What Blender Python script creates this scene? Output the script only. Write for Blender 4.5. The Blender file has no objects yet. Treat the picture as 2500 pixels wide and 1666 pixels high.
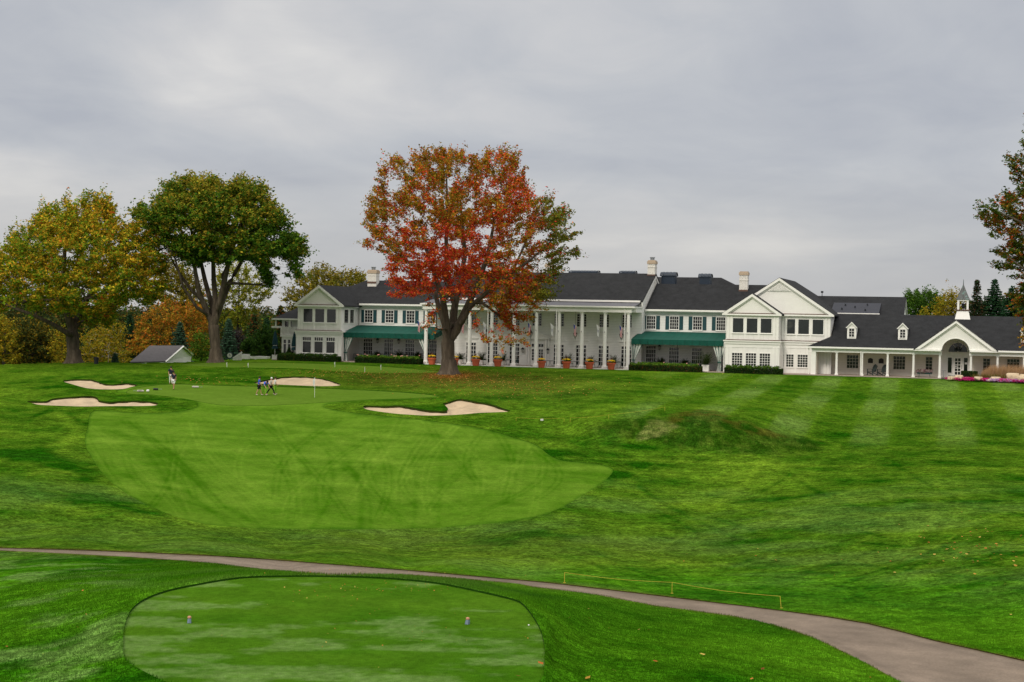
import bpy, math, random
import numpy as np
from mathutils import Vector, Matrix
R = math.radians
random.seed(7); rng = np.random.default_rng(11)
scene = bpy.context.scene
C = scene.collection

# ------------------------------------------------------------------ camera
F = 3819.0; PITCH = math.atan(58 / F); ROLL = .019; CZ = 6.4
cam_d = bpy.data.cameras.new('camera'); cam = bpy.data.objects.new('camera', cam_d); C.objects.link(cam)
cam_d.sensor_width = 36; cam_d.lens = 36 * F / 2500; cam_d.clip_start = .5; cam_d.clip_end = 20000
cam.matrix_world = Matrix.Translation((0, 0, CZ)) @ Matrix.Rotation(math.pi/2 - PITCH, 4, 'X') @ Matrix.Rotation(ROLL, 4, 'Z')
scene.camera = cam

# ------------------------------------------------------------------ light
SUN_EL, SUN_AZ = 35, 208          # degrees; azimuth clockwise from +Y: behind the camera, to the left
sun_d = bpy.data.lights.new('sun', 'SUN'); sun_d.energy = 1.5; sun_d.angle = R(14); sun_d.color = (1, .92, .80)
sun = bpy.data.objects.new('sun', sun_d); C.objects.link(sun)
sd = Vector((math.sin(R(SUN_AZ))*math.cos(R(SUN_EL)), math.cos(R(SUN_AZ))*math.cos(R(SUN_EL)), math.sin(R(SUN_EL))))
sun.rotation_euler = sd.to_track_quat('Z', 'Y').to_euler()
world = bpy.data.worlds.new('World'); scene.world = world; world.use_nodes = True
def build_world():
    nt = world.node_tree; nt.nodes.clear(); N = nt.nodes.new; L = nt.links.new
    out = N('ShaderNodeOutputWorld'); bg = N('ShaderNodeBackground'); L(bg.outputs[0], out.inputs[0])
    sky = N('ShaderNodeTexSky'); sky.sky_type = 'NISHITA'; sky.sun_disc = False
    sky.sun_elevation = R(SUN_EL); sky.sun_rotation = R(SUN_AZ)
    sc = N('ShaderNodeVectorMath'); sc.operation = 'SCALE'; L(sky.outputs[0], sc.inputs[0]); sc.inputs['Scale'].default_value = .05
    tc = N('ShaderNodeTexCoord'); sep = N('ShaderNodeSeparateXYZ'); L(tc.outputs['Generated'], sep.inputs[0])
    def m(op, a, b=None, clamp=False):
        n = N('ShaderNodeMath'); n.operation = op; n.use_clamp = clamp
        for i, v in enumerate((a, b)):
            if v is None: continue
            if isinstance(v, (int, float)): n.inputs[i].default_value = v
            else: L(v, n.inputs[i])
        return n.outputs[0]
    z = m('MAXIMUM', sep.outputs[2], 0.0); den = m('ADD', z, .22)
    cx = m('DIVIDE', sep.outputs[0], den); cy = m('DIVIDE', sep.outputs[1], den)
    cmb = N('ShaderNodeCombineXYZ'); L(m('MULTIPLY', cx, 1.15), cmb.inputs[0]); L(cy, cmb.inputs[1])
    n1 = N('ShaderNodeTexNoise'); L(cmb.outputs[0], n1.inputs['Vector']); n1.inputs['Scale'].default_value = .75
    n1.inputs['Detail'].default_value = 5; n1.inputs['Roughness'].default_value = .48; n1.inputs['Distortion'].default_value = .45
    n2 = N('ShaderNodeTexNoise'); L(cmb.outputs[0], n2.inputs['Vector']); n2.inputs['Scale'].default_value = 3.2
    n2.inputs['Detail'].default_value = 6; n2.inputs['Roughness'].default_value = .6; n2.inputs['Distortion'].default_value = .6
    s = m('ADD', m('MULTIPLY', n1.outputs[0], .84), m('MULTIPLY', n2.outputs[0], .16))
    cr = N('ShaderNodeValToRGB'); L(s, cr.inputs[0]); e = cr.color_ramp.elements
    e[0].position = .40; e[0].color = (.425, .445, .495, 1)
    e[1].position = .61; e[1].color = (.69, .68, .67, 1)
    k = e.new(.485); k.color = (.505, .52, .552, 1)
    k = e.new(.55); k.color = (.59, .59, .602, 1)
    # low clouds near the horizon are a little duller and warmer
    hz = N('ShaderNodeMapRange'); L(z, hz.inputs[0]); hz.inputs[1].default_value = 0; hz.inputs[2].default_value = .10
    mh = N('ShaderNodeMixRGB'); L(hz.outputs[0], mh.inputs[0]); mh.inputs[1].default_value = (.50, .485, .46, 1); L(cr.outputs[0], mh.inputs[2])
    mh2 = N('ShaderNodeMixRGB'); mh2.inputs[0].default_value = .55; L(cr.outputs[0], mh2.inputs[1]); L(mh.outputs[0], mh2.inputs[2])
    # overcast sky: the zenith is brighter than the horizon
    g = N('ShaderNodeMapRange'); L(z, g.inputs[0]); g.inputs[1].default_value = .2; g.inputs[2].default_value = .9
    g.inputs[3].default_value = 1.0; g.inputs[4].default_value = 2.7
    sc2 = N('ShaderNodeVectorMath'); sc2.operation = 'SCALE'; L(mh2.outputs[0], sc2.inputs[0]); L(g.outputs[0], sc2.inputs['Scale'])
    wt = N('ShaderNodeMixRGB'); wt.blend_type = 'MULTIPLY'; wt.inputs[2].default_value = (1.06, 1.0, .90, 1)   # unseen overhead sky tinted warm, added to warm the scene's light
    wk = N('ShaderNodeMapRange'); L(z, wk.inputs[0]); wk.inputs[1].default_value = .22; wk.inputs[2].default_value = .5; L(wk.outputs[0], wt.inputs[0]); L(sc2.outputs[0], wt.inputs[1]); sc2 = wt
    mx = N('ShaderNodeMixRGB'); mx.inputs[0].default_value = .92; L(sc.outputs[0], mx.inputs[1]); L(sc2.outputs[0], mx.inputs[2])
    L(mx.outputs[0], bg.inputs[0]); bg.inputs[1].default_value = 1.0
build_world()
scene.view_settings.view_transform = 'Standard'; scene.view_settings.look = 'None'
scene.view_settings.exposure = .11; scene.view_settings.gamma = 1
scene.cycles.max_bounces = 5; scene.cycles.diffuse_bounces = 3; scene.cycles.transparent_max_bounces = 6

# ------------------------------------------------------------------ helpers
def tag(o, label=None, cat=None, group=None, kind=None):
    if label: o['label'] = label
    if cat: o['category'] = cat
    if group: o['group'] = group
    if kind: o['kind'] = kind
    return o
def empty(name, loc=(0, 0, 0), rz=0, parent=None):
    o = bpy.data.objects.new(name, None); C.objects.link(o); o.location = loc; o.rotation_euler = (0, 0, rz)
    o.empty_display_size = .3
    if parent: o.parent = parent
    return o
def kids(o): return [c for c in bpy.data.objects if c.parent == o]
def copy_tree(o, parent=None, ch=None):
    c = o.copy(); C.objects.link(c)
    if parent: c.parent = parent
    for k in kids(o):
        if k is not c: copy_tree(k, c)
    return c

MATS = {}
def mat(name, col, rough=.7, var=0, vscale=3.0, bump=0, bscale=20, spec=.3, metallic=0, attr=False, lines=None, transl=0, stretch=None, wear_reflection=None):
    """procedural material: base colour (or the mesh's own colour attribute), noise variation, bump, optional board lines"""
    m = bpy.data.materials.new(name); m.use_nodes = True; nt = m.node_tree; N = nt.nodes.new; L = nt.links.new
    b = nt.nodes['Principled BSDF']; b.inputs['Roughness'].default_value = rough
    b.inputs['Specular IOR Level'].default_value = spec; b.inputs['Metallic'].default_value = metallic
    tc = N('ShaderNodeTexCoord')
    if attr:
        a = N('ShaderNodeAttribute'); a.attribute_name = 'col'; base = a.outputs['Color']
    else:
        c = N('ShaderNodeRGB'); c.outputs[0].default_value = (*col, 1); base = c.outputs[0]
    vec = tc.outputs['Object']
    if stretch:
        mp = N('ShaderNodeMapping'); L(vec, mp.inputs[0]); mp.inputs['Scale'].default_value = stretch; vec = mp.outputs[0]
    if var:
        n = N('ShaderNodeTexNoise'); L(vec, n.inputs['Vector']); n.inputs['Scale'].default_value = vscale; n.inputs['Detail'].default_value = 6
        n.inputs['Roughness'].default_value = .65
        r = N('ShaderNodeMapRange'); L(n.outputs[0], r.inputs[0]); r.inputs[1].default_value = .25; r.inputs[2].default_value = .75
        r.inputs[3].default_value = 1 - var; r.inputs[4].default_value = 1 + var
        v = N('ShaderNodeVectorMath'); v.operation = 'SCALE'; L(base, v.inputs[0]); L(r.outputs[0], v.inputs['Scale']); base = v.outputs[0]
    if wear_reflection:   # (colour, low, high, scale) worn patches; on glass, painted reflections
        n = N('ShaderNodeTexNoise'); L(vec, n.inputs['Vector']); n.inputs['Scale'].default_value = wear_reflection[3]; n.inputs['Detail'].default_value = 8
        r = N('ShaderNodeMapRange'); L(n.outputs[0], r.inputs[0]); r.inputs[1].default_value = wear_reflection[1]; r.inputs[2].default_value = wear_reflection[2]
        x = N('ShaderNodeMixRGB'); L(r.outputs[0], x.inputs[0]); L(base, x.inputs[1]); x.inputs[2].default_value = (*wear_reflection[0], 1); base = x.outputs[0]
    hgt = None
    if lines:  # (axis, spacing, strength of the line) boards or shingle courses with a shadow gap
        sp = N('ShaderNodeSeparateXYZ'); L(tc.outputs['Object'], sp.inputs[0])
        d = N('ShaderNodeMath'); d.operation = 'DIVIDE'; L(sp.outputs[lines[0]], d.inputs[0]); d.inputs[1].default_value = lines[1]
        f = N('ShaderNodeMath'); f.operation = 'FRACT'; L(d.outputs[0], f.inputs[0])
        r = N('ShaderNodeMapRange'); L(f.outputs[0], r.inputs[0]); r.inputs[1].default_value = 0; r.inputs[2].default_value = .16
        r.inputs[3].default_value = 1 - lines[2]; r.inputs[4].default_value = 1
        v = N('ShaderNodeVectorMath'); v.operation = 'SCALE'; L(base, v.inputs[0]); L(r.outputs[0], v.inputs['Scale']); base = v.outputs[0]
        hgt = f.outputs[0]
    L(base, b.inputs['Base Color'])
    if bump:
        n = N('ShaderNodeTexNoise'); L(vec, n.inputs['Vector']); n.inputs['Scale'].default_value = bscale; n.inputs['Detail'].default_value = 5
        bp = N('ShaderNodeBump'); bp.inputs['Strength'].default_value = bump; bp.inputs['Distance'].default_value = .05
        L(n.outputs[0], bp.inputs['Height']); L(bp.outputs[0], b.inputs['Normal'])
    elif hgt is not None:
        bp = N('ShaderNodeBump'); bp.inputs['Strength'].default_value = .5; bp.inputs['Distance'].default_value = -.02
        L(hgt, bp.inputs['Height']); L(bp.outputs[0], b.inputs['Normal'])
    if transl:
        t = N('ShaderNodeBsdfTranslucent'); L(base, t.inputs['Color']); mx = N('ShaderNodeMixShader'); mx.inputs[0].default_value = transl
        L(b.outputs[0], mx.inputs[1]); L(t.outputs[0], mx.inputs[2]); L(mx.outputs[0], nt.nodes['Material Output'].inputs[0])
    MATS[name] = m; return m

mat('siding', (.83, .825, .79), .6, .07, .9, lines=(2, .21, .42))
mat('trim', (.84, .83, .79), .5, .05, 2.0)
mat('board_siding', (.81, .80, .765), .6, .05, 1.5, lines=(0, .62, .10))
mat('shop_siding', (.74, .68, .59), .6, .05, 1.5, lines=(2, .22, .22))
mat('shingle', (.0205, .0215, .0235), .92, .42, 1.1, spec=.15, lines=(2, .125, .32), wear_reflection=((.034, .036, .040), .5, .8, 7))
mat('porch_roof', (.10, .10, .115), .6, .15, 1.0)
mat('roof_membrane', (.028, .031, .043), .7, .12, .6)
mat('glass', (.008, .010, .011), .08, spec=.55, wear_reflection=((.040, .045, .045), .55, .75, .55))  # paler patches painted into the panes as varied reflections
mat('tinted_glass', (.012, .018, .017), .10, .5, .7, spec=.6, wear_reflection=((.05, .055, .045), .6, .7, .4))  # pale patches here are painted reflections too
mat('shutter', (.004, .052, .062), .5, .1, 3, lines=(2, .09, .35))
mat('awning_cloth', (.0005, .072, .050), .75, .22, .7, lines=(0, .95, .30))
mat('curtain', (.70, .72, .68), .8, lines=(0, .30, .0))
mat('curtain_stripe', (.008, .10, .08), .8)
mat('white_brick', (.72, .70, .65), .8, .12, 9, lines=(2, .16, .25), wear_reflection=((.16, .10, .07), .60, .70, 11))
mat('tan_brick', (.47, .37, .27), .85, .2, 9, lines=(2, .16, .3))
mat('dark_metal', (.012, .016, .02), .45, .1, 4)
mat('blue_metal', (.018, .030, .050), .45, .15, 4)
mat('grey_metal', (.30, .32, .34), .4, .1, 5, metallic=.6)
mat('copper', (.085, .095, .095), .5, .3, 3, wear_reflection=((.16, .30, .27), .52, .7, 2.5))
mat('green_iron', (.006, .04, .04), .4, .1, 8)
mat('stone_floor', (.36, .29, .25), .85, .15, 2)
mat('terracotta', (.55, .12, .055), .8, .14, 5)
mat('yellow_bloom', (.82, .56, .02), .8, .3, 24, transl=.2)
mat('pink_bloom', (.52, .010, .17), .8, .25, 15, transl=.2)
mat('lilac_bloom', (.50, .30, .56), .8, .3, 15, transl=.2)
mat('leaf', None, .75, attr=True, spec=.05, transl=.28)
mat('blade', None, .9, attr=True, spec=0, transl=.2)
mat('bark', (.085, .066, .047), .95, .6, 3, bump=1.0, bscale=5, stretch=(1, 1, .22), wear_reflection=((.13, .105, .078), .55, .8, 3))
mat('bark_dark', (.030, .025, .018), .95, .3, 5, bump=.7, bscale=9, stretch=(1, 1, .22))
mat('birch_bark', (.50, .46, .40), .85, .35, 3)
mat('hedge_soil', (.012, .022, .006), .95, .4, 3)
mat('sand', None, .95, .10, 2.2, bump=.7, bscale=2.5, attr=True)
mat('soil', (.070, .034, .014), .95, .4, 2)
mat('asphalt', None, .95, .30, 16, bump=.4, bscale=40, attr=True, spec=.15)
mat('boulder', (.55, .44, .30), .9, .3, 1.8, bump=.6, bscale=3, wear_reflection=((.22, .17, .13), .55, .7, 1.2))
mat('plaque', (.03, .025, .022), .5, .2, 8)
mat('black_plastic', (.01, .012, .015), .5)
mat('rope_yellow', (.48, .38, .04), .8)
mat('skin', (.42, .22, .14), .6); mat('navy_cloth', (.012, .014, .03), .85); mat('white_cloth', (.68, .68, .66), .85)
mat('blue_cloth', (.04, .09, .50), .85); mat('royal_cloth', (.06, .14, .70), .85); mat('black_cloth', (.008, .008, .01), .85)
mat('lime_cloth', (.17, .42, .02), .85); mat('hair', (.02, .012, .008), .8); mat('grey_cloth', (.45, .42, .38), .85); mat('shoe', (.5, .48, .45), .7)
mat('flag_red', (.50, .02, .035), .8, transl=.3); mat('flag_blue', (.02, .04, .25), .8, transl=.3); mat('flag_white', (.75, .75, .74), .8, transl=.3)
mat('tee_grey', (.13, .18, .24), .6); mat('tee_tan', (.48, .24, .14), .6)
mat('lamp_glass', (.42, .42, .38), .2, .2, 4); mat('dial', (.62, .62, .55), .5)

class MB:
    """collects shapes in one mesh (local coordinates)"""
    def __init__(s): s.v = []; s.f = []; s.mi = []; s.cur = 0
    def add(s, vs, fs):
        n = len(s.v); s.v += [tuple(p) for p in vs]; s.f += [tuple(i + n for i in f) for f in fs]; s.mi += [s.cur]*len(fs); return s
    def box(s, x0, x1, y0, y1, z0, z1):
        return s.add([(x0,y0,z0),(x1,y0,z0),(x1,y1,z0),(x0,y1,z0),(x0,y0,z1),(x1,y0,z1),(x1,y1,z1),(x0,y1,z1)],
                     [(3,2,1,0),(4,5,6,7),(0,1,5,4),(1,2,6,5),(2,3,7,6),(3,0,4,7)])
    def prism(s, poly, y0, y1):      # poly in (x,z), counter-clockwise seen from -y
        n = len(poly)
        return s.add([(x, y0, z) for x, z in poly] + [(x, y1, z) for x, z in poly],
                     [tuple(range(n)), tuple(range(2*n-1, n-1, -1))] + [(i, n+i, n+(i+1) % n, (i+1) % n) for i in range(n)])
    def slab(s, pts, t):             # pts upper face, thickness t downwards
        n = len(pts)
        return s.add(list(pts) + [(x, y, z-t) for x, y, z in pts],
                     [tuple(range(n)), tuple(range(2*n-1, n-1, -1))] + [(i, n+i, n+(i+1) % n, (i+1) % n) for i in range(n)])
    def tube(s, pts, r, n=6, cap=True):
        pts = [Vector(p) for p in pts]; rs = r if isinstance(r, (list, tuple)) else [r]*len(pts)
        base = len(s.v); vs = []
        for i, p in enumerate(pts):
            d = (pts[min(i+1, len(pts)-1)] - pts[max(i-1, 0)])
            if d.length < 1e-9: d = Vector((0, 0, 1))
            d.normalize(); a = d.cross(Vector((0, 0, 1)) if abs(d.z) < .9 else Vector((1, 0, 0))).normalized(); b = d.cross(a)
            for k in range(n):
                t = 2*math.pi*k/n; vs.append(p + (a*math.cos(t) + b*math.sin(t))*rs[i])
        fs = [(i*n+k, i*n+(k+1) % n, (i+1)*n+(k+1) % n, (i+1)*n+k) for i in range(len(pts)-1) for k in range(n)]
        if cap: fs += [tuple(range(n-1, -1, -1)), tuple((len(pts)-1)*n+k for k in range(n))]
        return s.add(vs, fs)
    def lathe(s, c, prof, n=16, a0=0, sx=1, sy=1):
        vs = []
        for r, z in prof:
            for k in range(n):
                t = 2*math.pi*(k+.5)/n + a0; vs.append((c[0]+r*math.cos(t)*sx, c[1]+r*math.sin(t)*sy, c[2]+z))
        m = len(prof); fs = [(i*n+k, i*n+(k+1) % n, (i+1)*n+(k+1) % n, (i+1)*n+k) for i in range(m-1) for k in range(n)]
        fs += [tuple(range(n-1, -1, -1)), tuple((m-1)*n+k for k in range(n))]
        return s.add(vs, fs)
    def build(s, name, mats, parent=None, smooth=False, loc=None):
        me = bpy.data.meshes.new(name); me.from_pydata(s.v, [], s.f)
        if not isinstance(mats, (list, tuple)): mats = [mats]
        for m in mats: me.materials.append(MATS[m])
        if len(mats) > 1: me.polygons.foreach_set('material_index', s.mi)
        if smooth: me.polygons.foreach_set('use_smooth', [True]*len(me.polygons))
        me.update(); o = bpy.data.objects.new(name, me); C.objects.link(o)
        if parent: o.parent = parent
        if loc: o.location = loc
        return o
def mesh_np(name, verts, faces, m, col=None, parent=None, smooth=False, nrm=None):
    """mesh from numpy arrays; faces (N,3) or (N,4)"""
    me = bpy.data.meshes.new(name); k = faces.shape[1]
    me.vertices.add(len(verts)); me.vertices.foreach_set('co', np.ascontiguousarray(verts, np.float32).ravel())
    me.loops.add(faces.size); me.loops.foreach_set('vertex_index', np.ascontiguousarray(faces, np.int32).ravel())
    me.polygons.add(len(faces)); me.polygons.foreach_set('loop_start', np.arange(0, faces.size, k, dtype=np.int32))
    me.polygons.foreach_set('loop_total', np.full(len(faces), k, np.int32))
    if smooth: me.polygons.foreach_set('use_smooth', np.ones(len(faces), bool))
    if col is not None:
        a = me.color_attributes.new('col', 'FLOAT_COLOR', 'POINT')
        c = np.ones((len(verts), 4), np.float32); c[:, :3] = col; a.data.foreach_set('color', c.ravel())
    me.materials.append(MATS[m]); me.update(calc_edges=True); me.validate()
    o = bpy.data.objects.new(name, me); C.objects.link(o)
    if parent: o.parent = parent
    return o

# ------------------------------------------------------------------ picture geometry: rays of the camera
def ray(px, py):
    x = px-1250.; y = -(py-833.); z = -F
    c, s = math.cos(ROLL), math.sin(ROLL); x, y = c*x-s*y, s*x+c*y
    t = math.pi/2-PITCH; c, s = math.cos(t), math.sin(t); y, z = c*y-s*z, s*y+c*z
    return x/y, z/y
def XQ(px, py):                        # level coordinates: bearing and pixels below the horizon
    a, b = ray(px, py); return a*F, -b*F
AY = math.atan(.3); ca, sa = math.cos(AY), math.sin(AY)     # the clubhouse stands turned by this angle
_r = ray(1400, 899.5); D0 = CZ/-_r[1]; OX, OY = _r[0]*D0, D0
def loc(px, py, v):                    # point seen at a pixel on the plane y=v of the clubhouse frame -> (u, w)
    rx, rz = ray(px, py); t = (v+OX*sa+OY*ca)/(rx*sa+ca); x, y = rx*t, t
    return (x-OX)*ca-(y-OY)*sa, CZ+rz*t
def l2w(u, y, w=0): return (OX+u*ca+y*sa, OY-u*sa+y*ca, w)
def w2l(x, y): return (x-OX)*ca-(y-OY)*sa, (x-OX)*sa+(y-OY)*ca

# ------------------------------------------------------------------ numpy noise
def _h(ix, iy, seed):
    n = (ix.astype(np.int64)*374761393 + iy.astype(np.int64)*668265263 + seed*1442695041) & 0xffffffff
    n = ((n ^ (n >> 13))*1274126177) & 0xffffffff
    return ((n ^ (n >> 16)) & 0xffff)/65535.
def vnoise(x, y, seed=0):
    ix, iy = np.floor(x), np.floor(y); fx, fy = x-ix, y-iy; fx = fx*fx*(3-2*fx); fy = fy*fy*(3-2*fy)
    a, b = _h(ix, iy, seed), _h(ix+1, iy, seed); c, d = _h(ix, iy+1, seed), _h(ix+1, iy+1, seed)
    return (a*(1-fx)+b*fx)*(1-fy)+(c*(1-fx)+d*fx)*fy
def fbm(x, y, seed=0, oct=4):
    s = 0; a = .5; t = 0
    for i in range(oct): s = s+a*vnoise(x*2**i, y*2**i, seed+i*17); t += a; a *= .55
    return s/t
def sst(a, b, x): t = np.clip((x-a)/(b-a), 0., 1.); return t*t*(3-2*t)

def smooth_poly(p, n=4):
    p = np.array(p, float); m = len(p); out = []
    for i in range(m):
        a, b, c, d = p[i-1], p[i], p[(i+1) % m], p[(i+2) % m]
        for k in range(n):
            t = k/n; out.append(.5*((2*b)+(c-a)*t+(2*a-5*b+4*c-d)*t*t+(3*b-a-3*c+d)*t**3))
    return np.array(out)
def conv(p): return np.array([XQ(*a) for a in p])
def sdf(P, poly, pad=12):
    out = np.full(len(P), 1e3); lo, hi = poly.min(0)-pad, poly.max(0)+pad
    idx = np.nonzero(((P >= lo) & (P <= hi)).all(1))[0]
    if not len(idx): return out
    p = P[idx]; d = np.full(len(idx), 1e9); ins = np.zeros(len(idx), bool); m = len(poly)
    for i in range(m):
        a, b = poly[i], poly[(i+1) % m]; ab = b-a; L2 = ab@ab+1e-12
        t = np.clip(((p-a)@ab)/L2, 0, 1); e = p-a-t[:, None]*ab; d = np.minimum(d, (e*e).sum(1))
        c = ((a[1] > p[:, 1]) != (b[1] > p[:, 1])); xx = a[0]+(p[:, 1]-a[1])*ab[0]/(ab[1] if abs(ab[1]) > 1e-12 else 1e-12)
        ins ^= c & (p[:, 0] < xx)
    out[idx] = np.sqrt(d)*np.where(ins, -1, 1); return out
def linedist(P, pts, pad=14):
    pts = conv(pts); out = np.full(len(P), 1e3); lo, hi = pts.min(0)-pad, pts.max(0)+pad
    idx = np.nonzero(((P >= lo) & (P <= hi)).all(1))[0]
    if not len(idx): return out
    p = P[idx]; d = np.full(len(idx), 1e9)
    for i in range(len(pts)-1):
        a, b = pts[i], pts[i+1]; ab = b-a; t = np.clip(((p-a)@ab)/(ab@ab+1e-9), 0, 1); e = p-a-t[:, None]*ab; d = np.minimum(d, (e*e).sum(1))
    out[idx] = np.sqrt(d); return out

def z7(l): return [(x/3.361, 860+y/3.361) for x, y in l]
def z8(l): return [(560+x/3.18, 880+y/3.18) for x, y in l]
BK = [z7([(512,238),(560,228),(620,222),(740,224),(800,240),(850,258),(930,266),(1000,257),(1060,255),(1130,270),(1080,285),(1010,302),(900,306),(780,303),(690,291),(600,266)]),
      z7([(218,405),(260,400),(370,403),(430,382),(540,370),(690,360),(755,360),(800,374),(815,395),(900,408),(1000,400),(1120,398),(1200,402),(1290,415),(1285,435),(1180,442),(900,443),(700,446),(520,441),(330,433),(270,420)]),
      z8([(185,175),(240,160),(300,148),(360,138),(440,128),(540,126),(650,132),(740,145),(810,165),(865,185),(840,197),(720,201),(560,196),(400,189),(280,183)]),
      z8([(1040,360),(1060,350),(1200,355),(1300,350),(1400,362),(1480,378),(1560,388),(1640,393),(1692,388),(1695,372),(1670,345),(1650,335),(1700,325),(1740,310),(1790,300),(1860,308),(1950,325),(2050,345),(2120,370),(2185,396),(2050,404),(1930,409),(1820,419),(1700,426),(1540,429),(1400,422),(1280,413),(1150,396),(1060,379)])]
FAIR = [(207,1078),(215,1040),(230,1003),(330,1008),(430,1005),(480,993),(470,977),(400,967),(330,962),(285,957),(300,948),(345,941),(420,937),(560,941),(700,944),(800,948),(950,955),(1040,962),(1075,968),(1060,972),(1000,975),(900,978),(820,985),(790,993),(830,1003),(900,1012),(1000,1022),(1130,1038),(1200,1052),(1250,1067),(1308,1086),(1340,1110),(1372,1124),(1425,1129),(1478,1137),(1497,1150),(1473,1177),(1425,1208),(1356,1246),(1282,1267),(1150,1283),(1000,1291),(800,1293),(620,1289),(500,1279),(400,1251),(310,1206),(255,1161),(220,1112)]
GREEN = [(310,960),(330,948),(420,938),(560,942),(700,945),(800,949),(950,956),(1040,963),(1068,968),(1000,973),(900,976),(786,983),(650,990),(560,990),(510,985),(440,972),(370,964)]
PGREEN = [(440,890),(500,886),(560,885),(700,886),(830,890),(950,896),(1030,903),(1078,908),(1016,911),(906,910),(811,905),(736,900),(640,898),(560,897),(480,894)]
TEE = [(584,1409),(478,1426),(404,1442),(351,1463),(319,1490),(303,1532),(300,1564),(305,1607),(340,1633),(409,1666),(520,1705),(650,1730),(850,1740),(1050,1735),(1250,1705),(1319,1666),(1330,1591),(1322,1543),(1303,1506),(1277,1474),(1250,1461),(1169,1442),(1062,1421),(930,1409),(797,1405),(690,1405)]
PATH = [(-300,1325),(0,1337),(212,1343),(531,1357),(744,1372),(1009,1393),(1250,1414),(1377,1426),(1643,1458),(1909,1490),(2121,1522),(2286,1564),(2500,1612),(2700,1672),(2950,1770),(2500,1800),(2330,1728),(2201,1666),(2120,1622),(2047,1586),(1983,1556),(1893,1527),(1781,1503),(1600,1479),(1462,1453),(1303,1433),(1250,1424),(1062,1410),(945,1404),(797,1403),(637,1391),(531,1376),(319,1360),(0,1344),(-300,1333)]
REG = [('bunker', BK[0], .17), ('bunker', BK[1], .19), ('bunker', BK[2], .16), ('bunker', BK[3], .21), ('cart_path', PATH, .03),
       ('tee_box', TEE, .05), ('putting_green', GREEN, .03), ('practice_green', PGREEN, .03), ('fairway', FAIR, .02)]

# ------------------------------------------------------------------ terrain: height of the eye above the ground, at picture points
HP = [ # (px, py, metres below the eye)
 (0,1666,7.4),(0,1560,7.6),(0,1480,8.0),(0,1410,9.0),(150,1410,8.6),(0,1375,9.9),(250,1380,9.2),(150,1540,7.4),(230,1640,7.1),
 (300,1560,7.0),(420,1440,7.0),(600,1412,7.0),(800,1408,7.0),(1060,1424,7.0),(1250,1465,7.0),(1325,1560,7.0),(1320,1660,7.0),(700,1560,7.0),(1000,1560,7.0),(800,1660,7.0),
 (560,1387,8.6),(1200,1440,7.9),(1400,1470,8.6),
 (0,1342,10.6),(300,1352,10.6),(700,1388,10.4),(1000,1400,10.5),(1250,1420,10.6),(1600,1462,10.4),(1900,1500,10.0),(2200,1570,9.5),(2450,1640,9.1),
 (1400,1560,7.7),(1400,1666,7.4),(1600,1570,8.2),(1750,1610,8.1),(1900,1666,8.1),(2150,1666,8.7),(2500,1700,8.9),
 (0,1290,10.9),(800,1330,11.2),(300,1250,10.7),(0,1250,10.4),(0,1100,9.6),(0,1020,8.9),(1300,1360,11.2),(1300,1290,11.3),(2000,1420,10.8),(2400,1520,9.9),
 (2000,1250,10.6),(2500,1320,9.8),(2500,1450,9.7),(2700,1500,9.6),(800,1210,10.9),(800,1120,10.3),(300,1100,9.9),(800,1080,9.65),(300,1070,9.4),(1200,1110,10.0),
 (800,1040,9.25),(800,1005,8.65),(640,965,7.9),(800,952,7.72),(900,966,7.9),(1050,965,7.75),(600,940,7.45),(420,935,7.4),(345,960,7.85),(500,985,8.3),
 (770,942,7.62),(770,921,6.98),(640,938,7.5),(910,940,7.55),(770,914,6.8),(770,905,6.68),(600,915,7.0),(770,895,6.52),(770,886,6.4),(560,897,6.65),(560,886,6.45),
 (1093,915,6.72),(1000,935,7.2),(1200,935,7.05),(1400,905,6.42),(1400,920,6.6),(1400,960,7.2),(1400,1000,8.0),(1400,1060,9.2),(1420,1016,7.95),(1500,1002,7.75),(1320,1022,8.35),(1500,1120,10.2),(1400,1200,11.0),
 (1700,1108,10.1),(1560,1090,9.75),(1700,1055,8.75),(1700,1004,7.45),(1820,1028,8.05),(1560,1020,8.0),(1700,990,7.75),(1700,950,7.15),(1700,918,6.55),(1350,1040,8.9),(1950,1095,9.8),(2050,1060,9.2),(2050,1000,8.2),(2050,950,7.3),(2050,922,6.6),
 (2400,1100,9.3),(2400,1000,7.95),(2400,950,6.95),(2400,936,6.6),(2700,950,6.8),(2200,1150,9.9),
 (0,890,7.1),(0,920,7.5),(0,960,8.1),(178,890,6.95),(400,890,6.75),(525,884,6.5),(250,951,7.9),(250,927,7.25),(160,930,7.5),(335,935,7.4),(250,916,7.1),(250,900,6.95),
 (330,992,8.6),(120,985,8.5),(330,969,7.95),(200,962,7.9),(400,985,8.35),(1150,1013,8.55),(1150,980,7.6),(1010,1012,8.5),(1250,1000,8.2),(1000,990,8.1),(1000,982,7.95),(1150,970,7.45),
 (-300,900,7.3),(-300,1100,9.6),(-300,1340,10.4),(-300,1600,7.7),(2800,1300,9.6),(2800,1650,8.8),(2800,1050,8.8)]
_hx = np.array([XQ(a, b) for a, b, _ in HP]); _hh = np.array([c for _, _, c in HP])
def _met(p): q = p.copy(); q[:, 0] = p[:, 0]/100.; q[:, 1] = p[:, 1]/45.; return q
_A = _met(_hx)
def _phi(d): return np.where(d > 1e-9, d*d*np.log(d+1e-12), 0)
_n = len(_A); _K = np.zeros((_n+3, _n+3)); _K[:_n, :_n] = _phi(np.linalg.norm(_A[:, None]-_A[None], axis=2)) + np.eye(_n)*.35
_K[:_n, _n] = 1; _K[:_n, _n+1:] = _A; _K[_n, :_n] = 1; _K[_n+1:, :_n] = _A.T
_W = np.linalg.solve(_K, np.r_[_hh, 0, 0, 0])
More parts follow.
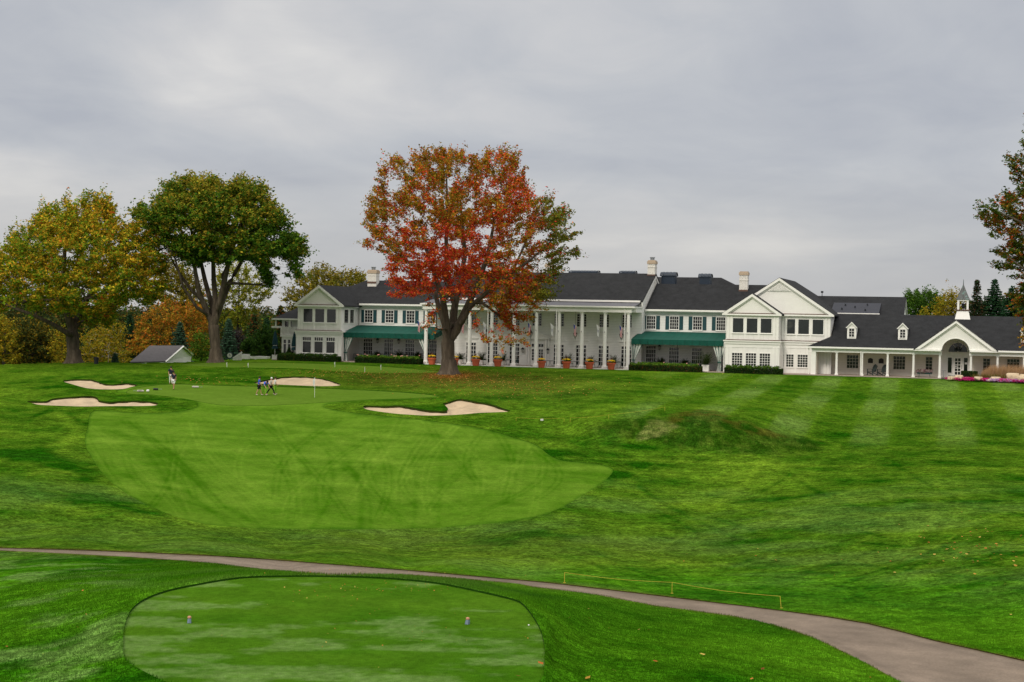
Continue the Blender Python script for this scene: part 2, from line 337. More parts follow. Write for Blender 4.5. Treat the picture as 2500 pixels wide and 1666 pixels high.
def Hraw(X, Q):
    X = np.clip(np.asarray(X, float), -1700, 1700); Qc = np.clip(np.asarray(Q, float), 95, 905)
    P = _met(np.c_[X.ravel(), Qc.ravel()]); out = np.empty(len(P))
    for i in range(0, len(P), 20000):
        p = P[i:i+20000]; out[i:i+20000] = _phi(np.linalg.norm(p[:, None]-_A[None], axis=2)) @ _W[:_n] + _W[_n] + p @ _W[_n+1:]
    return out.reshape(np.shape(X))
COLS = np.r_[np.arange(-3600, -1300, 90), np.arange(-1300, 1300, 4), np.arange(1300, 3600, 90)].astype(float)
QS = np.r_[np.array([6000, 3600, 2500, 1900, 1500, 1250, 1100, 1000]), np.arange(940, 700, -3.), np.arange(700, 104, -1.8)]
def qcrest(X): return np.interp(X, [-1500, -1250, -1050, -850, -720, -600, -450, 1500], [140, 139, 130, 127, 120, 114, 104, 104])
gX, gQ = np.meshgrid(COLS, QS)
gH = Hraw(gX, gQ); gH = np.where(gQ > 940, 7.2+(gH-7.2)*np.clip((1500-gQ)/560, 0, 1), gH)
kt = sst(26, -4, sdf(np.c_[gX.ravel(), gQ.ravel()], smooth_poly(conv(TEE)), 30).reshape(gX.shape)) if True else 0
gH = gH*(1-kt)+7.0*kt
gD = gH*F/gQ
qc = qcrest(COLS)[None, :]
# rows past the crest follow the falling ground
for i in range(1, len(QS)):
    past = (gQ[i] < qc[0])
    gD[i] = np.where(past, gD[i-1]+1.0, np.maximum(gD[i], gD[i-1]+.04))
    gH[i] = np.where(past, gH[i-1]+.0*gH[i], gD[i]*gQ[i]/F)
leftk = np.clip((-480-COLS)/160, 0, 1)[None, :]
cD = np.array([gD[:, j][(QS >= qc[0, j]).sum()-1] for j in range(len(COLS))])[None, :]
cH = np.array([gH[:, j][(QS >= qc[0, j]).sum()-1] for j in range(len(COLS))])[None, :]
s = np.maximum(gD-cD, 0); past = gQ < qc
gH = np.where(past, cH + leftk*(sst(0, 30, s)*2.6), gH)
ext = np.array([2, 5, 10, 18, 30, 45, 70, 110, 180, 320, 700, 1800, 6000.])[:, None]
eD = gD[-1:]+ext; eH = gH[-1:] + leftk*sst(0, 60, ext)*1.2*np.ones_like(eD)
gD = np.r_[gD, eD]; gH = np.r_[gH, eH]; gX = np.r_[gX, np.repeat(COLS[None, :], len(ext), 0)]; gQ = gH*F/gD
px_, py_ = gX/F*gD, gD
lu, lv = w2l(px_, py_)
kb = sst(-13, -2.0, lv)*sst(-52, -41, lu); gz = CZ-gH; gz = gz*(1-kb)+0.0*kb
gz += (fbm(px_/9., py_/9., 3, 3)-.5)*.16*(1-kb)*np.clip((gD-48)/30, 0, 1)
def zat(x, y):
    X = x/y*F; j = np.clip(np.interp(X, COLS, np.arange(len(COLS))), 0, len(COLS)-1.001); j0 = int(j); f = j-j0
    return float(np.interp(y, gD[:, j0], gz[:, j0])*(1-f)+np.interp(y, gD[:, j0+1], gz[:, j0+1])*f)
def ground(px, py):                    # world point of the terrain seen at a picture point
    X, q = XQ(px, py); j = int(np.argmin(abs(COLS-X))); d = gD[:, j]; z = gz[:, j]
    r = q/F; f = (CZ-z)-r*d; i = np.nonzero(f < 0)[0]
    i = i[-1]+1 if len(i) and i[-1]+1 < len(d) else len(d)-1
    cross = np.nonzero((f[:-1] < 0) & (f[1:] >= 0))[0]
    idx = np.nonzero((f[:-1] > 0) & (f[1:] <= 0))[0]
    k = idx[0] if len(idx) else 0
    t = f[k]/(f[k]-f[k+1]+1e-12); y = d[k]+(d[k+1]-d[k])*t; x = X/F*y
    return x, y, zat(x, y)
def at_dist(px, y, dz=0): x = XQ(px, 850)[0]/F*y; return x, y, zat(x, y)+dz

nr, nc = gX.shape
V = np.c_[px_.ravel(), py_.ravel(), gz.ravel()]; PQ = np.c_[gX.ravel(), ((CZ-gz)*F/gD).ravel()]
ii = (np.arange(nr-1)[:, None]*nc+np.arange(nc-1)[None]).ravel()
T = np.r_[np.c_[ii, ii+1, ii+nc+1], np.c_[ii, ii+nc+1, ii+nc]]

V = V.tolist(); PQl = PQ.tolist()
pieces = []
for name, poly, dz in REG:
    pl = smooth_poly(conv(poly), 2 if name == 'cart_path' else 4); PQa = np.array(PQl); sd_ = sdf(PQa, pl)
    ins = sd_[T] < 0; cnt = ins.sum(1); tin = T[cnt == 3]; mix = T[(cnt > 0) & (cnt < 3)]; mi = ins[(cnt > 0) & (cnt < 3)]
    keep = [T[cnt == 0]]; newin = []; newout = []; ed = {}; seg = []
    def cut(a, b):
        k = (a, b) if a < b else (b, a)
        if k not in ed:
            t = sd_[k[0]]/(sd_[k[0]]-sd_[k[1]]); A_, B_ = V[k[0]], V[k[1]]; V.append([A_[i]+(B_[i]-A_[i])*t for i in range(3)])
            A_, B_ = PQl[k[0]], PQl[k[1]]; PQl.append([A_[i]+(B_[i]-A_[i])*t for i in range(2)]); ed[k] = len(V)-1
        return ed[k]
    for tri, io in zip(mix.tolist(), mi.tolist()):
        one = io.index(True) if sum(io) == 1 else io.index(False)
        a, b, c = tri[one], tri[(one+1) % 3], tri[(one+2) % 3]; ab, ac = cut(a, b), cut(a, c)
        t1 = [[a, ab, ac]]; t2 = [[ab, b, c], [ab, c, ac]]
        if sum(io) == 1: newin += t1; newout += t2; seg.append((ac, ab))
        else: newin += t2; newout += t1; seg.append((ab, ac))
    T = np.array(np.r_[keep[0], np.array(newout).reshape(-1, 3)], int)
    pieces.append((name, np.r_[tin, np.array(newin).reshape(-1, 3)].astype(int), seg, dz, pl, sd_))
V = np.array(V); PQ = np.array(PQl)

# ------------------------------------------------------------------ grass colours
def tracks_highlights(P, lst):  # wheel tracks, and highlights painted as lighter lines along the crests
    s = np.zeros(len(P))
    for pts, w, a in lst: s += a*np.exp(-(linedist(P, pts, w*3+4)/w)**2)
    return s
FT = [([(760,1290),(800,1230),(815,1170),(800,1100)], 7, -.14), ([(880,1290),(885,1200),(850,1120),(790,1060),(740,1030)], 8, -.15), ([(905,1290),(905,1230),(870,1160),(835,1130)], 5, -.12),
      ([(1010,1285),(1015,1180),(1005,1100)], 7, -.12), ([(1070,1280),(1075,1180),(1078,1120)], 6, -.11), ([(460,1270),(420,1200),(380,1130),(355,1100)], 7, -.13),
      ([(560,1280),(480,1220),(410,1150),(385,1110)], 6, -.15), ([(640,1285),(540,1230),(460,1160),(430,1110)], 6, -.13), ([(600,1286),(540,1255),(430,1215),(330,1180)], 4, -.10),
      ([(300,1090),(500,1130),(700,1150),(820,1165)], 4, -.06), ([(690,1060),(730,1100),(760,1170),(775,1240)], 6, -.10), ([(210,1075),(500,1092),(800,1118),(1000,1130),(1250,1140),(1480,1142)], 6, .16),  # the long lighter line paints the highlight of the fairway crest
      ([(230,1003),(420,1003),(560,1015),(700,1038),(900,1060),(1200,1085)], 7, .14), ([(500,985),(700,990),(860,1004),(1100,1030)], 6, .10), ([(240,1075),(300,1075),(520,1080)], 10, .08),
      ([(550,1170),(700,1165),(850,1180),(1000,1160)], 22, .08), ([(600,1250),(800,1240),(1000,1245),(1250,1215)], 18, -.07), ([(1080,1200),(1250,1190),(1380,1170)], 20, .05),
      ([(740,1015),(780,1040),(860,1070)], 10, -.08), ([(340,1165),(500,1210),(700,1225)], 9, .06), ([(930,1010),(1000,1045),(1120,1080)], 9, -.05)]
random.seed(21); FT2 = []
for _ in range(44):
    x0 = random.uniform(260, 1400); y0 = random.uniform(1180, 1280); x1 = x0+random.uniform(-260, 160); y1 = random.uniform(1010, 1120); bx = random.uniform(-60, 60); c_ = [(x0+(x1-x0)*k/6+bx*math.sin(math.pi*k/6), y0+(y1-y0)*k/6) for k in range(7)]
    a_ = random.choice((-.07, -.06, .05, .06)); w_ = random.uniform(2.6, 4.2); FT2 += [(c_, w_, a_), ([(p+random.uniform(14, 16), q) for p, q in c_], w_, a_)]
RT2 = []
for _ in range(46):
    x0 = random.uniform(1350, 2500); y0 = random.uniform(1130, 1480); L0 = random.uniform(120, 420); cv = random.uniform(-50, 50); sl0 = random.uniform(-.35, .35); c_ = [(x0+L0*k/6, y0+sl0*L0*k/6+cv*math.sin(math.pi*k/6)) for k in range(7)]
    RT2.append((c_, random.uniform(2, 5), random.choice((-.10, -.08, .08, .10))))
for _ in range(16):
    x0 = random.uniform(-20, 330); y0 = random.uniform(900, 1300); L0 = random.uniform(90, 260); cv = random.uniform(-30, 30); c_ = [(x0+L0*k/5, y0+cv*math.sin(math.pi*k/5)) for k in range(6)]; RT2.append((c_, random.uniform(2, 5), random.choice((-.10, .10))))
RT = [([(1560,1190),(1640,1240),(1760,1300),(1900,1350)], 5, -.16), ([(1545,1205),(1610,1250),(1700,1300)], 4, -.12), ([(1860,1130),(1820,1180),(1740,1240),(1690,1255)], 12, .16),
      ([(2280,1150),(2290,1200),(2270,1280),(2200,1340)], 10, .10), ([(2350,1190),(2330,1270),(2280,1330)], 7, .09), ([(2160,1180),(2180,1230),(2130,1310)], 7, .07), ([(1450,1330),(1600,1360),(1800,1400)], 26, .16),
      ([(2030,1440),(2150,1390),(2300,1340),(2420,1310)], 6, -.16), ([(2060,1470),(2180,1410),(2330,1350)], 5, -.12), ([(1440,1345),(1560,1385),(1680,1400)], 10, -.10),
      ([(1380,1118),(1600,1125),(1900,1135),(2200,1142),(2500,1145)], 4, .26), ([(1300,1262),(1420,1232),(1490,1182)], 12, -.10), ([(1480,1170),(1560,1140),(1640,1130)], 14, -.14),  # the long lighter line paints a crest highlight
      ([(0,930),(150,905),(300,905),(500,915)], 7, .10), ([(330,925),(480,920),(640,912)], 5, -.14), ([(0,960),(100,940),(150,925)], 8, .08), ([(130,1000),(190,1050),(150,1100)], 16, .16),
      ([(0,1240),(150,1200),(300,1230),(420,1280)], 20, -.12), ([(40,1110),(160,1140),(250,1200)], 22, -.16), ([(760,1300),(950,1310),(1150,1300)], 12, .06),
      ([(1300,1000),(1400,1010),(1500,995),(1640,990),(1760,1000)], 6, .22), ([(1700,998),(1760,1002),(1850,1027),(1950,1062),(2050,1087)], 4, .34), ([(1290,1050),(1450,1030),(1560,1025)], 8, -.12),  # lighter lines paint highlights on the mound's crest and right flank
      ([(1330,1085),(1500,1100),(1750,1112),(2000,1108)], 7, .12), ([(1380,1065),(1480,1080),(1600,1095)], 5, -.08), ([(2000,1082),(2080,1060),(2200,1050)], 6, -.10),
      ([(2450,1010),(2380,1060),(2300,1090)], 5, .06), ([(1820,930),(2000,938),(2250,948),(2500,960)], 3, .16)]
def base_noise(x, y):
    return .62*(fbm(x/5.5, y/5.5, 1, 4)-.5)+.5*(fbm(x/1.6, y/1.6, 9, 3)-.5)
FPOLY = smooth_poly(conv(FAIR)); PPOLY = smooth_poly(conv(PATH), 2)
def grass_colour(P, X, kind):
    x, y = X[:, 0], X[:, 1]; n = base_noise(x, y); big = fbm(x/16., y/16., 5, 3)
    if kind == 'rough':
        a = np.array([.0100, .060, .0014]); b = np.array([.094, .176, .0105])
        t = .46+1.5*n+.9*(big-.5)
        dist = y
        t += tracks_highlights(P, RT)*1.7+tracks_highlights(P, RT2)*2.8
        # mowing bands of the hillside
        th = math.atan(.262); p = x*math.cos(th)-y*math.sin(th)
        ph = np.sin(2*math.pi*(p-1.2)/6.6+.5*(vnoise(x/14, y/14, 4)-.5)); ph = np.tanh(ph*2.5)
        px = P[:, 0]+1250
        m = sst(1500, 1640, px+(P[:, 1]-200)*.9)*sst(112, 140, P[:, 1])*(1-sst(250, 335, P[:, 1]))
        p2 = y*math.cos(th)+x*math.sin(th); cross = np.tanh(2.2*np.sin(2*math.pi*p2/26.+1.0))
        t = t*(1-.45*m)+.30*m; band = m*np.maximum(ph, 0)*(.62+.38*cross)*(.7+.6*(vnoise(x/3., y/3., 88)-.5)); t -= m*.16*np.maximum(-ph, 0)
        m2 = sst(1700, 1900, px)*sst(105, 120, P[:, 1])*(1-sst(135, 165, P[:, 1])); t -= .10*m2
        m3 = (1-sst(1500, 1700, px))*sst(1150, 1250, px)*sst(125, 150, P[:, 1])*(1-sst(210, 240, P[:, 1]))
        t += m3*.12*np.sin(2*math.pi*(x*.9-y*.32)/5.2)
        t += .10*np.sin(2*math.pi*(x*.25+y)/7.0+3*fbm(x/20, y/20, 8, 2))*sst(130, 170, P[:, 1])*(1-sst(500, 600, P[:, 1]))*.8
        # fine long streaks of the uncut grass
        t += .35*(fbm(x/1.1, y/4.5, 31, 3)-.5)
        t = np.clip(t, 0, 1.25)[:, None]; c = a*(1-t)+b*t
        band = np.clip(band*.78, 0, 1)[:, None]; c = c*(1-band)+np.array([.118, .196, .040])*band
        pe = np.exp(-np.clip(sdf(P, PPOLY, 30), 0, 99)/2.2)[:, None]*sst(.3, .6, fbm(x/1.2, y/1.2, 89, 3))[:, None]*.7
        # foreground around the tee is lush and bluer where wet
        fg = sst(590, 640, P[:, 1])[:, None]
        lush = np.array([.012, .076, .0014])*(1-t)+np.array([.066, .186, .006])*t; c = c*(1-fg)+lush*fg; c = c*(1-pe)+np.array([.095, .062, .018])*pe
        w = (sst(.60, .74, fbm(x/2.6, y/1.1, 77, 4))*sst(1500, 1300, px) if False else sst(.52, .72, fbm(x/1.8, y/1.6, 77, 5)))*(fg[:, 0]*(1-sst(230, 460, px)))
        c = c*(1-w[:, None]*.6)+np.array([.125, .215, .052])*w[:, None]*.6
        # hollow beyond the path: greyer seed heads
        hol = (sst(330, 480, P[:, 1])*(1-sst(640, 700, P[:, 1])))[:, None]; br = (sst(.44, .70, fbm(x/7, y/5, 21, 5))*.45)[:, None]*hol
        c = c*(1-br)+np.array([.088, .160, .028])*br
        # under the maple and in the hollow front the turf is olive
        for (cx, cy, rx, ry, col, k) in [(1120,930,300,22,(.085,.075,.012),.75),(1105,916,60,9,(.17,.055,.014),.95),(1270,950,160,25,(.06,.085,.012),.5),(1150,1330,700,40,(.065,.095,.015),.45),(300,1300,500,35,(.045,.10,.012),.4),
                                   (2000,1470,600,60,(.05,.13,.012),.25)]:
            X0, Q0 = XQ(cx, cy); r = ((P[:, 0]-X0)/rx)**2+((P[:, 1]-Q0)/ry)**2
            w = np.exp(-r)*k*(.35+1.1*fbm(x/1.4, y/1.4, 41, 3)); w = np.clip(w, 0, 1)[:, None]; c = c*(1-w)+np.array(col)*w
        # long unmown grass, darkened to shade the relief, on the face of the mound, browned along its crest, with a worn pale patch
        zm = lambda l: smooth_poly(conv([(1500+a/3.92, 960+b/3.92) for a, b in l]), 3)
        s1 = sdf(P, zm([(-260,330),(-60,285),(100,245),(300,235),(480,215),(640,190),(800,158),(950,178),(1100,225),(1300,290),(1500,350),(1700,405),(1880,440),(1980,520),(1850,585),(1400,585),(1000,560),(700,545),(450,505),(250,440),(50,405),(-120,380)]), 30)
        jag = (fbm(x/.9, y/.9, 91, 3)-.5)*26; f_ = sst(12, -12, s1+jag)[:, None]*.74; n4 = fbm(x/.55, y/1.5, 92, 4); dk = np.array([.009, .046, .0020])+np.array([.050, .060, .009])*sst(.40, .75, n4)[:, None]
        s2 = sdf(P, zm([(520,235),(640,195),(800,160),(950,182),(1100,230),(1300,292),(1500,352),(1650,400),(1600,440),(1400,400),(1200,330),(1000,275),(850,225),(700,240),(560,290)]), 30)
        g_ = sst(9, -6, s2+jag*.8)[:, None]*sst(.36, .56, fbm(x/1.2, y/1.2, 93, 3))[:, None]; dk = dk*(1-g_*.6)+np.array([.110, .074, .014])*g_*.6
        s3 = sdf(P, zm([(330,290),(420,270),(520,290),(620,320),(590,350),(470,390),(350,430),(220,445),(280,380)]), 30)
        h_ = sst(7, -5, s3+jag*.8)[:, None]*(.35+.65*sst(.38, .62, fbm(x/.5, y/.5, 94, 3)))[:, None]; h_ = h_*.55; dk = dk*(1-h_)+np.array([.21, .20, .065])*h_
        c = c*(1-f_)+dk*f_; c = np.where((s3 < 8)[:, None], c*(1-h_*.7)+np.array([.17, .20, .055])*h_*.7, c)
        return c
    if kind == 'fairway':
        a = np.array([.040, .118, .0035]); b = np.array([.128, .232, .021]); t = .45+.9*n+.3*(big-.5)+tracks_highlights(P, FT)*1.45+tracks_highlights(P, FT2)*3.0
        t += .05*np.sin(2*math.pi*(x*.15+y)/3.4)+.22*(fbm(x/.8, y/5.0, 33, 3)-.5)
        near = sst(300, 520, P[:, 1]); t = np.clip(t-.05*near, 0, 1.2)[:, None]; c = a*(1-t)+b*t
        e_ = sst(-7, 1, sdf(P, FPOLY, 30)+(fbm(x/1.3, y/1.3, 95, 3)-.5)*9)[:, None]*.75; return c*(1-e_)+np.array([.030, .092, .005])*e_
    if kind == 'path':
        c = np.repeat(np.array([[.200, .158, .122]]), len(x), 0)*(.66+.72*fbm(x/1.5, y/1.5, 96, 4))[:, None]*(.86+.28*fbm(x/.35, y/.35, 97, 2))[:, None]
        s_ = sdf(P, PPOLY, 40); e_ = np.exp(s_/3.0)[:, None]*(.35+.9*fbm(x/.5, y/.5, 98, 3))[:, None]; e_ = np.clip(e_, 0, 1); c = c*(1-e_)+np.array([.075, .060, .028])*e_
        tr = np.exp(-((s_+14)/5)**2)[:, None]*.16*sst(600, 800, P[:, 1])[:, None]; return c*(1-tr)
    if kind == 'sand':
        c = np.repeat(np.array([[.47, .365, .240]]), len(x), 0)*(.70+.60*fbm(x/1.1, y/1.1, 99, 4))[:, None]; rk = .5+.5*np.sin((x*.8+y*.6)*9+3*fbm(x/2, y/2, 100, 2)); return c*(1-.07*rk[:, None])
    if kind == 'green':
        a = np.array([.054, .124, .006]); b = np.array([.120, .200, .026]); t = np.clip(.55+.35*n+.4*(big-.5), 0, 1.2)[:, None]; return a*(1-t)+b*t
    if kind == 'tee':
        a = np.array([.020, .092, .0025]); b = np.array([.076, .162, .010]); t = np.clip(.5+.7*n+.4*(fbm(x/2.5, y/1.0, 15, 4)-.5), 0, 1.2)[:, None]; c = a*(1-t)+b*t
        q = fbm(x/2.0+3.1, y/1.1, 55, 5); X0 = P[:, 0]+1250
        left = 1-sst(420, 980, X0); w = sst(.50, .64, q+.13*left-.04+.05*sst(760, 880, P[:, 1]))*.62
        w = w*(.8+.8*(vnoise(x*9, y*9, 6)-.5)); w = np.clip(w, 0, 1)[:, None]
        return c*(1-w)+np.array([.138, .225, .064])*w
def grass_mat(name, vs, bs, bump, var=.22):
    m = mat(name, None, .85, attr=True, spec=.12); nt = m.node_tree; N = nt.nodes.new; L = nt.links.new; b = nt.nodes['Principled BSDF']
    geo = N('ShaderNodeNewGeometry'); at = [n for n in nt.nodes if n.type == 'ATTRIBUTE'][0]; last = at.outputs['Color']
    for sc, amt in vs:
        n = N('ShaderNodeTexNoise'); L(geo.outputs['Position'], n.inputs['Vector']); n.inputs['Scale'].default_value = sc; n.inputs['Detail'].default_value = 4
        r = N('ShaderNodeMapRange'); L(n.outputs[0], r.inputs[0]); r.inputs[1].default_value = .34; r.inputs[2].default_value = .66; r.inputs[3].default_value = 1-amt; r.inputs[4].default_value = 1+amt
        v = N('ShaderNodeVectorMath'); v.operation = 'SCALE'; L(last, v.inputs[0]); L(r.outputs[0], v.inputs['Scale']); last = v.outputs[0]
    L(last, b.inputs['Base Color'])
    n = N('ShaderNodeTexNoise'); L(geo.outputs['Position'], n.inputs['Vector']); n.inputs['Scale'].default_value = bs; n.inputs['Detail'].default_value = 6
    bp = N('ShaderNodeBump'); bp.inputs['Strength'].default_value = bump; bp.inputs['Distance'].default_value = .06
    L(n.outputs[0], bp.inputs['Height']); L(bp.outputs[0], b.inputs['Normal'])
    b.inputs['Specular IOR Level'].default_value = 0
grass_mat('turf_rough', [(.45, .10), (1.7, .34), (6.0, .45), (24, .36)], 7, 1.0)
grass_mat('turf_fairway', [(.5, .07), (2.4, .12), (9.0, .14)], 9, .5)
grass_mat('turf_green', [(.6, .06), (3.0, .08)], 9, .2)
grass_mat('turf_tee', [(1.3, .10), (7, .14), (40.0, .30)], 30, .4)
def sheet(name, tris, m, kind=None, dz=None, seg=None, lipmat=None, smooth=True, dzv=None):
    u, inv = np.unique(tris.ravel(), return_inverse=True); vv = V[u].copy(); ff = inv.reshape(-1, 3)
    if dz is not None: vv[:, 2] -= dz if dzv is None else dzv[u]
    col = grass_colour(PQ[u], V[u], kind) if kind else None
    return mesh_np(name, vv, ff, m, col, smooth=smooth)
g = sheet('ground', T, 'turf_rough', 'rough'); tag(g, kind='structure')
blab = ['small kidney-shaped sand bunker furthest left beyond the green', 'wide sand bunker left of the green with a humped back edge', 'sand bunker behind the green, beyond the walking golfers and flagstick', 'sand bunker in front of the maple with a grass tongue reaching into it']
bi = 0
lipV, lipF, lipC = [], [], []
for name, tris, seg, dz, pl, sd_ in pieces:
    if name == 'bunker':
        # sand dishes down a little from the rim and rises towards the back edge
        s_full = sdf(PQ, pl); tt = np.zeros(len(PQ))
        for i_ in np.nonzero(s_full < .6)[0]:
            X_, q_ = PQ[i_]; up_, dn_ = -1e9, 1e9
            for k_ in range(len(pl)):
                a_, b_ = pl[k_], pl[(k_+1) % len(pl)]
                if (a_[0] > X_) != (b_[0] > X_):
                    c_ = a_[1]+(X_-a_[0])*(b_[1]-a_[1])/(b_[0]-a_[0])
                    if c_ <= q_+.3: up_ = max(up_, c_)
                    else: dn_ = min(dn_, c_)
            tt[i_] = np.clip((q_-up_)/(dn_-up_), 0, 1) if up_ > -1e8 and dn_ < 1e8 else (1. if up_ > -1e8 else 0.)
        lip = dz*(.15+.85*(1-tt)**1.3)*(.75+.5*vnoise(V[:, 0]/.8, V[:, 1]/.8, 14)); dzv = np.where(s_full < 0, lip+.30*sst(0, 9, -s_full)+.10*(fbm(V[:, 0]/1.1, V[:, 1]/1.1, 12, 2)-.5)*sst(2, 8, -s_full), lip)
        o = sheet('bunker', tris, 'sand', 'sand', dz=dz, dzv=dzv, smooth=True); tag(o, kind='structure', label=blab[bi]); bi += 1
    else:
        kind = {'fairway': 'fairway', 'putting_green': 'green', 'practice_green': 'green', 'tee_box': 'tee', 'cart_path': 'path'}.get(name)
        m = {'fairway': 'turf_fairway', 'putting_green': 'turf_green', 'practice_green': 'turf_green', 'tee_box': 'turf_tee', 'cart_path': 'asphalt'}[name]
        o = sheet(name, tris, m, kind, dz=dz); tag(o, kind='structure')
    # cut edge of the turf around the sheet
    for a, b in seg:
        n = len(lipV); A_, B_ = V[a], V[b]; lipV += [A_, B_, B_-[0, 0, dz+.03], A_-[0, 0, dz+.03]]; lipF.append((n, n+1, n+2, n+3))
        if name == 'bunker': k_ = random.uniform(.6, 1.3); c = (.050*k_, .030*k_, .010*k_)
        elif name == 'cart_path': c = (.050, .035, .012)
        else: c = (.018, .070, .004)
        lipC += [(.020, .060, .005)]*2+[c]*2 if name == 'bunker' else [c]*4
o = mesh_np('turf_edge', np.array(lipV), np.array(lipF), 'leaf', np.array(lipC)); tag(o, kind='structure')

# ------------------------------------------------------------------ grass blades and fallen leaves
def blades(P, hgt, wid, col, name='rough_grass', lean=.5):
    n = len(P); a = rng.uniform(0, 2*np.pi, n); d = np.c_[np.cos(a), np.sin(a), np.zeros(n)]
    b = rng.uniform(0, 2*np.pi, n); l = np.c_[np.cos(b), np.sin(b), np.zeros(n)]*(rng.uniform(0, lean, n)*hgt)[:, None]
    v0 = P-d*wid[:, None]/2; v1 = P+d*wid[:, None]/2; v2 = P+l; v2[:, 2] += hgt
    vv = np.stack([v0, v1, v2], 1).reshape(-1, 3); cc = np.repeat(col, 3, 0); cc[2::3] *= 1.25
    return mesh_np(name, vv, np.arange(3*n).reshape(-1, 3), 'blade', cc)
def in_sheet(P, polys, pad=0.):
    r = np.zeros(len(P), bool)
    for p in polys: r |= sdf(P, p) < pad
    return r
POLYS = {n: smooth_poly(conv(p), 3) for n, p in (('t', TEE), ('p', PATH), ('f', FAIR), ('g', GREEN))}
def scatter(n, X0, X1, q0, q1, power=3.0):
    """points evenly spread over the ground between two bearings and two picture heights"""
    Xs = rng.uniform(X0, X1, n*3); u = rng.uniform(0, 1, n*3)
    qs = (q1**-power+(q0**-power-q1**-power)*u)**(-1/power)
    return Xs[:n], qs[:n]
zi_cols = COLS
def zat_v(x, y):
    X = x/y*F; j = np.clip(np.interp(X, COLS, np.arange(len(COLS))), 0, len(COLS)-1.001); j0 = j.astype(int); f = j-j0; out = np.zeros(len(x))
    for k in np.unique(j0):
        s_ = j0 == k; out[s_] = np.interp(y[s_], gD[:, k], gz[:, k])*(1-f[s_])+np.interp(y[s_], gD[:, k+1], gz[:, k+1])*f[s_]
    return out
def rough_blades():
    n = 420000; x = rng.uniform(-15, 22, n); y = rng.uniform(26, 62, n); X = x/y*F; ok = abs(X) < 1330; x, y = x[ok], y[ok]
    z = zat_v(x, y); P = np.c_[x, y, z]; PQb = np.c_[x/y*F, (CZ-z)*F/y]; ok = ~in_sheet(PQb, [POLYS['t'], POLYS['p']], -1.0); P, PQb = P[ok], PQb[ok]
    clump = fbm(P[:, 0]/.35, P[:, 1]/.35, 61, 2); col = grass_colour(PQb, P, 'rough')*rng.uniform(.7, 1.35, (len(P), 1))
    h = (.025+.05*clump)*rng.uniform(.6, 1.3, len(P)); near = np.minimum(sdf(PQb, POLYS['t'], 20), 8)/8; h *= 1+.5*(1-np.clip(near, 0, 1)); h *= np.clip((62.5-P[:, 1])/14, .15, 1)
    o = blades(P, h, rng.uniform(.008, .022, len(P)), col); tag(o, kind='stuff')
rough_blades()
def mound_fescue():
    poly = smooth_poly(conv([(1500+a/3.92, 960+b/3.92) for a, b in [(-260,330),(100,245),(480,215),(800,150),(1100,220),(1500,345),(1880,440),(1980,520),(1850,585),(1000,560),(450,505),(50,405)]]), 3)
    n = 70000; X = rng.uniform(poly[:, 0].min(), poly[:, 0].max(), n); y = rng.uniform(112, 142, n); x = X/F*y; z = zat_v(x, y); P = np.c_[x, y, z]; Pq = np.c_[X, (CZ-z)*F/y]; ok = sdf(Pq, poly) < 0; P, Pq = P[ok], Pq[ok]
    col = grass_colour(Pq, P, 'rough')*rng.uniform(.75, 1.3, (len(P), 1)); dd = np.clip(-sdf(Pq, poly)/14, 0, 1)
    o = blades(P, rng.uniform(.05, .15, len(P))*(.1+.9*dd), rng.uniform(.02, .045, len(P)), col*1.15, name='fescue_grass', lean=.7); tag(o, kind='stuff')
mound_fescue()
def leaf_litter():
    pts = []; cols = []
    pal = np.array([(.50,.28,.05),(.45,.13,.03),(.60,.42,.10),(.30,.10,.03),(.55,.20,.05)])
    def patch(cx, cy, sx, sy, n, size):
        k = 0
        while k < n:
            px, py = random.gauss(cx, sx), random.gauss(cy, sy)
            if py < 884+ (px-700)*.02 or py > 1660: continue
            pts.append((*ground(px, py), size)); k += 1
    patch(1110, 925, 120, 10, 900, .17); patch(1230, 945, 110, 18, 700, .16); patch(860, 912, 90, 6, 420, .16); patch(480, 930, 60, 5, 120, .17); patch(1095, 918, 32, 4, 700, .15)
    patch(1500, 930, 200, 12, 120, .14); patch(780, 900, 120, 10, 120, .14); patch(2350, 1330, 90, 25, 45, .15); patch(2400, 1350, 60, 30, 40, .15); patch(2100, 1350, 200, 50, 16, .13)
    patch(950, 1440, 90, 8, 45, .05); patch(900, 1540, 220, 50, 40, .04); patch(800, 1450, 60, 10, 22, .05); patch(180, 1500, 90, 50, 8, .06); patch(880, 1395, 300, 8, 20, .05)
    for a in [(1437,1490),(1438,1513),(1487,1538),(1583,1542),(1320,1626),(1265,1657),(1500,1643),(1435,1661),(1862,1638),(2125,1658),(1715,1603),(1640,1500),(1835,1663),(1600,1620),(1560,1541),(2037,1407),(2468,1504),(1390,1512)]:
        pts.append((*ground(*a), random.uniform(.09, .15)))
    n = len(pts); P = np.array(pts); a = rng.uniform(0, 6.28, n); s = P[:, 3]*rng.uniform(.6, 1.2, n)
    d = np.c_[np.cos(a), np.sin(a), rng.uniform(-.3, .3, n)]*s[:, None]/2; e = np.c_[-np.sin(a), np.cos(a), rng.uniform(-.2, .5, n)]*s[:, None]*.42
    c = P[:, :3]+[0, 0, .035]; c[:, 2] += s*.15
    vv = np.stack([c-d, c-e*.9, c+d+[0, 0, .01], c+e], 1).reshape(-1, 3); cc = np.repeat(pal[rng.integers(0, 5, n)]*rng.uniform(.6, 1.2, (n, 1)), 4, 0)
    o = mesh_np('fallen_leaves', vv, np.arange(4*n).reshape(-1, 4), 'leaf', cc); tag(o, kind='stuff')
leaf_litter()

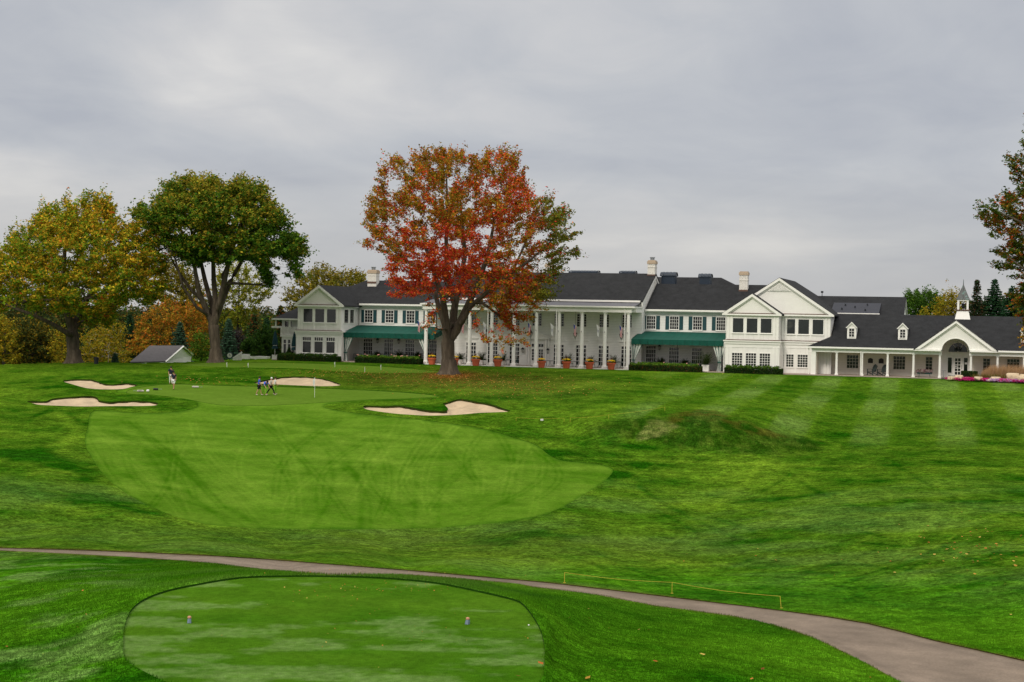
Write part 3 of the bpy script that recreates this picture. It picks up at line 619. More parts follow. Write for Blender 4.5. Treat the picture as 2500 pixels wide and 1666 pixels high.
# ------------------------------------------------------------------ clubhouse
def frame_obj(name, **k):
    return empty(name, (OX, OY, 0), -AY)
def window(par, u0, u1, w0, w1, y, nx, ny, fr='trim', gl='glass', f=.09, mun=.035, transom=None, name='window', sill=True):
    m = MB(); m.box(u0-f, u0, y-.07, y+.05, w0-f, w1+f); m.box(u1, u1+f, y-.07, y+.05, w0-f, w1+f)
    m.box(u0, u1, y-.07, y+.05, w1, w1+f); m.box(u0, u1, y-.07, y+.05, w0-f, w0)
    if sill: m.box(u0-f-.05, u1+f+.05, y-.12, y-.072, w0-f-.05, w0-f+.03)
    top = w1
    if transom:
        m.box(u0, u1, y-.055, y+.05, w1-transom-.09, w1-transom); top = w1-transom-.09
        n = transom and nx
        for i in range(1, nx): x = u0+(u1-u0)*i/nx; m.box(x-mun/2, x+mun/2, y-.045, y-.01, w1-transom, w1)
    for i in range(1, nx): x = u0+(u1-u0)*i/nx; m.box(x-mun/2, x+mun/2, y-.045, y-.01, w0, top)
    for j in range(1, ny): z = w0+(top-w0)*j/ny; m.box(u0, u1, y-.042, y-.012, z-mun/2, z+mun/2)
    o = m.build(name, fr, par)
    MB().box(u0+.002, u1-.002, y-.025, y+.03, w0+.002, w1-.002).build('pane', gl, o)
    return o
def shutters(par, u0, u1, w0, w1, y, g=.10, sw=.50):
    for a, b in ((u0-g-sw, u0-g), (u1+g, u1+g+sw)):
        m = MB(); m.box(a, b, y-.06, y-.002, w0-.05, w1+.05); m.box(a+.04, b-.04, y-.075, y-.061, w0+.02, (w0+w1)/2-.04); m.box(a+.04, b-.04, y-.075, y-.061, (w0+w1)/2+.04, w1-.02)
        m.build('shutter', 'shutter', par)
def gable_roof_x(par, u0, u1, ye, yr, we, wr, t=.16, hipL=None, hipR=None, both=True, m='shingle', yb=None):
    """ridge along u"""
    yb = 2*yr-ye if yb is None else yb
    rl = u0 if hipL is None else hipL; rr = u1 if hipR is None else hipR
    b = MB(); b.slab([(u0, ye, we), (u1, ye, we), (rr, yr, wr), (rl, yr, wr)], t)
    if both: b.slab([(rl, yr, wr), (rr, yr, wr), (u1, yb, we), (u0, yb, we)], t)
    if hipL is not None: b.slab([(u0, yb, we), (u0, ye, we), (rl, yr, wr)], t)
    if hipR is not None: b.slab([(u1, ye, we), (u1, yb, we), (rr, yr, wr)], t)
    return b.build('roof', m, par)
def gable_roof_y(par, uc, half, y0, y1, we, wr, t=.16, hipback=0):
    b = MB()
    b.slab([(uc-half, y1, we), (uc-half, y0, we), (uc, y0, wr), (uc, y1-hipback, wr)], t)
    b.slab([(uc+half, y0, we), (uc+half, y1, we), (uc, y1-hipback, wr), (uc, y0, wr)], t)
    if hipback: b.slab([(uc+half, y1, we), (uc-half, y1, we), (uc, y1-hipback, wr)], t)
    return b.build('roof', 'shingle', par)
def pediment(par, uc, half, y, w0, w1, ext, depth=.35, wallmat='trim'):
    """gable face with raking and level cornices; y is the wall plane, the cornices stand out in front"""
    s = (w1-w0)/half
    MB().prism([(uc-half+.25, w0), (uc+half-.25, w0), (uc, w1-.25*s-.05)], y+.01, y+.25).build('gable', wallmat, par)
    c = MB(); r = .34
    c.prism([(uc-half, w0-.02), (uc-half+.62, w0-.02), (uc, w1-r), (uc, w1)], y-depth, y)
    c.prism([(uc, w1), (uc, w1-r), (uc+half-.62, w0-.02), (uc+half, w0-.02)], y-depth, y)
    c.prism([(uc-half+.3, w0-.02+.03), (uc-half+.9, w0-.0), (uc, w1-r-.16), (uc, w1-r-.003)], y-depth*.5, y-.002)
    c.prism([(uc, w1-r-.003), (uc, w1-r-.16), (uc+half-.9, w0-.0), (uc+half-.3, w0-.02+.03)], y-depth*.5, y-.002)
    c.box(uc-half, uc+half, y-depth, y, w0-.22, w0-.023)
    c.build('cornice', 'trim', par)
    MB().slab([(uc-half+.6, y-depth+.01, w0+.0), (uc+half-.6, y-depth+.01, w0+.0), (uc+half-.7, y+.005, w0+.10), (uc-half+.7, y+.005, w0+.10)], .015).build('drip_ledge', 'copper_brown', par)
mat('copper_brown', (.10, .055, .04), .7, .2, 3)

club = frame_obj('clubhouse'); tag(club, 'long white two storey clubhouse with a columned portico, green awnings and dark shingle roofs', 'clubhouse')
# walls
MB().box(-32.2, -20.1, 6, 18, -.3, 7.9).build('wall', 'siding', club)
MB().box(-20.1, 8.0, 4, 20, -.3, 8.7).build('wall', 'siding', club)
for ue in (8.0, -20.1):
    sgn = 1 if ue > 0 else -1
    m = MB(); m.prism([(4.0, 8.7), (20.2, 8.7), (12.0, 12.5)], ue-.25 if sgn > 0 else ue, ue if sgn > 0 else ue+.25)
    m.v = [(b, a, c) for a, b, c in m.v]; m.f = [tuple(reversed(f)) for f in m.f]; m.build('gable', 'siding', club)
    r = MB(); uo = ue+.12*sgn
    for (ya, wa, yb, wb) in ((3.5, 8.52, 12.0, 12.34), (20.5, 8.52, 12.0, 12.34)):
        a, b = (uo-.11, uo) if sgn > 0 else (uo, uo+.11)
        r.add([(a, ya, wa-.35), (b, ya, wa-.35), (b, yb, wb-.35), (a, yb, wb-.35), (a, ya, wa+.1), (b, ya, wa+.1), (b, yb, wb), (a, yb, wb)], [(3,2,1,0),(4,5,6,7),(0,1,5,4),(1,2,6,5),(2,3,7,6),(3,0,4,7)])
    r.build('verge_board', 'trim', club)
MB().box(8.0, 19.9, 6, 18, -.3, 7.75).build('wall', 'siding', club)
# roofs
gable_roof_x(club, -39.8, -20.15, 5.3, 12, 7.9, 11.25, hipL=-33.6)
gable_roof_x(club, -20.24, 8.14, 3.5, 12, 8.80, 12.62)
gable_roof_x(club, 8.15, 26.5, 5.3, 12.4, 7.78, 11.28)
gable_roof_x(club, 4.0, 21.0, 15, 20, 9.6, 12.4, hipR=15.6)
for u0, u1, y, w in ((-31.9, -20.15, 5.3, 7.88), (8.1, 19.0, 5.3, 7.76)):
    MB().box(u0, u1, y-.14, y-.002, w-.20, w+.02).build('gutter', 'trim', club); MB().box(u0, u1, y-.001, y+.7, w-.30, w-.2).build('soffit', 'trim', club)
# portico
MB().slab([(-20.75, -.55, 8.02), (7.85, -.55, 8.02), (7.85, 3.95, 8.62), (-20.75, 3.95, 8.62)], .12).build('porch_roof', 'porch_roof', club)
m = MB(); m.box(-20.85, 7.95, -.72, -.56, 7.86, 8.05); m.box(-20.6, 7.55, -.38, .42, 7.27, 7.66); m.box(-20.7, 7.65, -.45, .46, 7.663, 7.88)
m.box(7.1, 7.95, .47, 3.98, 7.30, 7.92); m.box(-20.85, -20.0, .47, 3.98, 7.30, 7.92); m.box(7.951, 8.04, -.7, 3.98, 7.86, 8.05)
m.build('entablature', 'trim', club)
MB().box(-20.0, 7.1, .47, 3.98, 7.5, 7.58).build('ceiling', 'trim', club)
m = MB(); m.box(-20.0, 7.85, 3.32, 3.49, 8.62, 8.86); m.build('gutter', 'trim', club)
for k in range(10):
    u = 7.09-3.03*k; m = MB()
    m.box(u-.32, u+.32, -.32, .32, .1, .28)
    m.lathe((u, 0, 0), [(.34, .28), (.36, .34), (.31, .42), (.262, .50), (.26, 2.5), (.25, 5), (.222, 7.0), (.26, 7.04), (.30, 7.12), (.30, 7.18)], 12, sx=.95, sy=.95)
    m.box(u-.31, u+.31, -.31, .31, 7.181, 7.268); m.build('column', 'trim', club)
for u in (6.75, -2.4+.12+.02, -11.5):
    u = u if u > 0 else u; m = MB(); m.tube([(u-.02, -.47, 7.9), (u-.02, -.42, 7.6), (u-.02, -.42, .25), (u-.02, -.55, .12)], .065, 6); m.build('downspout', 'trim', club)
MB().box(-42, 60, -.95, 6.5, -.25, .10).build('terrace_floor', 'stone_floor', club)
MB().box(-21, 8, -1.02, -.952, -.25, .115).build('terrace_edge', 'trim', club)
# upper windows
for u in (-30.76, -27.69, -24.62, -21.6):
    window(club, u-.56, u+.56, 5.36, 7.0, 6, 3, 4); shutters(club, u-.56, u+.56, 5.36, 7.0, 6)
for u in (8.8, 11.85, 14.9, 17.93):
    window(club, u-.56, u+.56, 5.24, 6.9, 6, 4, 4); shutters(club, u-.56, u+.56, 5.24, 6.9, 6)
DC = [-3.06-3.03*k for k in (-3, -2, -1, 0)] + [-3.06-3.03*k for k in (2, 3, 4, 5)]
for u in DC+[-6.09]:
    window(club, u-.62, u+.62, 5.35, 6.98, 4, 4, 5, mun=.03, gl='tinted_glass', f=.07)
# french doors of the portico
def french(par, u0, u1, w0, w1, y, nx, ny, fr='trim', head=True):
    o = window(par, u0, u1, w0, w1, y, nx, ny, fr=fr, transom=.36, f=.13, mun=.055, name='french_door', sill=False)
    if head: MB().box(u0-.32, u1+.32, y-.16, y-.002, w1+.55, w1+.66).build('door_head', 'trim', par)
    return o
for u in DC: french(club, u-.66, u+.66, .32, 2.9, 4, 4, 4)
# entrance
ent = MB(); uc = -5.95
for s_ in (-1, 1): ent.box(uc+s_*1.18-.12, uc+s_*1.18+.12, 3.72, 3.995, .1, 3.58); ent.box(uc+s_*1.48-.11, uc+s_*1.48+.11, 3.80, 3.995, .1, 3.58)
ent.box(uc-1.62, uc+1.62, 3.60, 3.995, 3.581, 3.80); ent.prism([(uc-1.75, 3.81), (uc+1.75, 3.81), (uc, 4.42)], 3.62, 3.99)
ent.prism([(uc-1.85, 3.815), (uc-1.45, 3.815), (uc, 4.36), (uc, 4.50)], 3.50, 3.619); ent.prism([(uc, 4.50), (uc, 4.36), (uc+1.45, 3.815), (uc+1.85, 3.815)], 3.50, 3.619)
ent.build('door_surround', 'trim', club)
for s_ in (-1, 1):
    d = window(club, uc+s_*.46-.30, uc+s_*.46+.30, .75, 2.25, 3.97, 2, 4, f=.12, mun=.05, name='entrance_door', sill=False)
    window(club, uc+s_*.46-.34, uc+s_*.46+.34, 2.55, 2.95, 3.97, 2, 1, f=.08, mun=.05, name='transom_window', sill=False)
    MB().box(uc+s_*.46-.42, uc+s_*.46+.42, 3.955, 3.985, .12, .60).build('door_panel', 'trim', club)
def wall_lamp(par, u, y, w):
    m = MB(); m.box(u-.05, u+.05, y-.25, y-.01, w+.02, w+.08); m.lathe((u, y-.28, w-.32), [(.05, 0), (.13, .06), (.20, .5), (.22, .54), (.10, .66), (.03, .72)], 6)
    o = m.build('wall_lamp', 'dark_metal', par); MB().lathe((u, y-.28, w-.24), [(.135, 0), (.195, .38)], 6).build('lamp_glass', 'lamp_glass', o)
wall_lamp(club, -7.92, 4, 2.05); wall_lamp(club, -4.48, 4, 2.02)
for u in (-26.2, 10.0, -29.3): wall_lamp(club, u, 6, 2.8)
# terrace doors under the awnings
for u in (-30.8, -27.75, -24.66, -21.4): french(club, u-.62, u+.62, .35, 3.0, 6, 5, 4, head=False)
for i, u in enumerate((8.85, 11.9, 14.9)): french(club, u-.62, u+.62, .35, 2.85 if i else 3.0, 6, 5, 4, head=False)
window(club, 17.6, 17.85, .5, 2.6, 6, 1, 3, sill=False)
# awnings
def awning(uL, uR):
    m = MB(); m.slab([(uL, .45, 3.93), (uR, .45, 3.93), (uR-.05, 5.93, 4.92), (uL+.05, 5.93, 4.92)], .03)
    o = m.build('awning', 'awning_cloth', club)
    v = MB(); n = 46
    for (a, b, c, d) in ((uL, .42, uR, .42), (uL-.02, .45, uL-.02, 5.9), (uR+.02, .45, uR+.02, 5.9)):
        k = n if c != a else 14; pts = []
        for i in range(k+1):
            t = i/k; x, y = a+(c-a)*t, b+(d-b)*t; wv = .03*math.sin(i*1.9)
            top = 3.93+(4.92-3.93)*((y-.45)/5.48 if a == c else 0); bot = 3.28 + .02*math.sin(i*2.3) if a != c else min(top-.62, 3.28+(top-3.93))
            pts += [(x+(wv if a == c else 0), y+(0 if a == c else wv), top), (x+(wv*1.6 if a == c else 0), y+(0 if a == c else wv*1.6), bot)]
        for i in range(k): v.add([pts[2*i], pts[2*i+2], pts[2*i+3], pts[2*i+1]], [(0, 1, 2, 3)])
    v.build('valance', 'awning_cloth', o)
    f = MB()
    for x in (uL+.3, (uL+uR)/2, uR-.3): f.tube([(x, .6, 3.9), (x, .6, .1)], .035, 6); f.tube([(x, .6, 3.88), (x, 5.9, 3.88)], .03, 6)
    f.build('awning_frame', 'dark_metal', o)
    return o
def curtain(par, uc, side, y=.7):
    """striped curtain drawn to its post and tied"""
    m = MB(); n = 15
    def wd(z): # half width at height
        tie = 1.25; return .20+.62*max(0, (z-tie)/(3.3-tie))**1.15 if z > tie else .10+.20*max(0, (tie-z)/tie)+.06
    zs = [.1, .5, .9, 1.15, 1.25, 1.35, 1.7, 2.2, 2.7, 3.3]
    P = []
    for z in zs:
        h = wd(z); c = uc+side*max(0, (z-1.25))/2.05*.42
        P.append([(c-h+2*h*i/n, y+.07*math.sin(i*2.1), z) for i in range(n+1)])
    for j in range(len(zs)-1):
        for i in range(n): m.cur = 1 if i % 4 == 2 else 0; m.add([P[j][i], P[j][i+1], P[j+1][i+1], P[j+1][i]], [(0, 1, 2, 3)])
    m.cur = 1; m.box(uc-.24, uc+.24, y-.12, y+.12, 1.2, 1.3)
    m.build('curtain', ['curtain', 'curtain_stripe'], par, smooth=False)
aw1 = awning(-32.25, -19.2); aw2 = awning(7.42, 19.25)
curtain(aw1, -31.9, .75); curtain(aw1, -20.35, -.9); curtain(aw2, 7.7, .8); curtain(aw2, 18.7, -.15)
# projecting bays
def bay(uL, uR, y0, y1, wins_up, wins_lo, wtop, lo, upW, loW, transom, side=None, splitL=True, lowext=.15, ledge=4.05, lonx=4, lony=1):
    MB().box(uL, uR, y0, y1, ledge, wtop).build('wall', 'board_siding', club)
    MB().box(uL-lowext, uR+lowext, y0-.12, y1, -.25, ledge-.1).build('wall', 'board_siding', club)
    c = MB(); e = lowext
    c.box(uL-e-.22, uR+e+.22, y0-.42, y0-.121, ledge-.12, ledge+.02); c.box(uL-e-.1, uR+e+.1, y0-.28, y0-.122, ledge-.42, ledge-.121)
    c.box(uL-e-.02, uR+e+.02, y0-.17, y0-.123, ledge-.85, ledge-.421)
    c.box(uR+e+.001, uR+e+.2, y0-.12, y1, ledge-.12, ledge+.02); c.box(uL-e-.2, uL-e-.001, y0-.12, y1, ledge-.12, ledge+.02)
    c.build('string_course', 'trim', club)
    MB().slab([(uL-e-.2, y0-.40, ledge+.035), (uR+e+.2, y0-.40, ledge+.035), (uR+e-.05, y0-.002, ledge+.13), (uL-e+.05, y0-.002, ledge+.13)], .012).build('drip_ledge', 'copper_brown', club)
    p = MB()
    for k, u in enumerate((uL+.18, uL+.55, uR-.18, uR-.55)):
        p.box(u-.14, u+.14, y0-.07-.01*(k % 2), y0-.001, ledge+.14, wtop-.01); p.box(u-.15, u+.15, y0-.2-.01*(k % 2), y0-.125, 0, ledge-.86)
    cs = [(a+b)/2 for a, b in wins_up]; sp = [((wins_up[i][1]+wins_up[i+1][0])/2) for i in range(len(wins_up)-1)]
    for u in sp: p.box(u-.13, u+.13, y0-.075, y0-.001, ledge+.14, wtop-.02)
    sp = [((wins_lo[i][1]+wins_lo[i+1][0])/2) for i in range(len(wins_lo)-1)]
    for u in sp: p.box(u-.12, u+.12, y0-.19, y0-.125, 0, ledge-.87)
    p.box(uL, uR, y0-.09, y0-.002, wtop-.2, wtop-.001); p.build('pilaster', 'trim', club)
    for a, b in wins_up: window(club, a, b, *upW, y0, 1, 1, gl='tinted_glass', f=.10)
    for a, b in wins_lo:
        if transom: window(club, a, b, *loW, y0-.12, lonx, 1, transom=.46, f=.10, mun=.05) if False else window2(club, a, b, *loW, y0-.12)
        else: window(club, a, b, *loW, y0-.12, lonx, 5, f=.09, mun=.045)
def window2(par, u0, u1, w0, w1, y):
    """large single pane below a row of four small ones"""
    m = MB(); f = .11; t = w1-.46
    m.box(u0-f, u0, y-.08, y+.05, w0-f, w1+f); m.box(u1, u1+f, y-.08, y+.05, w0-f, w1+f); m.box(u0, u1, y-.08, y+.05, w1, w1+f); m.box(u0, u1, y-.08, y+.05, w0-f, w0); m.box(u0, u1, y-.07, y+.04, t-.12, t)
    for i in (1, 2, 3): x = u0+(u1-u0)*i/4; m.box(x-.025, x+.025, y-.05, y-.01, t, w1)
    m.box(u0-f-.05, u1+f+.05, y-.15, y-.081, w0-f-.05, w0-f+.03)
    o = m.build('window', 'trim', par); MB().box(u0+.002, u1-.002, y-.025, y+.03, w0+.002, w1-.002).build('pane', 'glass', o)
bay(-38.68, -32.3, 0, 12, [(-37.82, -36.5), (-36.1, -34.78), (-34.38, -33.08)], [(-37.8, -36.6), (-36.08, -34.88), (-34.34, -33.12)], 7.35, 0, (5.23, 7.02), (1.13, 3.2), True)
pediment(club, -35.5, 3.68, 0, 7.56, 10.22, 0); gable_roof_y(club, -35.5, 3.72, -.32, 11.5, 7.55, 10.26)
# side windows of the left bay
def side_window(par, u, ya, yb, w0, w1, ny=1):
    m = MB(); f = .09
    m.box(u-.03, u+.07, ya-f, ya, w0-f, w1+f); m.box(u-.03, u+.07, yb, yb+f, w0-f, w1+f); m.box(u-.03, u+.07, ya, yb, w1, w1+f); m.box(u-.03, u+.07, ya, yb, w0-f, w0)
    o = m.build('window', 'trim', par); MB().box(u-.02, u+.02, ya+.002, yb-.002, w0+.002, w1-.002).build('pane', 'tinted_glass', o)
side_window(club, -32.3, .9, 2.3, 5.2, 7.0); side_window(club, -32.3, 2.9, 4.2, 5.2, 7.0)
m = MB(); m.box(-32.15, -31.85, -.3, 5.3, 7.36, 7.56); m.build('side_gutter', 'trim', club)
MB().tube([(-31.85, 5.2, 7.7), (-31.9, 5.85, 7.4), (-31.9, 5.9, 5)], .06, 6).build('downspout', 'trim', club)
# right double bay
bay(19.65, 26.1, 0, 12, [(20.4, 21.72), (22.13, 23.45), (23.86, 25.2)], [(20.4, 21.65), (22.12, 23.38), (23.84, 25.1)], 7.2, 0, (5.05, 6.82), (.92, 2.49), False)
pediment(club, 22.76, 3.68, 0, 7.40, 9.86, 0); gable_roof_y(club, 22.76, 3.72, -.32, 9, 7.40, 9.90)
bay(26.12, 32.15, 2.5, 22, [(26.5, 27.8), (28.2, 29.52), (29.96, 31.28)], [(26.46, 27.7), (28.22, 29.44)], 7.2, 0, (5.0, 6.82), (.88, 2.41), False)
MB().box(19.7, 26.1, 12.01, 22, 0, 7.2).build('wall', 'siding', club)
MB().box(20.0, 32.2, 2.6, 3.2, 6.9, 7.3).build('wall', 'siding', club)
pediment(club, 25.76, 6.84, 2.4, 7.43, 11.95, 0); gable_roof_y(club, 25.76, 6.88, 2.08, 25.5, 7.43, 12.0, hipback=6)
v = MB(); v.prism([(24.3, 10.28), (27.2, 10.28), (25.76, 11.32)], 2.30, 2.409)
for k in range(7): z = 10.4+.12*k; h = (11.30-z)*1.32; v.box(25.76-h, 25.76+h, 2.24, 2.295, z, z+.06)
v.build('louvred_vent', 'trim', club)
MB().tube([(19.45, -.25, 7.3), (19.62, -.1, 6.9), (19.62, -.1, 4.2), (19.4, -.2, 3.9), (19.4, -.2, .1)], .06, 6).build('downspout', 'trim', club)
# chimneys
def chimney(u0, u1, y0, y1, wb, wt, cap=.55, pot=None, mtl='white_brick'):
    m = MB(); m.box(u0, u1, y0, y1, wb-2.0, wt-cap); m.box(u0-.04, u1+.04, y0-.04, y1+.04, (wb+wt)/2+.1, (wb+wt)/2+.22); o = m.build('chimney', mtl, club)
    c = MB(); c.box(u0-.08, u1+.08, y0-.08, y1+.08, wt-cap+.001, wt-cap*.35); c.box(u0+.02, u1-.02, y0+.02, y1-.02, wt-cap*.349, wt-cap*.1); c.build('chimney_cap', 'tan_brick', o)
    if pot:
        p = MB(); uc, yc = (u0+u1)/2, (y0+y1)/2; p.lathe((uc, yc, wt-.05), [(.28, 0), (.28, pot-.12), (.36, pot-.1), (.36, pot)], 10); p.build('chimney_pot', 'grey_metal', o)
    f = MB(); f.slab([(u0-.06, y0-.05, wb+.05), (u1+.06, y0-.05, wb+.05), (u1+.06, y0-.005, wb+.3), (u0-.06, y0-.005, wb+.3)], .02); f.build('flashing', 'copper_brown', o)
chimney(-32.75, -31.45, 10.2, 11.4, 10.75, 12.75, pot=.42); chimney(7.05, 8.05, 11.4, 12.7, 12.2, 14.45, pot=.42); chimney(19.5, 20.6, 10.6, 11.6, 10.3, 13.05)
u_, w_ = loc(1342, 643, 15); chimney(u_-.5, u_+.5, 14.5, 15.5, 11.6, w_, mtl='white_brick')
# roof ventilators, blue-black metal with ribbed rounded hoods
def ventilator(u0, u1, y0, y1, wb, w1, wt, hood=.22):
    m = MB(); m.box(u0+.18, u1-.18, y0+.1, y1-.1, wb-.6, w1); n = int((u1-u0)/.22)
    o = m.build('roof_ventilator', 'blue_metal', club); h = MB(); k = 7
    for i in range(n):
        a = u0+(u1-u0)*i/n; b = u0+(u1-u0)*(i+1)/n; pts = []
        for j in range(k+1): t = math.pi*j/k; pts.append((((y0+y1)/2)-math.cos(t)*(y1-y0)/2, w1+math.sin(t)*(wt-w1)))
        g_ = .03*(i % 2)
        for j in range(k): h.add([(a, pts[j][0], pts[j][1]+g_), (b-.02, pts[j][0], pts[j][1]+g_), (b-.02, pts[j+1][0], pts[j+1][1]+g_), (a, pts[j+1][0], pts[j+1][1]+g_)], [(0, 1, 2, 3)])
    h.box(u0, u1, y0, y1, w1-.12, w1+.001); h.build('hood', 'blue_metal', o)
for (xa, xb, yt, ym, yb_, v_) in ((1388, 1459, 660.2, 664, 668, 13.0), (1511, 1550, 661.2, 665, 668, 13.0), (1611.5, 1650, 664, 672, 692, 14), (1704.5, 1736, 668, 675, 693, 14), (936, 947, 683.5, 686, 692, 13)):
    u0, wt = loc(xa, yt, v_); u1, w1 = loc(xb, ym, v_); _, wb = loc(xa, yb_, v_); ventilator(u0, u1, v_, v_+1.8, wb, w1-.05, wt)
# rear block with gable end, and its flat dormer
gable_roof_x(club, 25, 40.5, 12, 18, 7.3, 10.05); MB().box(26, 40.2, 12.4, 23.6, 0, 7.3).build('wall', 'siding', club)
m = MB(); m.prism([(11.9, 7.25), (24.1, 7.25), (18, 10.0)], 40.05, 40.3); m.v = [(b, a, c) for a, b, c in m.v]; m.f = [tuple(reversed(f)) for f in m.f]; m.build('gable', 'siding', club)
m = MB(); 
for (ya, wa, yb, wb) in ((11.9, 7.15, 18, 9.95), (24.1, 7.15, 18, 9.95)):
    m.add([(40.31, ya, wa-.35), (40.48, ya, wa-.35), (40.48, yb, wb-.35), (40.31, yb, wb-.35), (40.31, ya, wa-.02), (40.48, ya, wa-.02), (40.48, yb, wb-.08), (40.31, yb, wb-.08)], [(3,2,1,0),(4,5,6,7),(0,1,5,4),(1,2,6,5),(2,3,7,6),(3,0,4,7)])
m.build('verge_board', 'trim', club)
MB().slab([(31.3, 11.5, 7.75), (37.4, 11.5, 7.75), (37.4, 16, 9.15), (31.3, 16, 9.15)], .4).build('membrane_roof', 'roof_membrane', club)
m = MB(); m.box(31.2, 37.5, 11.40, 11.49, 7.62, 7.78); m.build('gutter', 'trim', club)
for (a, b) in ((32.6, .3), (34.2, .55), (35.6, .2), (32.9, .8), (35.7, .85)):
    y = 12+b*3.5; w = 7.75+(y-11.5)*.311; MB().box(a-.09, a+.09, y-.1, y+.1, w, w+.22).build('roof_vent_cap', 'dark_metal', club)
u_, w_ = loc(2007, 722, 18); m = MB(); m.tube([(u_, 18, 10), (u_, 18, 10.45)], .05, 6); m.box(u_-.16, u_+.16, 17.9, 18.1, 10.45, 10.7); m.build('roof_vent_cap', 'dark_metal', club)
# garden pavilion wing at the far left, with a balcony
pv = MB(); pv.box(-42.4, -38.9, 3.0, 13, 0, 5.6); pv.build('wall', 'board_siding', club)
prof = [(-42.35, 3.0), (-41.7, 1.6), (-39.5, 1.6), (-38.85, 3.0)]
def polyprism(poly, z0, z1, e=0):
    m = MB(); n = len(poly); return m.add([(a, b, z0) for a, b in poly]+[(a, b, z1) for a, b in poly], [tuple(range(n-1, -1, -1)), tuple(range(n, 2*n))]+[(i, (i+1) % n, n+(i+1) % n, n+i) for i in range(n)])
polyprism(prof, 0, 3.15).build('bay_front', 'trim', club)
polyprism([(-42.6, 3.0), (-41.85, 1.35), (-39.35, 1.35), (-38.7, 3.0)], 3.151, 3.34).build('string_course', 'trim', club)
for a in (-41.25, -40.6, -39.95): window(club, a-.2, a+.2, .6, 2.75, 1.6, 1, 1, transom=.5, f=.07, sill=False)
bl = MB(); bp = [(-42.5, 3.0), (-41.8, 1.45), (-39.4, 1.45), (-38.75, 2.9)]
for i in range(3):
    (a, b), (c, d) = bp[i], bp[i+1]; L_ = math.hypot(c-a, d-b); n = int(L_/.16)
    for z, r in ((3.45, .04), (4.45, .055)): bl.tube([(a, b, z), (c, d, z)], r, 4)
    for k in range(n+1): t = k/n; bl.tube([(a+(c-a)*t, b+(d-b)*t, 3.4), (a+(c-a)*t, b+(d-b)*t, 4.45)], .03 if k % 6 else .07, 4)
    for k in range(0, n-3, 4): t, t2 = k/n, (k+4)/n; bl.tube([(a+(c-a)*t, b+(d-b)*t, 3.5), (a+(c-a)*t2, b+(d-b)*t2, 4.4)], .025, 4); bl.tube([(a+(c-a)*t, b+(d-b)*t, 4.4), (a+(c-a)*t2, b+(d-b)*t2, 3.5)], .025, 4)
bl.build('balcony_railing', 'trim', club)
for a in (-41.7, -41.1, -39.5): window(club, a-.22, a+.22, 4.3, 5.25, 3.0, 1, 1, f=.06, sill=False)
MB().slab([(-43.0, 1.3, 5.62), (-38.7, 1.3, 5.62), (-38.7, 8.5, 8.3), (-39.9, 8.5, 8.3)], .14).build('roof', 'shingle', club)
MB().slab([(-43.0, 14, 5.62), (-43.0, 1.3, 5.62), (-39.9, 8.5, 8.3)], .14).build('roof', 'shingle', club)
m = MB(); m.box(-43.1, -38.7, 1.14, 1.29, 5.45, 5.65); m.box(-43.18, -43.03, 1.3, 14, 5.45, 5.65)
for a in (-42.6, -40.5, -38.95): m.box(a-.08, a+.08, 1.4, 1.56, 4.4, 5.45)
m.build('balcony_cornice', 'trim', club)
MB().slab([(-43.6, 2.2, 4.55), (-42.41, 2.2, 4.55), (-42.41, 5, 4.55), (-43.6, 5, 4.55)], .25).build('canopy', 'trim', club)

# ------------------------------------------------------------------ golf shop wing, one storey with a veranda
shop = frame_obj('golf_shop'); tag(shop, 'single storey white golf shop with a veranda, dormers and an arched entrance gable', 'building')
MB().box(30.3, 60, 4, 14.5, -.2, 5.0).build('wall', 'shop_siding', shop)
sl = (7.65-3.52)/9.5
b = MB(); b.slab([(29.6, -.55, 3.50), (45.4, -.55, 3.50), (45.4, 9, 7.65), (32.35, 9, 7.65), (32.35, 2.5, 3.5+3.05*.4346)], .14)
b.slab([(49.0, -.55, 3.50), (60, -.55, 3.50), (60, 9, 7.65), (49.0, 9, 7.65)], .14); b.slab([(45.4, 4.0, 3.5+4.55*.4346), (49.0, 4.0, 3.5+4.55*.4346), (49.0, 9, 7.65), (45.4, 9, 7.65)], .14)
b.slab([(32.35, 9, 7.65), (60, 9, 7.65), (60, 18.5, 3.5), (32.35, 18.5, 3.5)], .14); b.build('roof', 'shingle', shop)
m = MB(); m.box(29.5, 42.3, -.70, -.56, 3.34, 3.54); m.build('gutter', 'trim', shop); MB().box(52.05, 60, -.70, -.56, 3.34, 3.54).build('gutter', 'trim', shop)
m = MB(); m.box(30.2, 45.55, -.22, .22, 2.88, 3.28); m.box(48.8, 60, -.22, .22, 2.88, 3.28); m.box(30.1, 45.6, -.5, .3, 3.283, 3.36); m.box(48.75, 60, -.5, .3, 3.283, 3.36)
m.box(42.3, 45.5, -.90, -.51, 3.30, 3.5); m.box(48.85, 52.1, -.90, -.51, 3.30, 3.5)
m.box(45.3, 45.6, .23, 4, 2.9, 3.28); m.box(48.75, 49.05, .23, 4, 2.9, 3.28)
m.build('veranda_beam', 'trim', shop)
MB().box(30.4, 45.4, .25, 3.99, 3.285, 3.33).build('ceiling', 'shop_siding', shop); MB().box(49.0, 60, .25, 3.99, 3.285, 3.33).build('ceiling', 'shop_siding', shop)
for u in (33.2, 36.24, 39.28, 42.32, 45.38, 48.97, 52.0, 55.0, 58.0):
    m = MB(); m.box(u-.19, u+.19, -.19, .19, .1, .22); m.lathe((u, 0, 0), [(.2, .22), (.205, .27), (.165, .34), (.16, .38), (.135, 2.72), (.16, 2.75), (.175, 2.8)], 10); m.box(u-.18, u+.18, -.18, .18, 2.801, 2.878); m.build('column', 'trim', shop)
MB().box(30.1, 30.7, -.2, .2, .1, 2.878).build('pilaster', 'trim', shop); MB().box(30.35, 30.8, .22, 4, .1, 3.28).build('wall', 'shop_siding', shop)
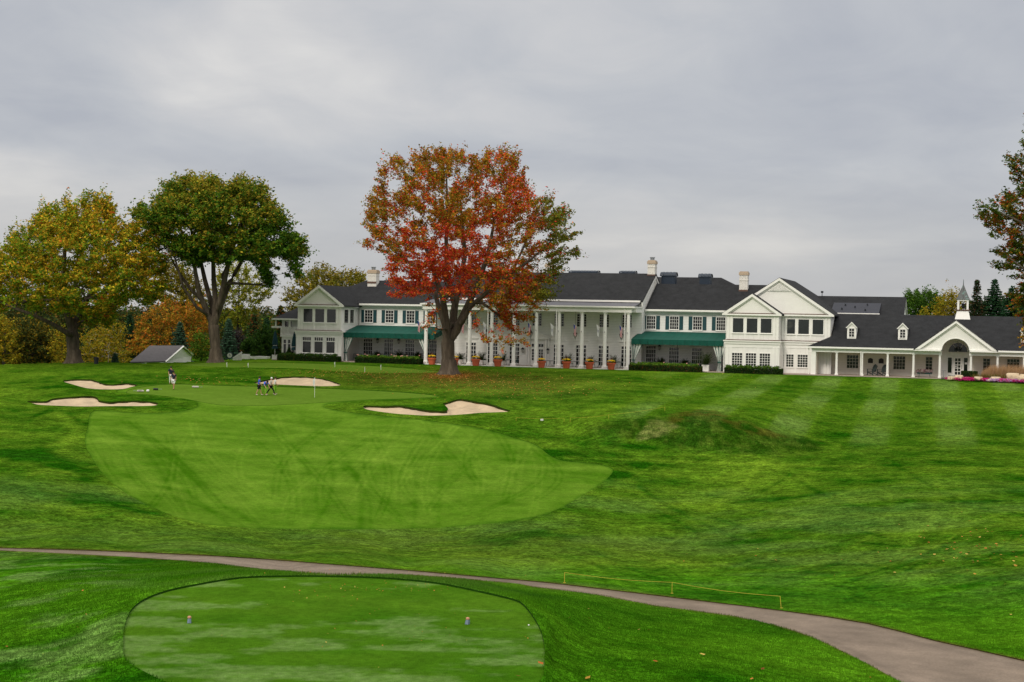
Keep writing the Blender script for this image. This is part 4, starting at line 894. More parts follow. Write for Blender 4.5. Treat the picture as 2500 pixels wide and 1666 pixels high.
for u in (36.1, 29.85): MB().tube([(u, -.62, 3.4), (u, -.3, 3.2), (u, -.26, .12)], .06, 6).build('downspout', 'trim', shop)
# entrance gable with an arched opening
ys = -.55
gpts = [(42.45, 3.52)]; R_ = 1.56; cx_ = 47.17
m = MB(); m2 = []
n = 16; arc = [(cx_-R_*math.cos(math.pi*i/n), 3.48+R_*.88*math.sin(math.pi*i/n)) for i in range(n+1)]
outer = []
for i in range(n+1):
    x = 42.75+(51.6-42.75)*i/n; outer.append((x, 6.85-abs(x-cx_)*(6.85-3.5)/4.42))
for i in range(n):
    a, b_, c, d = arc[i], arc[i+1], outer[i+1], outer[i]
    m.add([(a[0], ys, a[1]), (b_[0], ys, b_[1]), (c[0], ys, c[1]), (d[0], ys, d[1]), (a[0], ys+.2, a[1]), (b_[0], ys+.2, b_[1]), (c[0], ys+.2, c[1]), (d[0], ys+.2, d[1])], [(0,1,2,3),(7,6,5,4),(0,4,5,1),(3,2,6,7)])
m.build('gable', 'trim', shop)
c = MB()
for s_ in (-1, 1):
    P_ = [(cx_+s_*4.78, 3.5), (cx_+s_*4.16, 3.5), (cx_, 6.70), (cx_, 7.05)]
    if s_ > 0: P_ = P_[::-1]
    c.prism(P_, ys-.42, ys-.002)
    P_ = [(cx_+s_*4.35, 3.52), (cx_+s_*3.95, 3.52), (cx_, 6.50), (cx_, 6.69)]
    if s_ > 0: P_ = P_[::-1]
    c.prism(P_, ys-.2, ys-.003)
for i in range(n):
    a, b_ = arc[i], arc[i+1]; k = 1.06; a2 = (cx_+(a[0]-cx_)*k, 3.48+(a[1]-3.48)*k); b2 = (cx_+(b_[0]-cx_)*k, 3.48+(b_[1]-3.48)*k)
    c.add([(a[0], ys-.05, a[1]), (b_[0], ys-.05, b_[1]), (b2[0], ys-.05, b2[1]), (a2[0], ys-.05, a2[1]), (a[0], ys-.001, a[1]), (b_[0], ys-.001, b_[1]), (b2[0], ys-.001, b2[1]), (a2[0], ys-.001, a2[1])], [(0,1,2,3),(3,2,6,7),(1,0,4,5)])
c.build('cornice', 'trim', shop)
v = MB()
for i in range(n):
    a, b_ = arc[i], arc[i+1]; v.add([(a[0], ys+.2, a[1]), (b_[0], ys+.2, b_[1]), (b_[0], 3.98, b_[1]), (a[0], 3.98, a[1])], [(3, 2, 1, 0)])
v.build('barrel_vault', 'shop_siding', shop)
b = MB(); b.slab([(cx_-4.85, 6.5, 3.48), (cx_-4.85, ys-.42, 3.48), (cx_, ys-.42, 7.08), (cx_, 7.7, 7.08)], .12); b.slab([(cx_+4.85, ys-.42, 3.48), (cx_+4.85, 6.5, 3.48), (cx_, 7.7, 7.08), (cx_, ys-.42, 7.08)], .12); b.build('roof', 'shingle', shop)
MB().box(45.42, 48.95, 3.9, 3.995, .1, 5.0).build('wall', 'trim', shop)
fm = MB(); n2 = 14
a1 = [(47.4-1.12*math.cos(math.pi*i/n2), 3.2+1.12*math.sin(math.pi*i/n2)) for i in range(n2+1)]
fm.prism([(x, z) for x, z in reversed(a1)][::-1][::-1], 3.84, 3.895)
fan = fm.build('fanlight', 'glass', shop)
fr = MB()
for i in range(n2):
    (x0, z0), (x1, z1) = a1[i], a1[i+1]; k = 1.09
    X0, Z0, X1, Z1 = 47.4+(x0-47.4)*k, 3.2+(z0-3.2)*k, 47.4+(x1-47.4)*k, 3.2+(z1-3.2)*k
    fr.add([(x0, 3.80, z0), (x1, 3.80, z1), (X1, 3.80, Z1), (X0, 3.80, Z0), (x0, 3.9, z0), (x1, 3.9, z1), (X1, 3.9, Z1), (X0, 3.9, Z0)], [(0,1,2,3),(3,2,6,7),(1,0,4,5)])
for t in (.33, .5, .67): a = math.pi*t; fr.tube([(47.4, 3.82, 3.2), (47.4-1.1*math.cos(a), 3.82, 3.2+1.1*math.sin(a))], .025, 4)
fr.build('muntins', 'trim', fan)
window(shop, 46.24, 46.70, .62, 2.50, 3.90, 1, 1, f=.10, name='side_light', sill=False); window(shop, 48.12, 48.56, .62, 2.50, 3.90, 1, 1, f=.10, name='side_light', sill=False)
d = window(shop, 47.08, 47.72, .42, 2.42, 3.88, 2, 5, f=.22, mun=.07, name='shop_door', sill=False)
MB().box(47.86, 47.9, 3.66, 3.72, 1.1, 1.6).build('door_handle', 'dark_metal', d)
MB().box(48.22, 48.50, 3.855, 3.868, 1.72, 1.94).build('notice', 'white_cloth', shop); MB().box(47.12, 47.28, 3.84, 3.85, 1.35, 1.5).build('notice', 'white_cloth', shop)
for (a, b_, w0, w1, nx, ny) in ((34.12, 35.5, .88, 2.48, 4, 4), (39.77, 41.15, .88, 2.48, 4, 4), (43.63, 44.38, .88, 2.48, 2, 4), (50.38, 51.16, .88, 2.48, 2, 4), (53.16, 54.55, .88, 2.48, 4, 4), (56.5, 57.9, .88, 2.48, 4, 4)):
    window(shop, a, b_, w0, w1, 4, nx, ny, fr='shop_siding', f=.06, mun=.03)
for a in (36.68, 37.98):
    m = MB(); m.prism([(a, 1.56), (a+.6, 1.56), (a+.6, 2.05), (a+.52, 2.10), (a+.42, 2.16), (a+.3, 2.19), (a+.18, 2.16), (a+.08, 2.10), (a, 2.05)], 3.94, 3.99)
    m.build('memorial_plaque', 'plaque', shop)
for px0 in (2068, 2192.3, 2492.5):
    ua, wb = loc(px0, 827+(px0-2068)*.024, 1.9); ub = ua+1.08; uc = (ua+ub)/2; wb = 4.55
    d = MB().box(ua, ub, 1.9, 6, wb, wb+1.42).build('dormer', 'trim', shop)
    MB().prism([(ua, wb+1.42), (ub, wb+1.42), (uc, wb+2.0)], 1.9, 5).build('gable', 'trim', d)
    r = MB(); r.slab([(ua-.14, 6.8, wb+1.38), (ua-.14, 1.78, wb+1.38), (uc, 1.78, wb+2.12), (uc, 6.8, wb+2.12)], .07); r.slab([(ub+.14, 1.78, wb+1.38), (ub+.14, 6.8, wb+1.38), (uc, 6.8, wb+2.12), (uc, 1.78, wb+2.12)], .07); r.build('roof', 'shingle', d)
    e = MB()
    for s_ in (-1, 1):
        P_ = [(uc+s_*.72, wb+1.33), (uc+s_*.60, wb+1.30), (uc, wb+1.92), (uc, wb+2.08)]
        e.prism(P_ if s_ < 0 else P_[::-1], 1.70, 1.89)
    e.build('rake_trim', 'trim', d)
    window(d, ua+.24, ub-.24, wb+.25, wb+1.25, 1.9, 2, 3, f=.07, mun=.04, sill=False)
# cupola
cu = MB(); uc = 47.8
def frus(m, uc, yc, h0, h1, z0, z1): m.add([(uc-h0, yc-h0, z0), (uc+h0, yc-h0, z0), (uc+h0, yc+h0, z0), (uc-h0, yc+h0, z0), (uc-h1, yc-h1, z1), (uc+h1, yc-h1, z1), (uc+h1, yc+h1, z1), (uc-h1, yc+h1, z1)], [(3,2,1,0),(4,5,6,7),(0,1,5,4),(1,2,6,5),(2,3,7,6),(3,0,4,7)])
frus(cu, uc, 8.9, 1.0, .68, 6.9, 8.28); cup = cu.build('cupola', 'trim', shop)
q = MB(); q.box(uc-.80, uc+.80, 8.1, 9.7, 8.281, 8.42); q.build('ledge', 'copper_brown', cup)
p = MB()
for a in (-.56, .56):
    for b_ in (-.56, .56): p.box(uc+a-.12, uc+a+.12, 8.9+b_-.12, 8.9+b_+.12, 8.421, 9.5)
p.box(uc-.70, uc+.70, 8.2, 9.6, 9.501, 9.7); p.build('lantern_frame', 'trim', cup)
r = MB(); hs = [(.84, 9.70), (.80, 9.78), (.62, 10.1), (.44, 10.55), (.24, 11.05), (.07, 11.5)]
for (h0, z0), (h1, z1) in zip(hs[:-1], hs[1:]): frus(r, uc, 8.9, h0, h1, z0, z1)
for i in range(4):
    for s_ in (-.5, 0, .5): 
        if i == 0: r.tube([(uc+s_*1.5, 8.9-.80, 9.79), (uc+s_*.1, 8.9-.08, 11.45)], .022, 4)
r.build('spire', 'copper', cup)
MB().tube([(uc, 8.9, 11.45), (uc, 8.9, 12.0), (uc, 8.9, 12.25)], [.06, .045, .01], 6).build('finial', 'copper', cup)
l = MB(); l.lathe((uc, 8.9, 8.62), [(.05, 0), (.16, .08), (.20, .42), (.24, .46), (.06, .62)], 8); l.tube([(uc, 8.9, 9.2), (uc, 8.9, 9.55)], .02, 5); l.build('lantern', 'dark_metal', cup)

# ------------------------------------------------------------------ trees
def tube_mesh(chains, name, m, parent):
    b = MB()
    for pts, rs in chains: b.tube(pts, rs, 7 if rs[0] > .25 else (5 if rs[0] > .07 else 3), cap=False)
    return b.build(name, m, parent, smooth=True)
def skeleton(limbs, tips, k=.021, rmin=.018, jit=.05):
    """limbs: list of (points, radii) drawn by hand; every tip is joined to the nearest wood that lies nearer the fork"""
    nodes = []; par = []; rad = {}
    for li, (pts, rs, root) in enumerate(limbs):
        prev = -1
        if root is not None: prev = min(range(len(nodes)), key=lambda i: (nodes[i]-Vector(root)).length)
        n = len(pts)
        for i in range(n):
            if i > 0 or prev < 0:
                segs = 4
                if i > 0:
                    for s_ in range(1, segs+1):
                        t = s_/segs; p = Vector(pts[i-1]).lerp(Vector(pts[i]), t); nodes.append(p); par.append(prev); rad[len(nodes)-1] = rs[i-1]+(rs[i]-rs[i-1])*t; prev = len(nodes)-1
                else: nodes.append(Vector(pts[0])); par.append(prev); rad[len(nodes)-1] = rs[0]; prev = len(nodes)-1
            elif prev >= 0:
                # joint limb: go from its root to its first point
                q = nodes[prev]; 
                for s_ in (1, 2): nodes.append(q.lerp(Vector(pts[0]), s_/2)); par.append(prev); rad[len(nodes)-1] = rs[0]; prev = len(nodes)-1
    hand = len(nodes); fork = Vector(limbs[0][0][-1])
    tips = sorted([Vector(t) for t in tips], key=lambda t: (t-fork).length)
    NP = np.array([tuple(n) for n in nodes]); fd = np.linalg.norm(NP-np.array(fork), axis=1); leaf = []
    NPl = NP.tolist(); fdl = fd.tolist(); skip = int(len(limbs[0][0])*4*.55)
    for t in tips:
        tv = np.array(t); A_ = np.array(NPl); d = np.linalg.norm(A_-tv, axis=1); fa = np.array(fdl); ft = np.linalg.norm(tv-np.array(fork))
        cost = d+np.where(fa > ft-.3, 4, 0)+np.maximum(0, A_[:, 2]-tv[2])*.5; cost[:min(skip, len(cost)-1)] += 6
        j = int(cost.argmin()); p0 = Vector(NPl[j]); L_ = (t-p0).length; n = max(2, min(6, int(L_/.9))); prev = j
        for s_ in range(1, n+1):
            u = s_/n; p = p0.lerp(t, u); w = math.sin(math.pi*u)*L_*jit
            p += Vector((random.gauss(0, 1), random.gauss(0, 1), random.gauss(.6, .6)))*w*.6
            nodes.append(p); par.append(prev); NPl.append(list(p)); fdl.append((p-fork).length); prev = len(nodes)-1
        leaf.append(prev)
    N_ = len(nodes); cnt = [0.]*N_
    for l in leaf: cnt[l] += 1
    for i in range(N_-1, -1, -1):
        if par[i] >= 0: cnt[par[i]] += cnt[i]
    r = [rad.get(i, max(rmin, k*cnt[i]**.52)) for i in range(N_)]
    for i in range(hand, N_):
        if r[i] > r[par[i]]*.8: r[i] = max(rmin*.6, r[par[i]]*.8)
    ch = {}
    for i in range(N_): ch.setdefault(par[i], []).append(i)
    chains = []
    def walk(start, frm):
        pts = []; rs = []
        if frm >= 0: pts.append(nodes[frm]); rs.append(min(r[frm], r[start]*1.15))
        i = start
        while True:
            pts.append(nodes[i]); rs.append(r[i]); c = ch.get(i, [])
            if not c: break
            c = sorted(c, key=lambda q: -r[q]); 
            for q in c[1:]: stack.append((q, i))
            i = c[0]
        if len(pts) > 1: chains.append((pts, rs))
    stack = [(c, -1) for c in ch.get(-1, [])]
    while stack: walk(*stack.pop())
    return chains, np.array([tuple(n) for n in nodes]), r
def leaf_mesh(name, centres, spread, per, size, colf, parent, flat=.5, elong=1.0, droop=0., dirs=None):
    """leaf clumps: 'per' small faces around every centre"""
    c = np.repeat(centres, per, 0); n = len(c); sp = np.repeat(spread, per)[:, None] if np.ndim(spread) else spread
    off = rng.normal(0, 1, (n, 3)); off /= (np.linalg.norm(off, axis=1)[:, None]+1e-6); off *= rng.uniform(0, 1, (n, 1))**.55*[1, 1, flat]
    if dirs is not None: u_ = rng.uniform(-.6, .95, (n, 1)); off = off*(.72-.30*np.clip(u_, 0, 1))+np.repeat(dirs, per, 0)*u_
    P = c+off*sp; P[:, 2] -= droop*rng.uniform(0, 1, n)
    a = rng.normal(0, 1, (n, 3)); a[:, 2] *= .55; a /= np.linalg.norm(a, axis=1)[:, None]; b = rng.normal(0, 1, (n, 3)); b = np.cross(a, b); b /= np.linalg.norm(b, axis=1)[:, None]
    s_ = (size*rng.uniform(.55, 1.3, n))[:, None]; f = rng.uniform(.45, .75, (n, 1))
    vv = np.stack([P-a*s_*elong, P-b*s_*f, P+a*s_*elong, P+b*s_*f], 1).reshape(-1, 3)
    cc = colf(P, n); cc = cc*1.3*rng.uniform(.62, 1.4, (n, 1)); clump = np.repeat(rng.uniform(.75, 1.25, len(centres)), per)[:, None]; cc = cc*clump
    cc = np.repeat(np.clip(cc, 0, .8), 4, 0)
    return mesh_np(name, vv, np.arange(4*n).reshape(-1, 4), 'leaf', cc, parent=parent)
def pal(cols, w):
    cols = np.array(cols); w = np.array(w, float)/sum(w)
    return lambda P, n: cols[rng.choice(len(cols), n, p=w)]
def crown_points(poly, dist, n, squash=.95, shell=.35, mind=None, gap=None, gth=.47):
    """points inside a crown whose outline is 'poly' (picture points); it is as deep as it is wide"""
    pl = conv(poly); lo, hi = pl.min(0), pl.max(0); out = []; tries = 0; cand = rng.uniform(lo, hi, (n*14, 2)); ok = sdf(cand, pl, 5) < (-7 if gap else -1); cand = cand[ok]
    pts = []; A_ = []
    for X, q in cand:
        # half width of the outline at this height
        if gap and fbm(np.array([X/gap+7.3]), np.array([q/gap*1.15+X*.003]), int(abs(dist)) % 50, 2)[0]+.22*random.random() < gth: continue
        xs = []
        for i in range(len(pl)):
            a, b = pl[i], pl[(i+1) % len(pl)]
            if (a[1] > q) != (b[1] > q): xs.append(a[0]+(q-a[1])*(b[0]-a[0])/(b[1]-a[1]))
        if len(xs) < 2: continue
        x0, x1 = min(xs), max(xs); hw = (x1-x0)/2; t = (X-(x0+x1)/2)/max(hw, 1)
        dm = math.sqrt(max(0, 1-t*t))*hw*squash/F*dist; u = random.uniform(-1, 1); u = math.copysign(abs(u)**(1-shell), u); dy = u*dm
        y = dist+dy; p = (X/F*y, y, CZ-q/F*y)
        if mind and A_:
            B_ = np.array(A_[-400:]); 
            if (np.linalg.norm(B_-np.array(p), axis=1) < mind).any(): continue
        A_.append(p)
        if len(A_) >= n: break
    return np.array(A_)
def W(px, py, dist): X, q = XQ(px, py); return (X/F*dist, dist, CZ-q/F*dist)
def tree(name, label, base, trunk_pts, limbs, crown, dist, ntips, per, size, colf, barkm='bark', flare=1.5, spread=1.0, flat=.6, cat='tree', group=None, extra=None, mind=None, droop=0., k=.021, squash=.95, leafname='crown', shell=.35, elong=1.0, gap=None, gth=.47):
    root = empty(name, base); tag(root, label, cat, group); B0 = Vector(base)
    tips = crown_points(crown, dist, ntips, mind=mind, squash=squash, shell=shell, gap=gap, gth=gth)
    if extra is not None: tips = np.r_[tips, extra]
    L_ = [( [Vector(p)-B0 for p in pts], rs, (Vector(rt)-B0 if rt is not None else None)) for pts, rs, rt in [(trunk_pts[0], trunk_pts[1], None)]+limbs]
    chains, nodes, r = skeleton(L_, tips-np.array(base), k=k)
    tr = tube_mesh(chains, 'trunk', barkm, root)
    if flare:
        r0 = trunk_pts[1][0]; m = MB(); prof = []
        n = 18; vs = []; zs = [-.5, 0, .25, .6, 1.1, 1.8]; fs = [1.9*flare/1.5, 1.62*flare/1.5, 1.36, 1.18, 1.06, .96]
        for z, f_ in zip(zs, fs):
            for i in range(n):
                a = 2*math.pi*i/n; g_ = 1+(.16*math.sin(a*5+1)+.08*math.sin(a*9))*(f_-.9)*1.6; vs.append((math.cos(a)*r0*f_*g_, math.sin(a)*r0*f_*g_, z))
        m.add(vs, [(j*n+i, j*n+(i+1) % n, (j+1)*n+(i+1) % n, (j+1)*n+i) for j in range(len(zs)-1) for i in range(n)]); m.build('root_flare', barkm, root, smooth=True)
    loc_t = tips-np.array(base)
    # leaves hang at the tips and, fewer, along the twigs
    thin = np.array([i for i in range(len(nodes)) if r[i] < .055 and i % 2 == 0], int)
    cen = loc_t
    if len(thin): cen = np.r_[loc_t, nodes[thin]]
    sp = np.r_[np.full(len(loc_t), spread), np.full(len(cen)-len(loc_t), spread*.6)]*rng.uniform(.7, 1.25, len(cen))
    def cf(P, n): return colf(P+np.array(base), n)
    ctr = np.array([loc_t[:, 0].mean(), loc_t[:, 1].mean(), np.percentile(loc_t[:, 2], 25)]); dv = cen-ctr; dv /= np.linalg.norm(dv, axis=1)[:, None]+1e-6; dv = dv+rng.normal(0, .35, dv.shape)+[0, 0, .15]
    leaf_mesh(leafname, cen, sp, per, size, cf, root, flat=flat, droop=droop, elong=elong, dirs=dv)
    return root

# the red maple in front of the portico
MD = 180.
gm = ground(1095, 914); mbase = (gm[0], gm[1], gm[2]-.1); MD = gm[1]
def z6(l): return [(860+x/2.613, 340+y/2.613) for x, y in l]
maple_crown = z6([(560,60),(640,52),(710,62),(790,90),(830,110),(880,60),(940,62),(1000,60),(1090,150),(1130,250),(1150,330),(1165,380),(1210,350),(1280,380),(1390,450),(1400,540),(1460,640),(1430,770),(1320,840),(1300,960),(1240,1080),(1190,1170),(1120,1270),(1040,1270),(960,1200),(900,1100),(840,1090),(720,1070),(600,1020),(480,1000),(420,1010),(250,1020),(240,970),(300,950),(215,920),(225,850),(180,740),(85,710),(65,600),(95,530),(85,380),(150,330),(152,200),(230,130),(330,100),(450,80)])
sprays = [W(860+x/2.613, 340+y/2.613, MD+d) for x, y, d in [(500,1120,-5),(520,1150,-5),(480,1190,-5),(540,1210,-4),(530,1095,-4),(790,1180,-6),(810,1230,-6),(840,1275,-6),(870,1280,-6),(930,1190,-6),(970,1240,-7),(1010,1280,-7),(1060,1285,-6),(780,1120,-5),(1090,1230,-3),(880,1050,-6),(960,1310,-7),(1100,1295,-6)]]
def maple_col(P, n):
    X = P[:, 0]/P[:, 1]*F; q = (CZ-P[:, 2])/P[:, 1]*F
    px = X+1250; py = q+775+.019*(px-1250)
    red = 1.0*np.exp(-((px-1085)/150)**2-((py-640)/110)**2)+.7*np.exp(-((px-960)/90)**2-((py-700)/50)**2)+.55*np.exp(-((px-1230)/50)**2-((py-470)/80)**2)+.45*np.exp(-((px-1180)/90)**2-((py-810)/60)**2)
    red += (fbm(px/45, py/38, 71, 3)-.5)*1.5+.05; u = rng.uniform(0, 1, n)
    A_ = np.array([(.46,.036,.018),(.52,.078,.024),(.36,.025,.020),(.50,.13,.020)]); B_ = np.array([(.21,.155,.014),(.13,.13,.010),(.34,.16,.014),(.28,.085,.013)])
    a = A_[rng.integers(0, 4, n)]; b = B_[rng.integers(0, 4, n)]
    right = sst(1270, 1340, px)*(1-sst(730, 780, py)); b = b*(1-right[:, None])+np.array([.115, .125, .014])*right[:, None]
    return np.where((u < np.clip(red, .06, .92))[:, None], a, b)
def mp(x, y, d=0): return W(860+x/2.613, 340+y/2.613, MD+d)
trunk = ([mbase, mp(612, 1390), mp(610, 1300)], [.90, .77, .80])
limbs = [([mp(600, 1220, -.5), mp(590, 1100, -1), mp(575, 1000, -1.5), mp(520, 850, -2), mp(470, 700, -3), mp(430, 520, -3)], [.52, .42, .34, .25, .17, .10], mp(610, 1300)),
         ([mp(640, 1190, 1), mp(655, 1060, 1.5), mp(690, 900, 2), mp(720, 740, 2), mp(700, 520, 1), mp(680, 300, 1)], [.48, .42, .34, .25, .16, .09], mp(610, 1300)),
         ([mp(665, 1220, 0), mp(715, 1110, -1), mp(790, 950, -2), mp(860, 760, -2), mp(900, 560, -2), mp(930, 360, -2)], [.50, .42, .33, .24, .16, .09], mp(610, 1300)),
         ([mp(700, 1170, -1), mp(760, 1060, -2), mp(880, 960, -3), mp(1020, 850, -4), mp(1150, 760, -4), mp(1280, 640, -3)], [.32, .28, .23, .18, .13, .07], mp(640, 1190, 1)),
         ([mp(555, 1090, 0), mp(530, 980, 1), mp(450, 860, 2), mp(330, 760, 2), mp(220, 680, 2)], [.30, .26, .20, .14, .07], mp(600, 1220, -.5)),
         ([mp(600, 900, 3), mp(600, 650, 4), mp(605, 400, 4), mp(600, 200, 4)], [.30, .24, .16, .08], mp(655, 1060, 1.5)),
         ([mp(1080, 720, -2), mp(1130, 600, -1), mp(1200, 480, 0)], [.14, .10, .06], mp(1020, 850, -4))]
tree('maple_tree', 'large red and orange autumn maple in front of the portico', mbase, trunk, limbs, maple_crown, MD, 1500, 40, .125, maple_col, spread=.92, flat=.7, gap=27, gth=.50, extra=np.array(sprays), mind=.42, k=.0135, elong=1.15)

# the vase shaped elm
gb = ground(526, 884.5); ED = gb[1]; eb = (gb[0], gb[1], gb[2]-.1)
def z5(l): return [(x/3.0167, 420+y/3.0167) for x, y in l]
def ep(x, y, d=0): return W(x/3.0167, 420+y/3.0167, ED+d)
elm_crown = z5([(950,330),(1000,225),(1080,210),(1115,275),(1130,190),(1170,125),(1250,75),(1330,32),(1420,22),(1500,15),(1600,42),(1650,80),(1720,60),(1780,45),(1870,80),(1960,110),(2000,200),(2090,290),(2140,400),(2230,490),(2280,570),(2255,640),(2235,780),(2160,790),(2120,690),(2060,620),(2000,630),(1990,720),(2015,800),(1985,890),(1935,860),(1900,740),(1850,670),(1780,650),(1700,660),(1600,680),(1520,640),(1450,720),(1370,690),(1300,620),(1230,560),(1150,520),(1050,400)])
def elm_col(P, n):
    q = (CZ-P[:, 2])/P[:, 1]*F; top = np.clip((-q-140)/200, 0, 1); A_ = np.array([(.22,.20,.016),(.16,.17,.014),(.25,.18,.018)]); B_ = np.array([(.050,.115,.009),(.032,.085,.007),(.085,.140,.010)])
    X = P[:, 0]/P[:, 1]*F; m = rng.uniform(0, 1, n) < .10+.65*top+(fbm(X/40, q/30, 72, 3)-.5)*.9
    return np.where(m[:, None], A_[rng.integers(0, 3, n)], B_[rng.integers(0, 3, n)])
limbs = [([ep(1540, 1060), ep(1470, 900, -1), ep(1440, 740, -2), ep(1420, 560, -3), ep(1400, 300, -3)], [.42, .34, .27, .2, .08], ep(1575, 1140)),
         ([ep(1565, 1000, 1), ep(1510, 800, 2), ep(1480, 660, 3), ep(1300, 380, 4), ep(1150, 260, 4)], [.36, .30, .24, .16, .07], ep(1575, 1140)),
         ([ep(1590, 980, 0), ep(1575, 800, 0), ep(1570, 640, 0), ep(1580, 400, 0), ep(1560, 150, 0)], [.38, .32, .26, .18, .08], ep(1575, 1140)),
         ([ep(1610, 1000, -1), ep(1650, 820, -2), ep(1700, 600, -3), ep(1780, 380, -3), ep(1850, 180, -3)], [.42, .34, .28, .18, .08], ep(1575, 1140)),
         ([ep(1630, 980, 1), ep(1700, 800, 2), ep(1790, 640, 2), ep(1960, 520, 2), ep(2150, 560, 2)], [.34, .28, .22, .15, .07], ep(1575, 1140)),
         ([ep(1500, 960, 0), ep(1400, 860, 0), ep(1330, 760, 1), ep(1250, 620, 2)], [.26, .2, .15, .1], ep(1540, 1060)),
         ([ep(1640, 760, 0), ep(1760, 520, 0), ep(1900, 400, 0)], [.22, .16, .08], ep(1650, 820, -2)),
         ([ep(1450, 1000, -2), ep(1350, 850, -3), ep(1290, 640, -3), ep(1200, 500, -3)], [.22, .17, .12, .07], ep(1540, 1060))]
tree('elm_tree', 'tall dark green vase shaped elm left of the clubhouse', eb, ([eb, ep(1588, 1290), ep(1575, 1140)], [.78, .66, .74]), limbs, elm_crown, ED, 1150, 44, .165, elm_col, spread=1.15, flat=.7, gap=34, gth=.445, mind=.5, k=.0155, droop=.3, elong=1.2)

# the spreading golden maple at the left edge
gb = ground(180, 886.5); YD = gb[1]; yb = (gb[0], gb[1], gb[2]-.1)
def yp(x, y, d=0): return W(x/3.0167, 420+y/3.0167, YD+d)
yel_crown = z5([(0,560),(60,480),(110,440),(200,400),(215,340),(300,290),(380,240),(450,215),(480,175),(530,240),(580,220),(620,165),(700,170),(800,180),(870,250),(850,330),(900,380),(1000,360),(1060,400),(1140,440),(1170,560),(1230,600),(1210,720),(1235,880),(1150,960),(1060,990),(980,930),(940,960),(880,1040),(800,1150),(700,1140),(620,1170),(560,1100),(500,1030),(440,1060),(330,1010),(250,1040),(150,1000),(0,1060),(-300,1050),(-400,800),(-250,500),(-100,520)])
def yel_col(P, n):
    X = P[:, 0]/P[:, 1]*F+1250; q = (CZ-P[:, 2])/P[:, 1]*F; f_ = fbm(X/50, q/40, 73, 3)
    A_ = np.array([(.42,.31,.018),(.35,.27,.018),(.46,.26,.018),(.33,.17,.014)]); B_ = np.array([(.11,.19,.010),(.20,.23,.014),(.08,.15,.010)])
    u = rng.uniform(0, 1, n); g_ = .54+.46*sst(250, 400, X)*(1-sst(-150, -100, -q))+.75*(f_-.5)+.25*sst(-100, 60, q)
    c = np.where((u < g_)[:, None], B_[rng.integers(0, 3, n)], A_[rng.integers(0, 4, n)])
    o = rng.uniform(0, 1, n) < np.clip((fbm(X/16, q/14, 74, 2)-.80)*5, 0, .8); c[o] = (.42, .09, .015); return c
limbs = [([yp(520, 1120), yp(480, 980, -1), yp(470, 760, -2), yp(480, 500, -2), yp(490, 300, -1)], [.50, .42, .32, .2, .08], yp(538, 1200)),
         ([yp(500, 1190, -2), yp(400, 1130, -3), yp(300, 1080, -4), yp(150, 1020, -5), yp(0, 960, -5)], [.36, .30, .24, .2, .14], yp(538, 1200)),
         ([yp(560, 1110, 1), yp(640, 940, 2), yp(740, 780, 2), yp(860, 600, 2), yp(980, 450, 2)], [.42, .34, .26, .18, .08], yp(538, 1200)),
         ([yp(545, 1050, 3), yp(560, 800, 4), yp(620, 520, 4), yp(700, 300, 3)], [.36, .28, .18, .08], yp(520, 1120)),
         ([yp(430, 950, 2), yp(320, 780, 3), yp(240, 600, 3), yp(130, 500, 3)], [.30, .24, .16, .08], yp(480, 980, -1)),
         ([yp(760, 900, -3), yp(920, 800, -4), yp(1100, 760, -4)], [.2, .15, .08], yp(640, 940, 2))]
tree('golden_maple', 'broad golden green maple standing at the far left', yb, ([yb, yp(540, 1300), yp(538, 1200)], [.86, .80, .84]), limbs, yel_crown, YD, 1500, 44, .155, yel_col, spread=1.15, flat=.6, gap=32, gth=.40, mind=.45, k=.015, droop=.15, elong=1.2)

# big maple whose branches reach in at the right edge
def zr(l): return [(2150+x/2.306, 280+y/2.306) for x, y in l]
RD = 112.; rb = at_dist(2740, RD, -.1)
rcrown = zr([(900,-60),(830,30),(780,50),(775,95),(820,150),(765,190),(800,230),(700,232),(645,232),(660,250),(735,285),(680,340),(690,365),(750,400),(790,420),(705,430),(700,455),(690,475),(640,432),(615,435),(640,470),(600,490),(505,475),(560,515),(495,548),(500,562),(560,580),(590,610),(570,630),(605,650),(605,690),(660,705),(720,735),(612,750),(625,775),(665,800),(650,840),(615,865),(640,890),(700,885),(750,935),(690,935),(695,950),(770,985),(730,1020),(740,1120),(700,1145),(760,1150),(800,1170),(735,1215),(790,1240),(810,1270),(755,1300),(760,1320),(860,1310),(1300,1230),(1500,1100),(1600,700),(1500,200),(1200,-100)])
def r_col(P, n):
    X = P[:, 0]/P[:, 1]*F; q = (CZ-P[:, 2])/P[:, 1]*F; f_ = fbm(X/22, q/22, 75, 3); u = rng.uniform(0, 1, n)
    A_ = np.array([(.30,.055,.012),(.26,.13,.012),(.20,.07,.014)]); B_ = np.array([(.055,.090,.010),(.085,.105,.012),(.035,.062,.008)])
    low = sst(-30, 40, q); c = np.where((u < np.clip(.26+1.5*(f_-.5), .03, .7))[:, None], A_[rng.integers(0, 3, n)], B_[rng.integers(0, 3, n)])
    y = rng.uniform(0, 1, n) < low*.75; c[y] = np.array([(.42,.24,.02),(.30,.22,.02),(.45,.14,.02)])[rng.integers(0, 3, y.sum())]; return c
def rp(x, y, d=0): return W(2150+x/2.306, 280+y/2.306, RD+d)
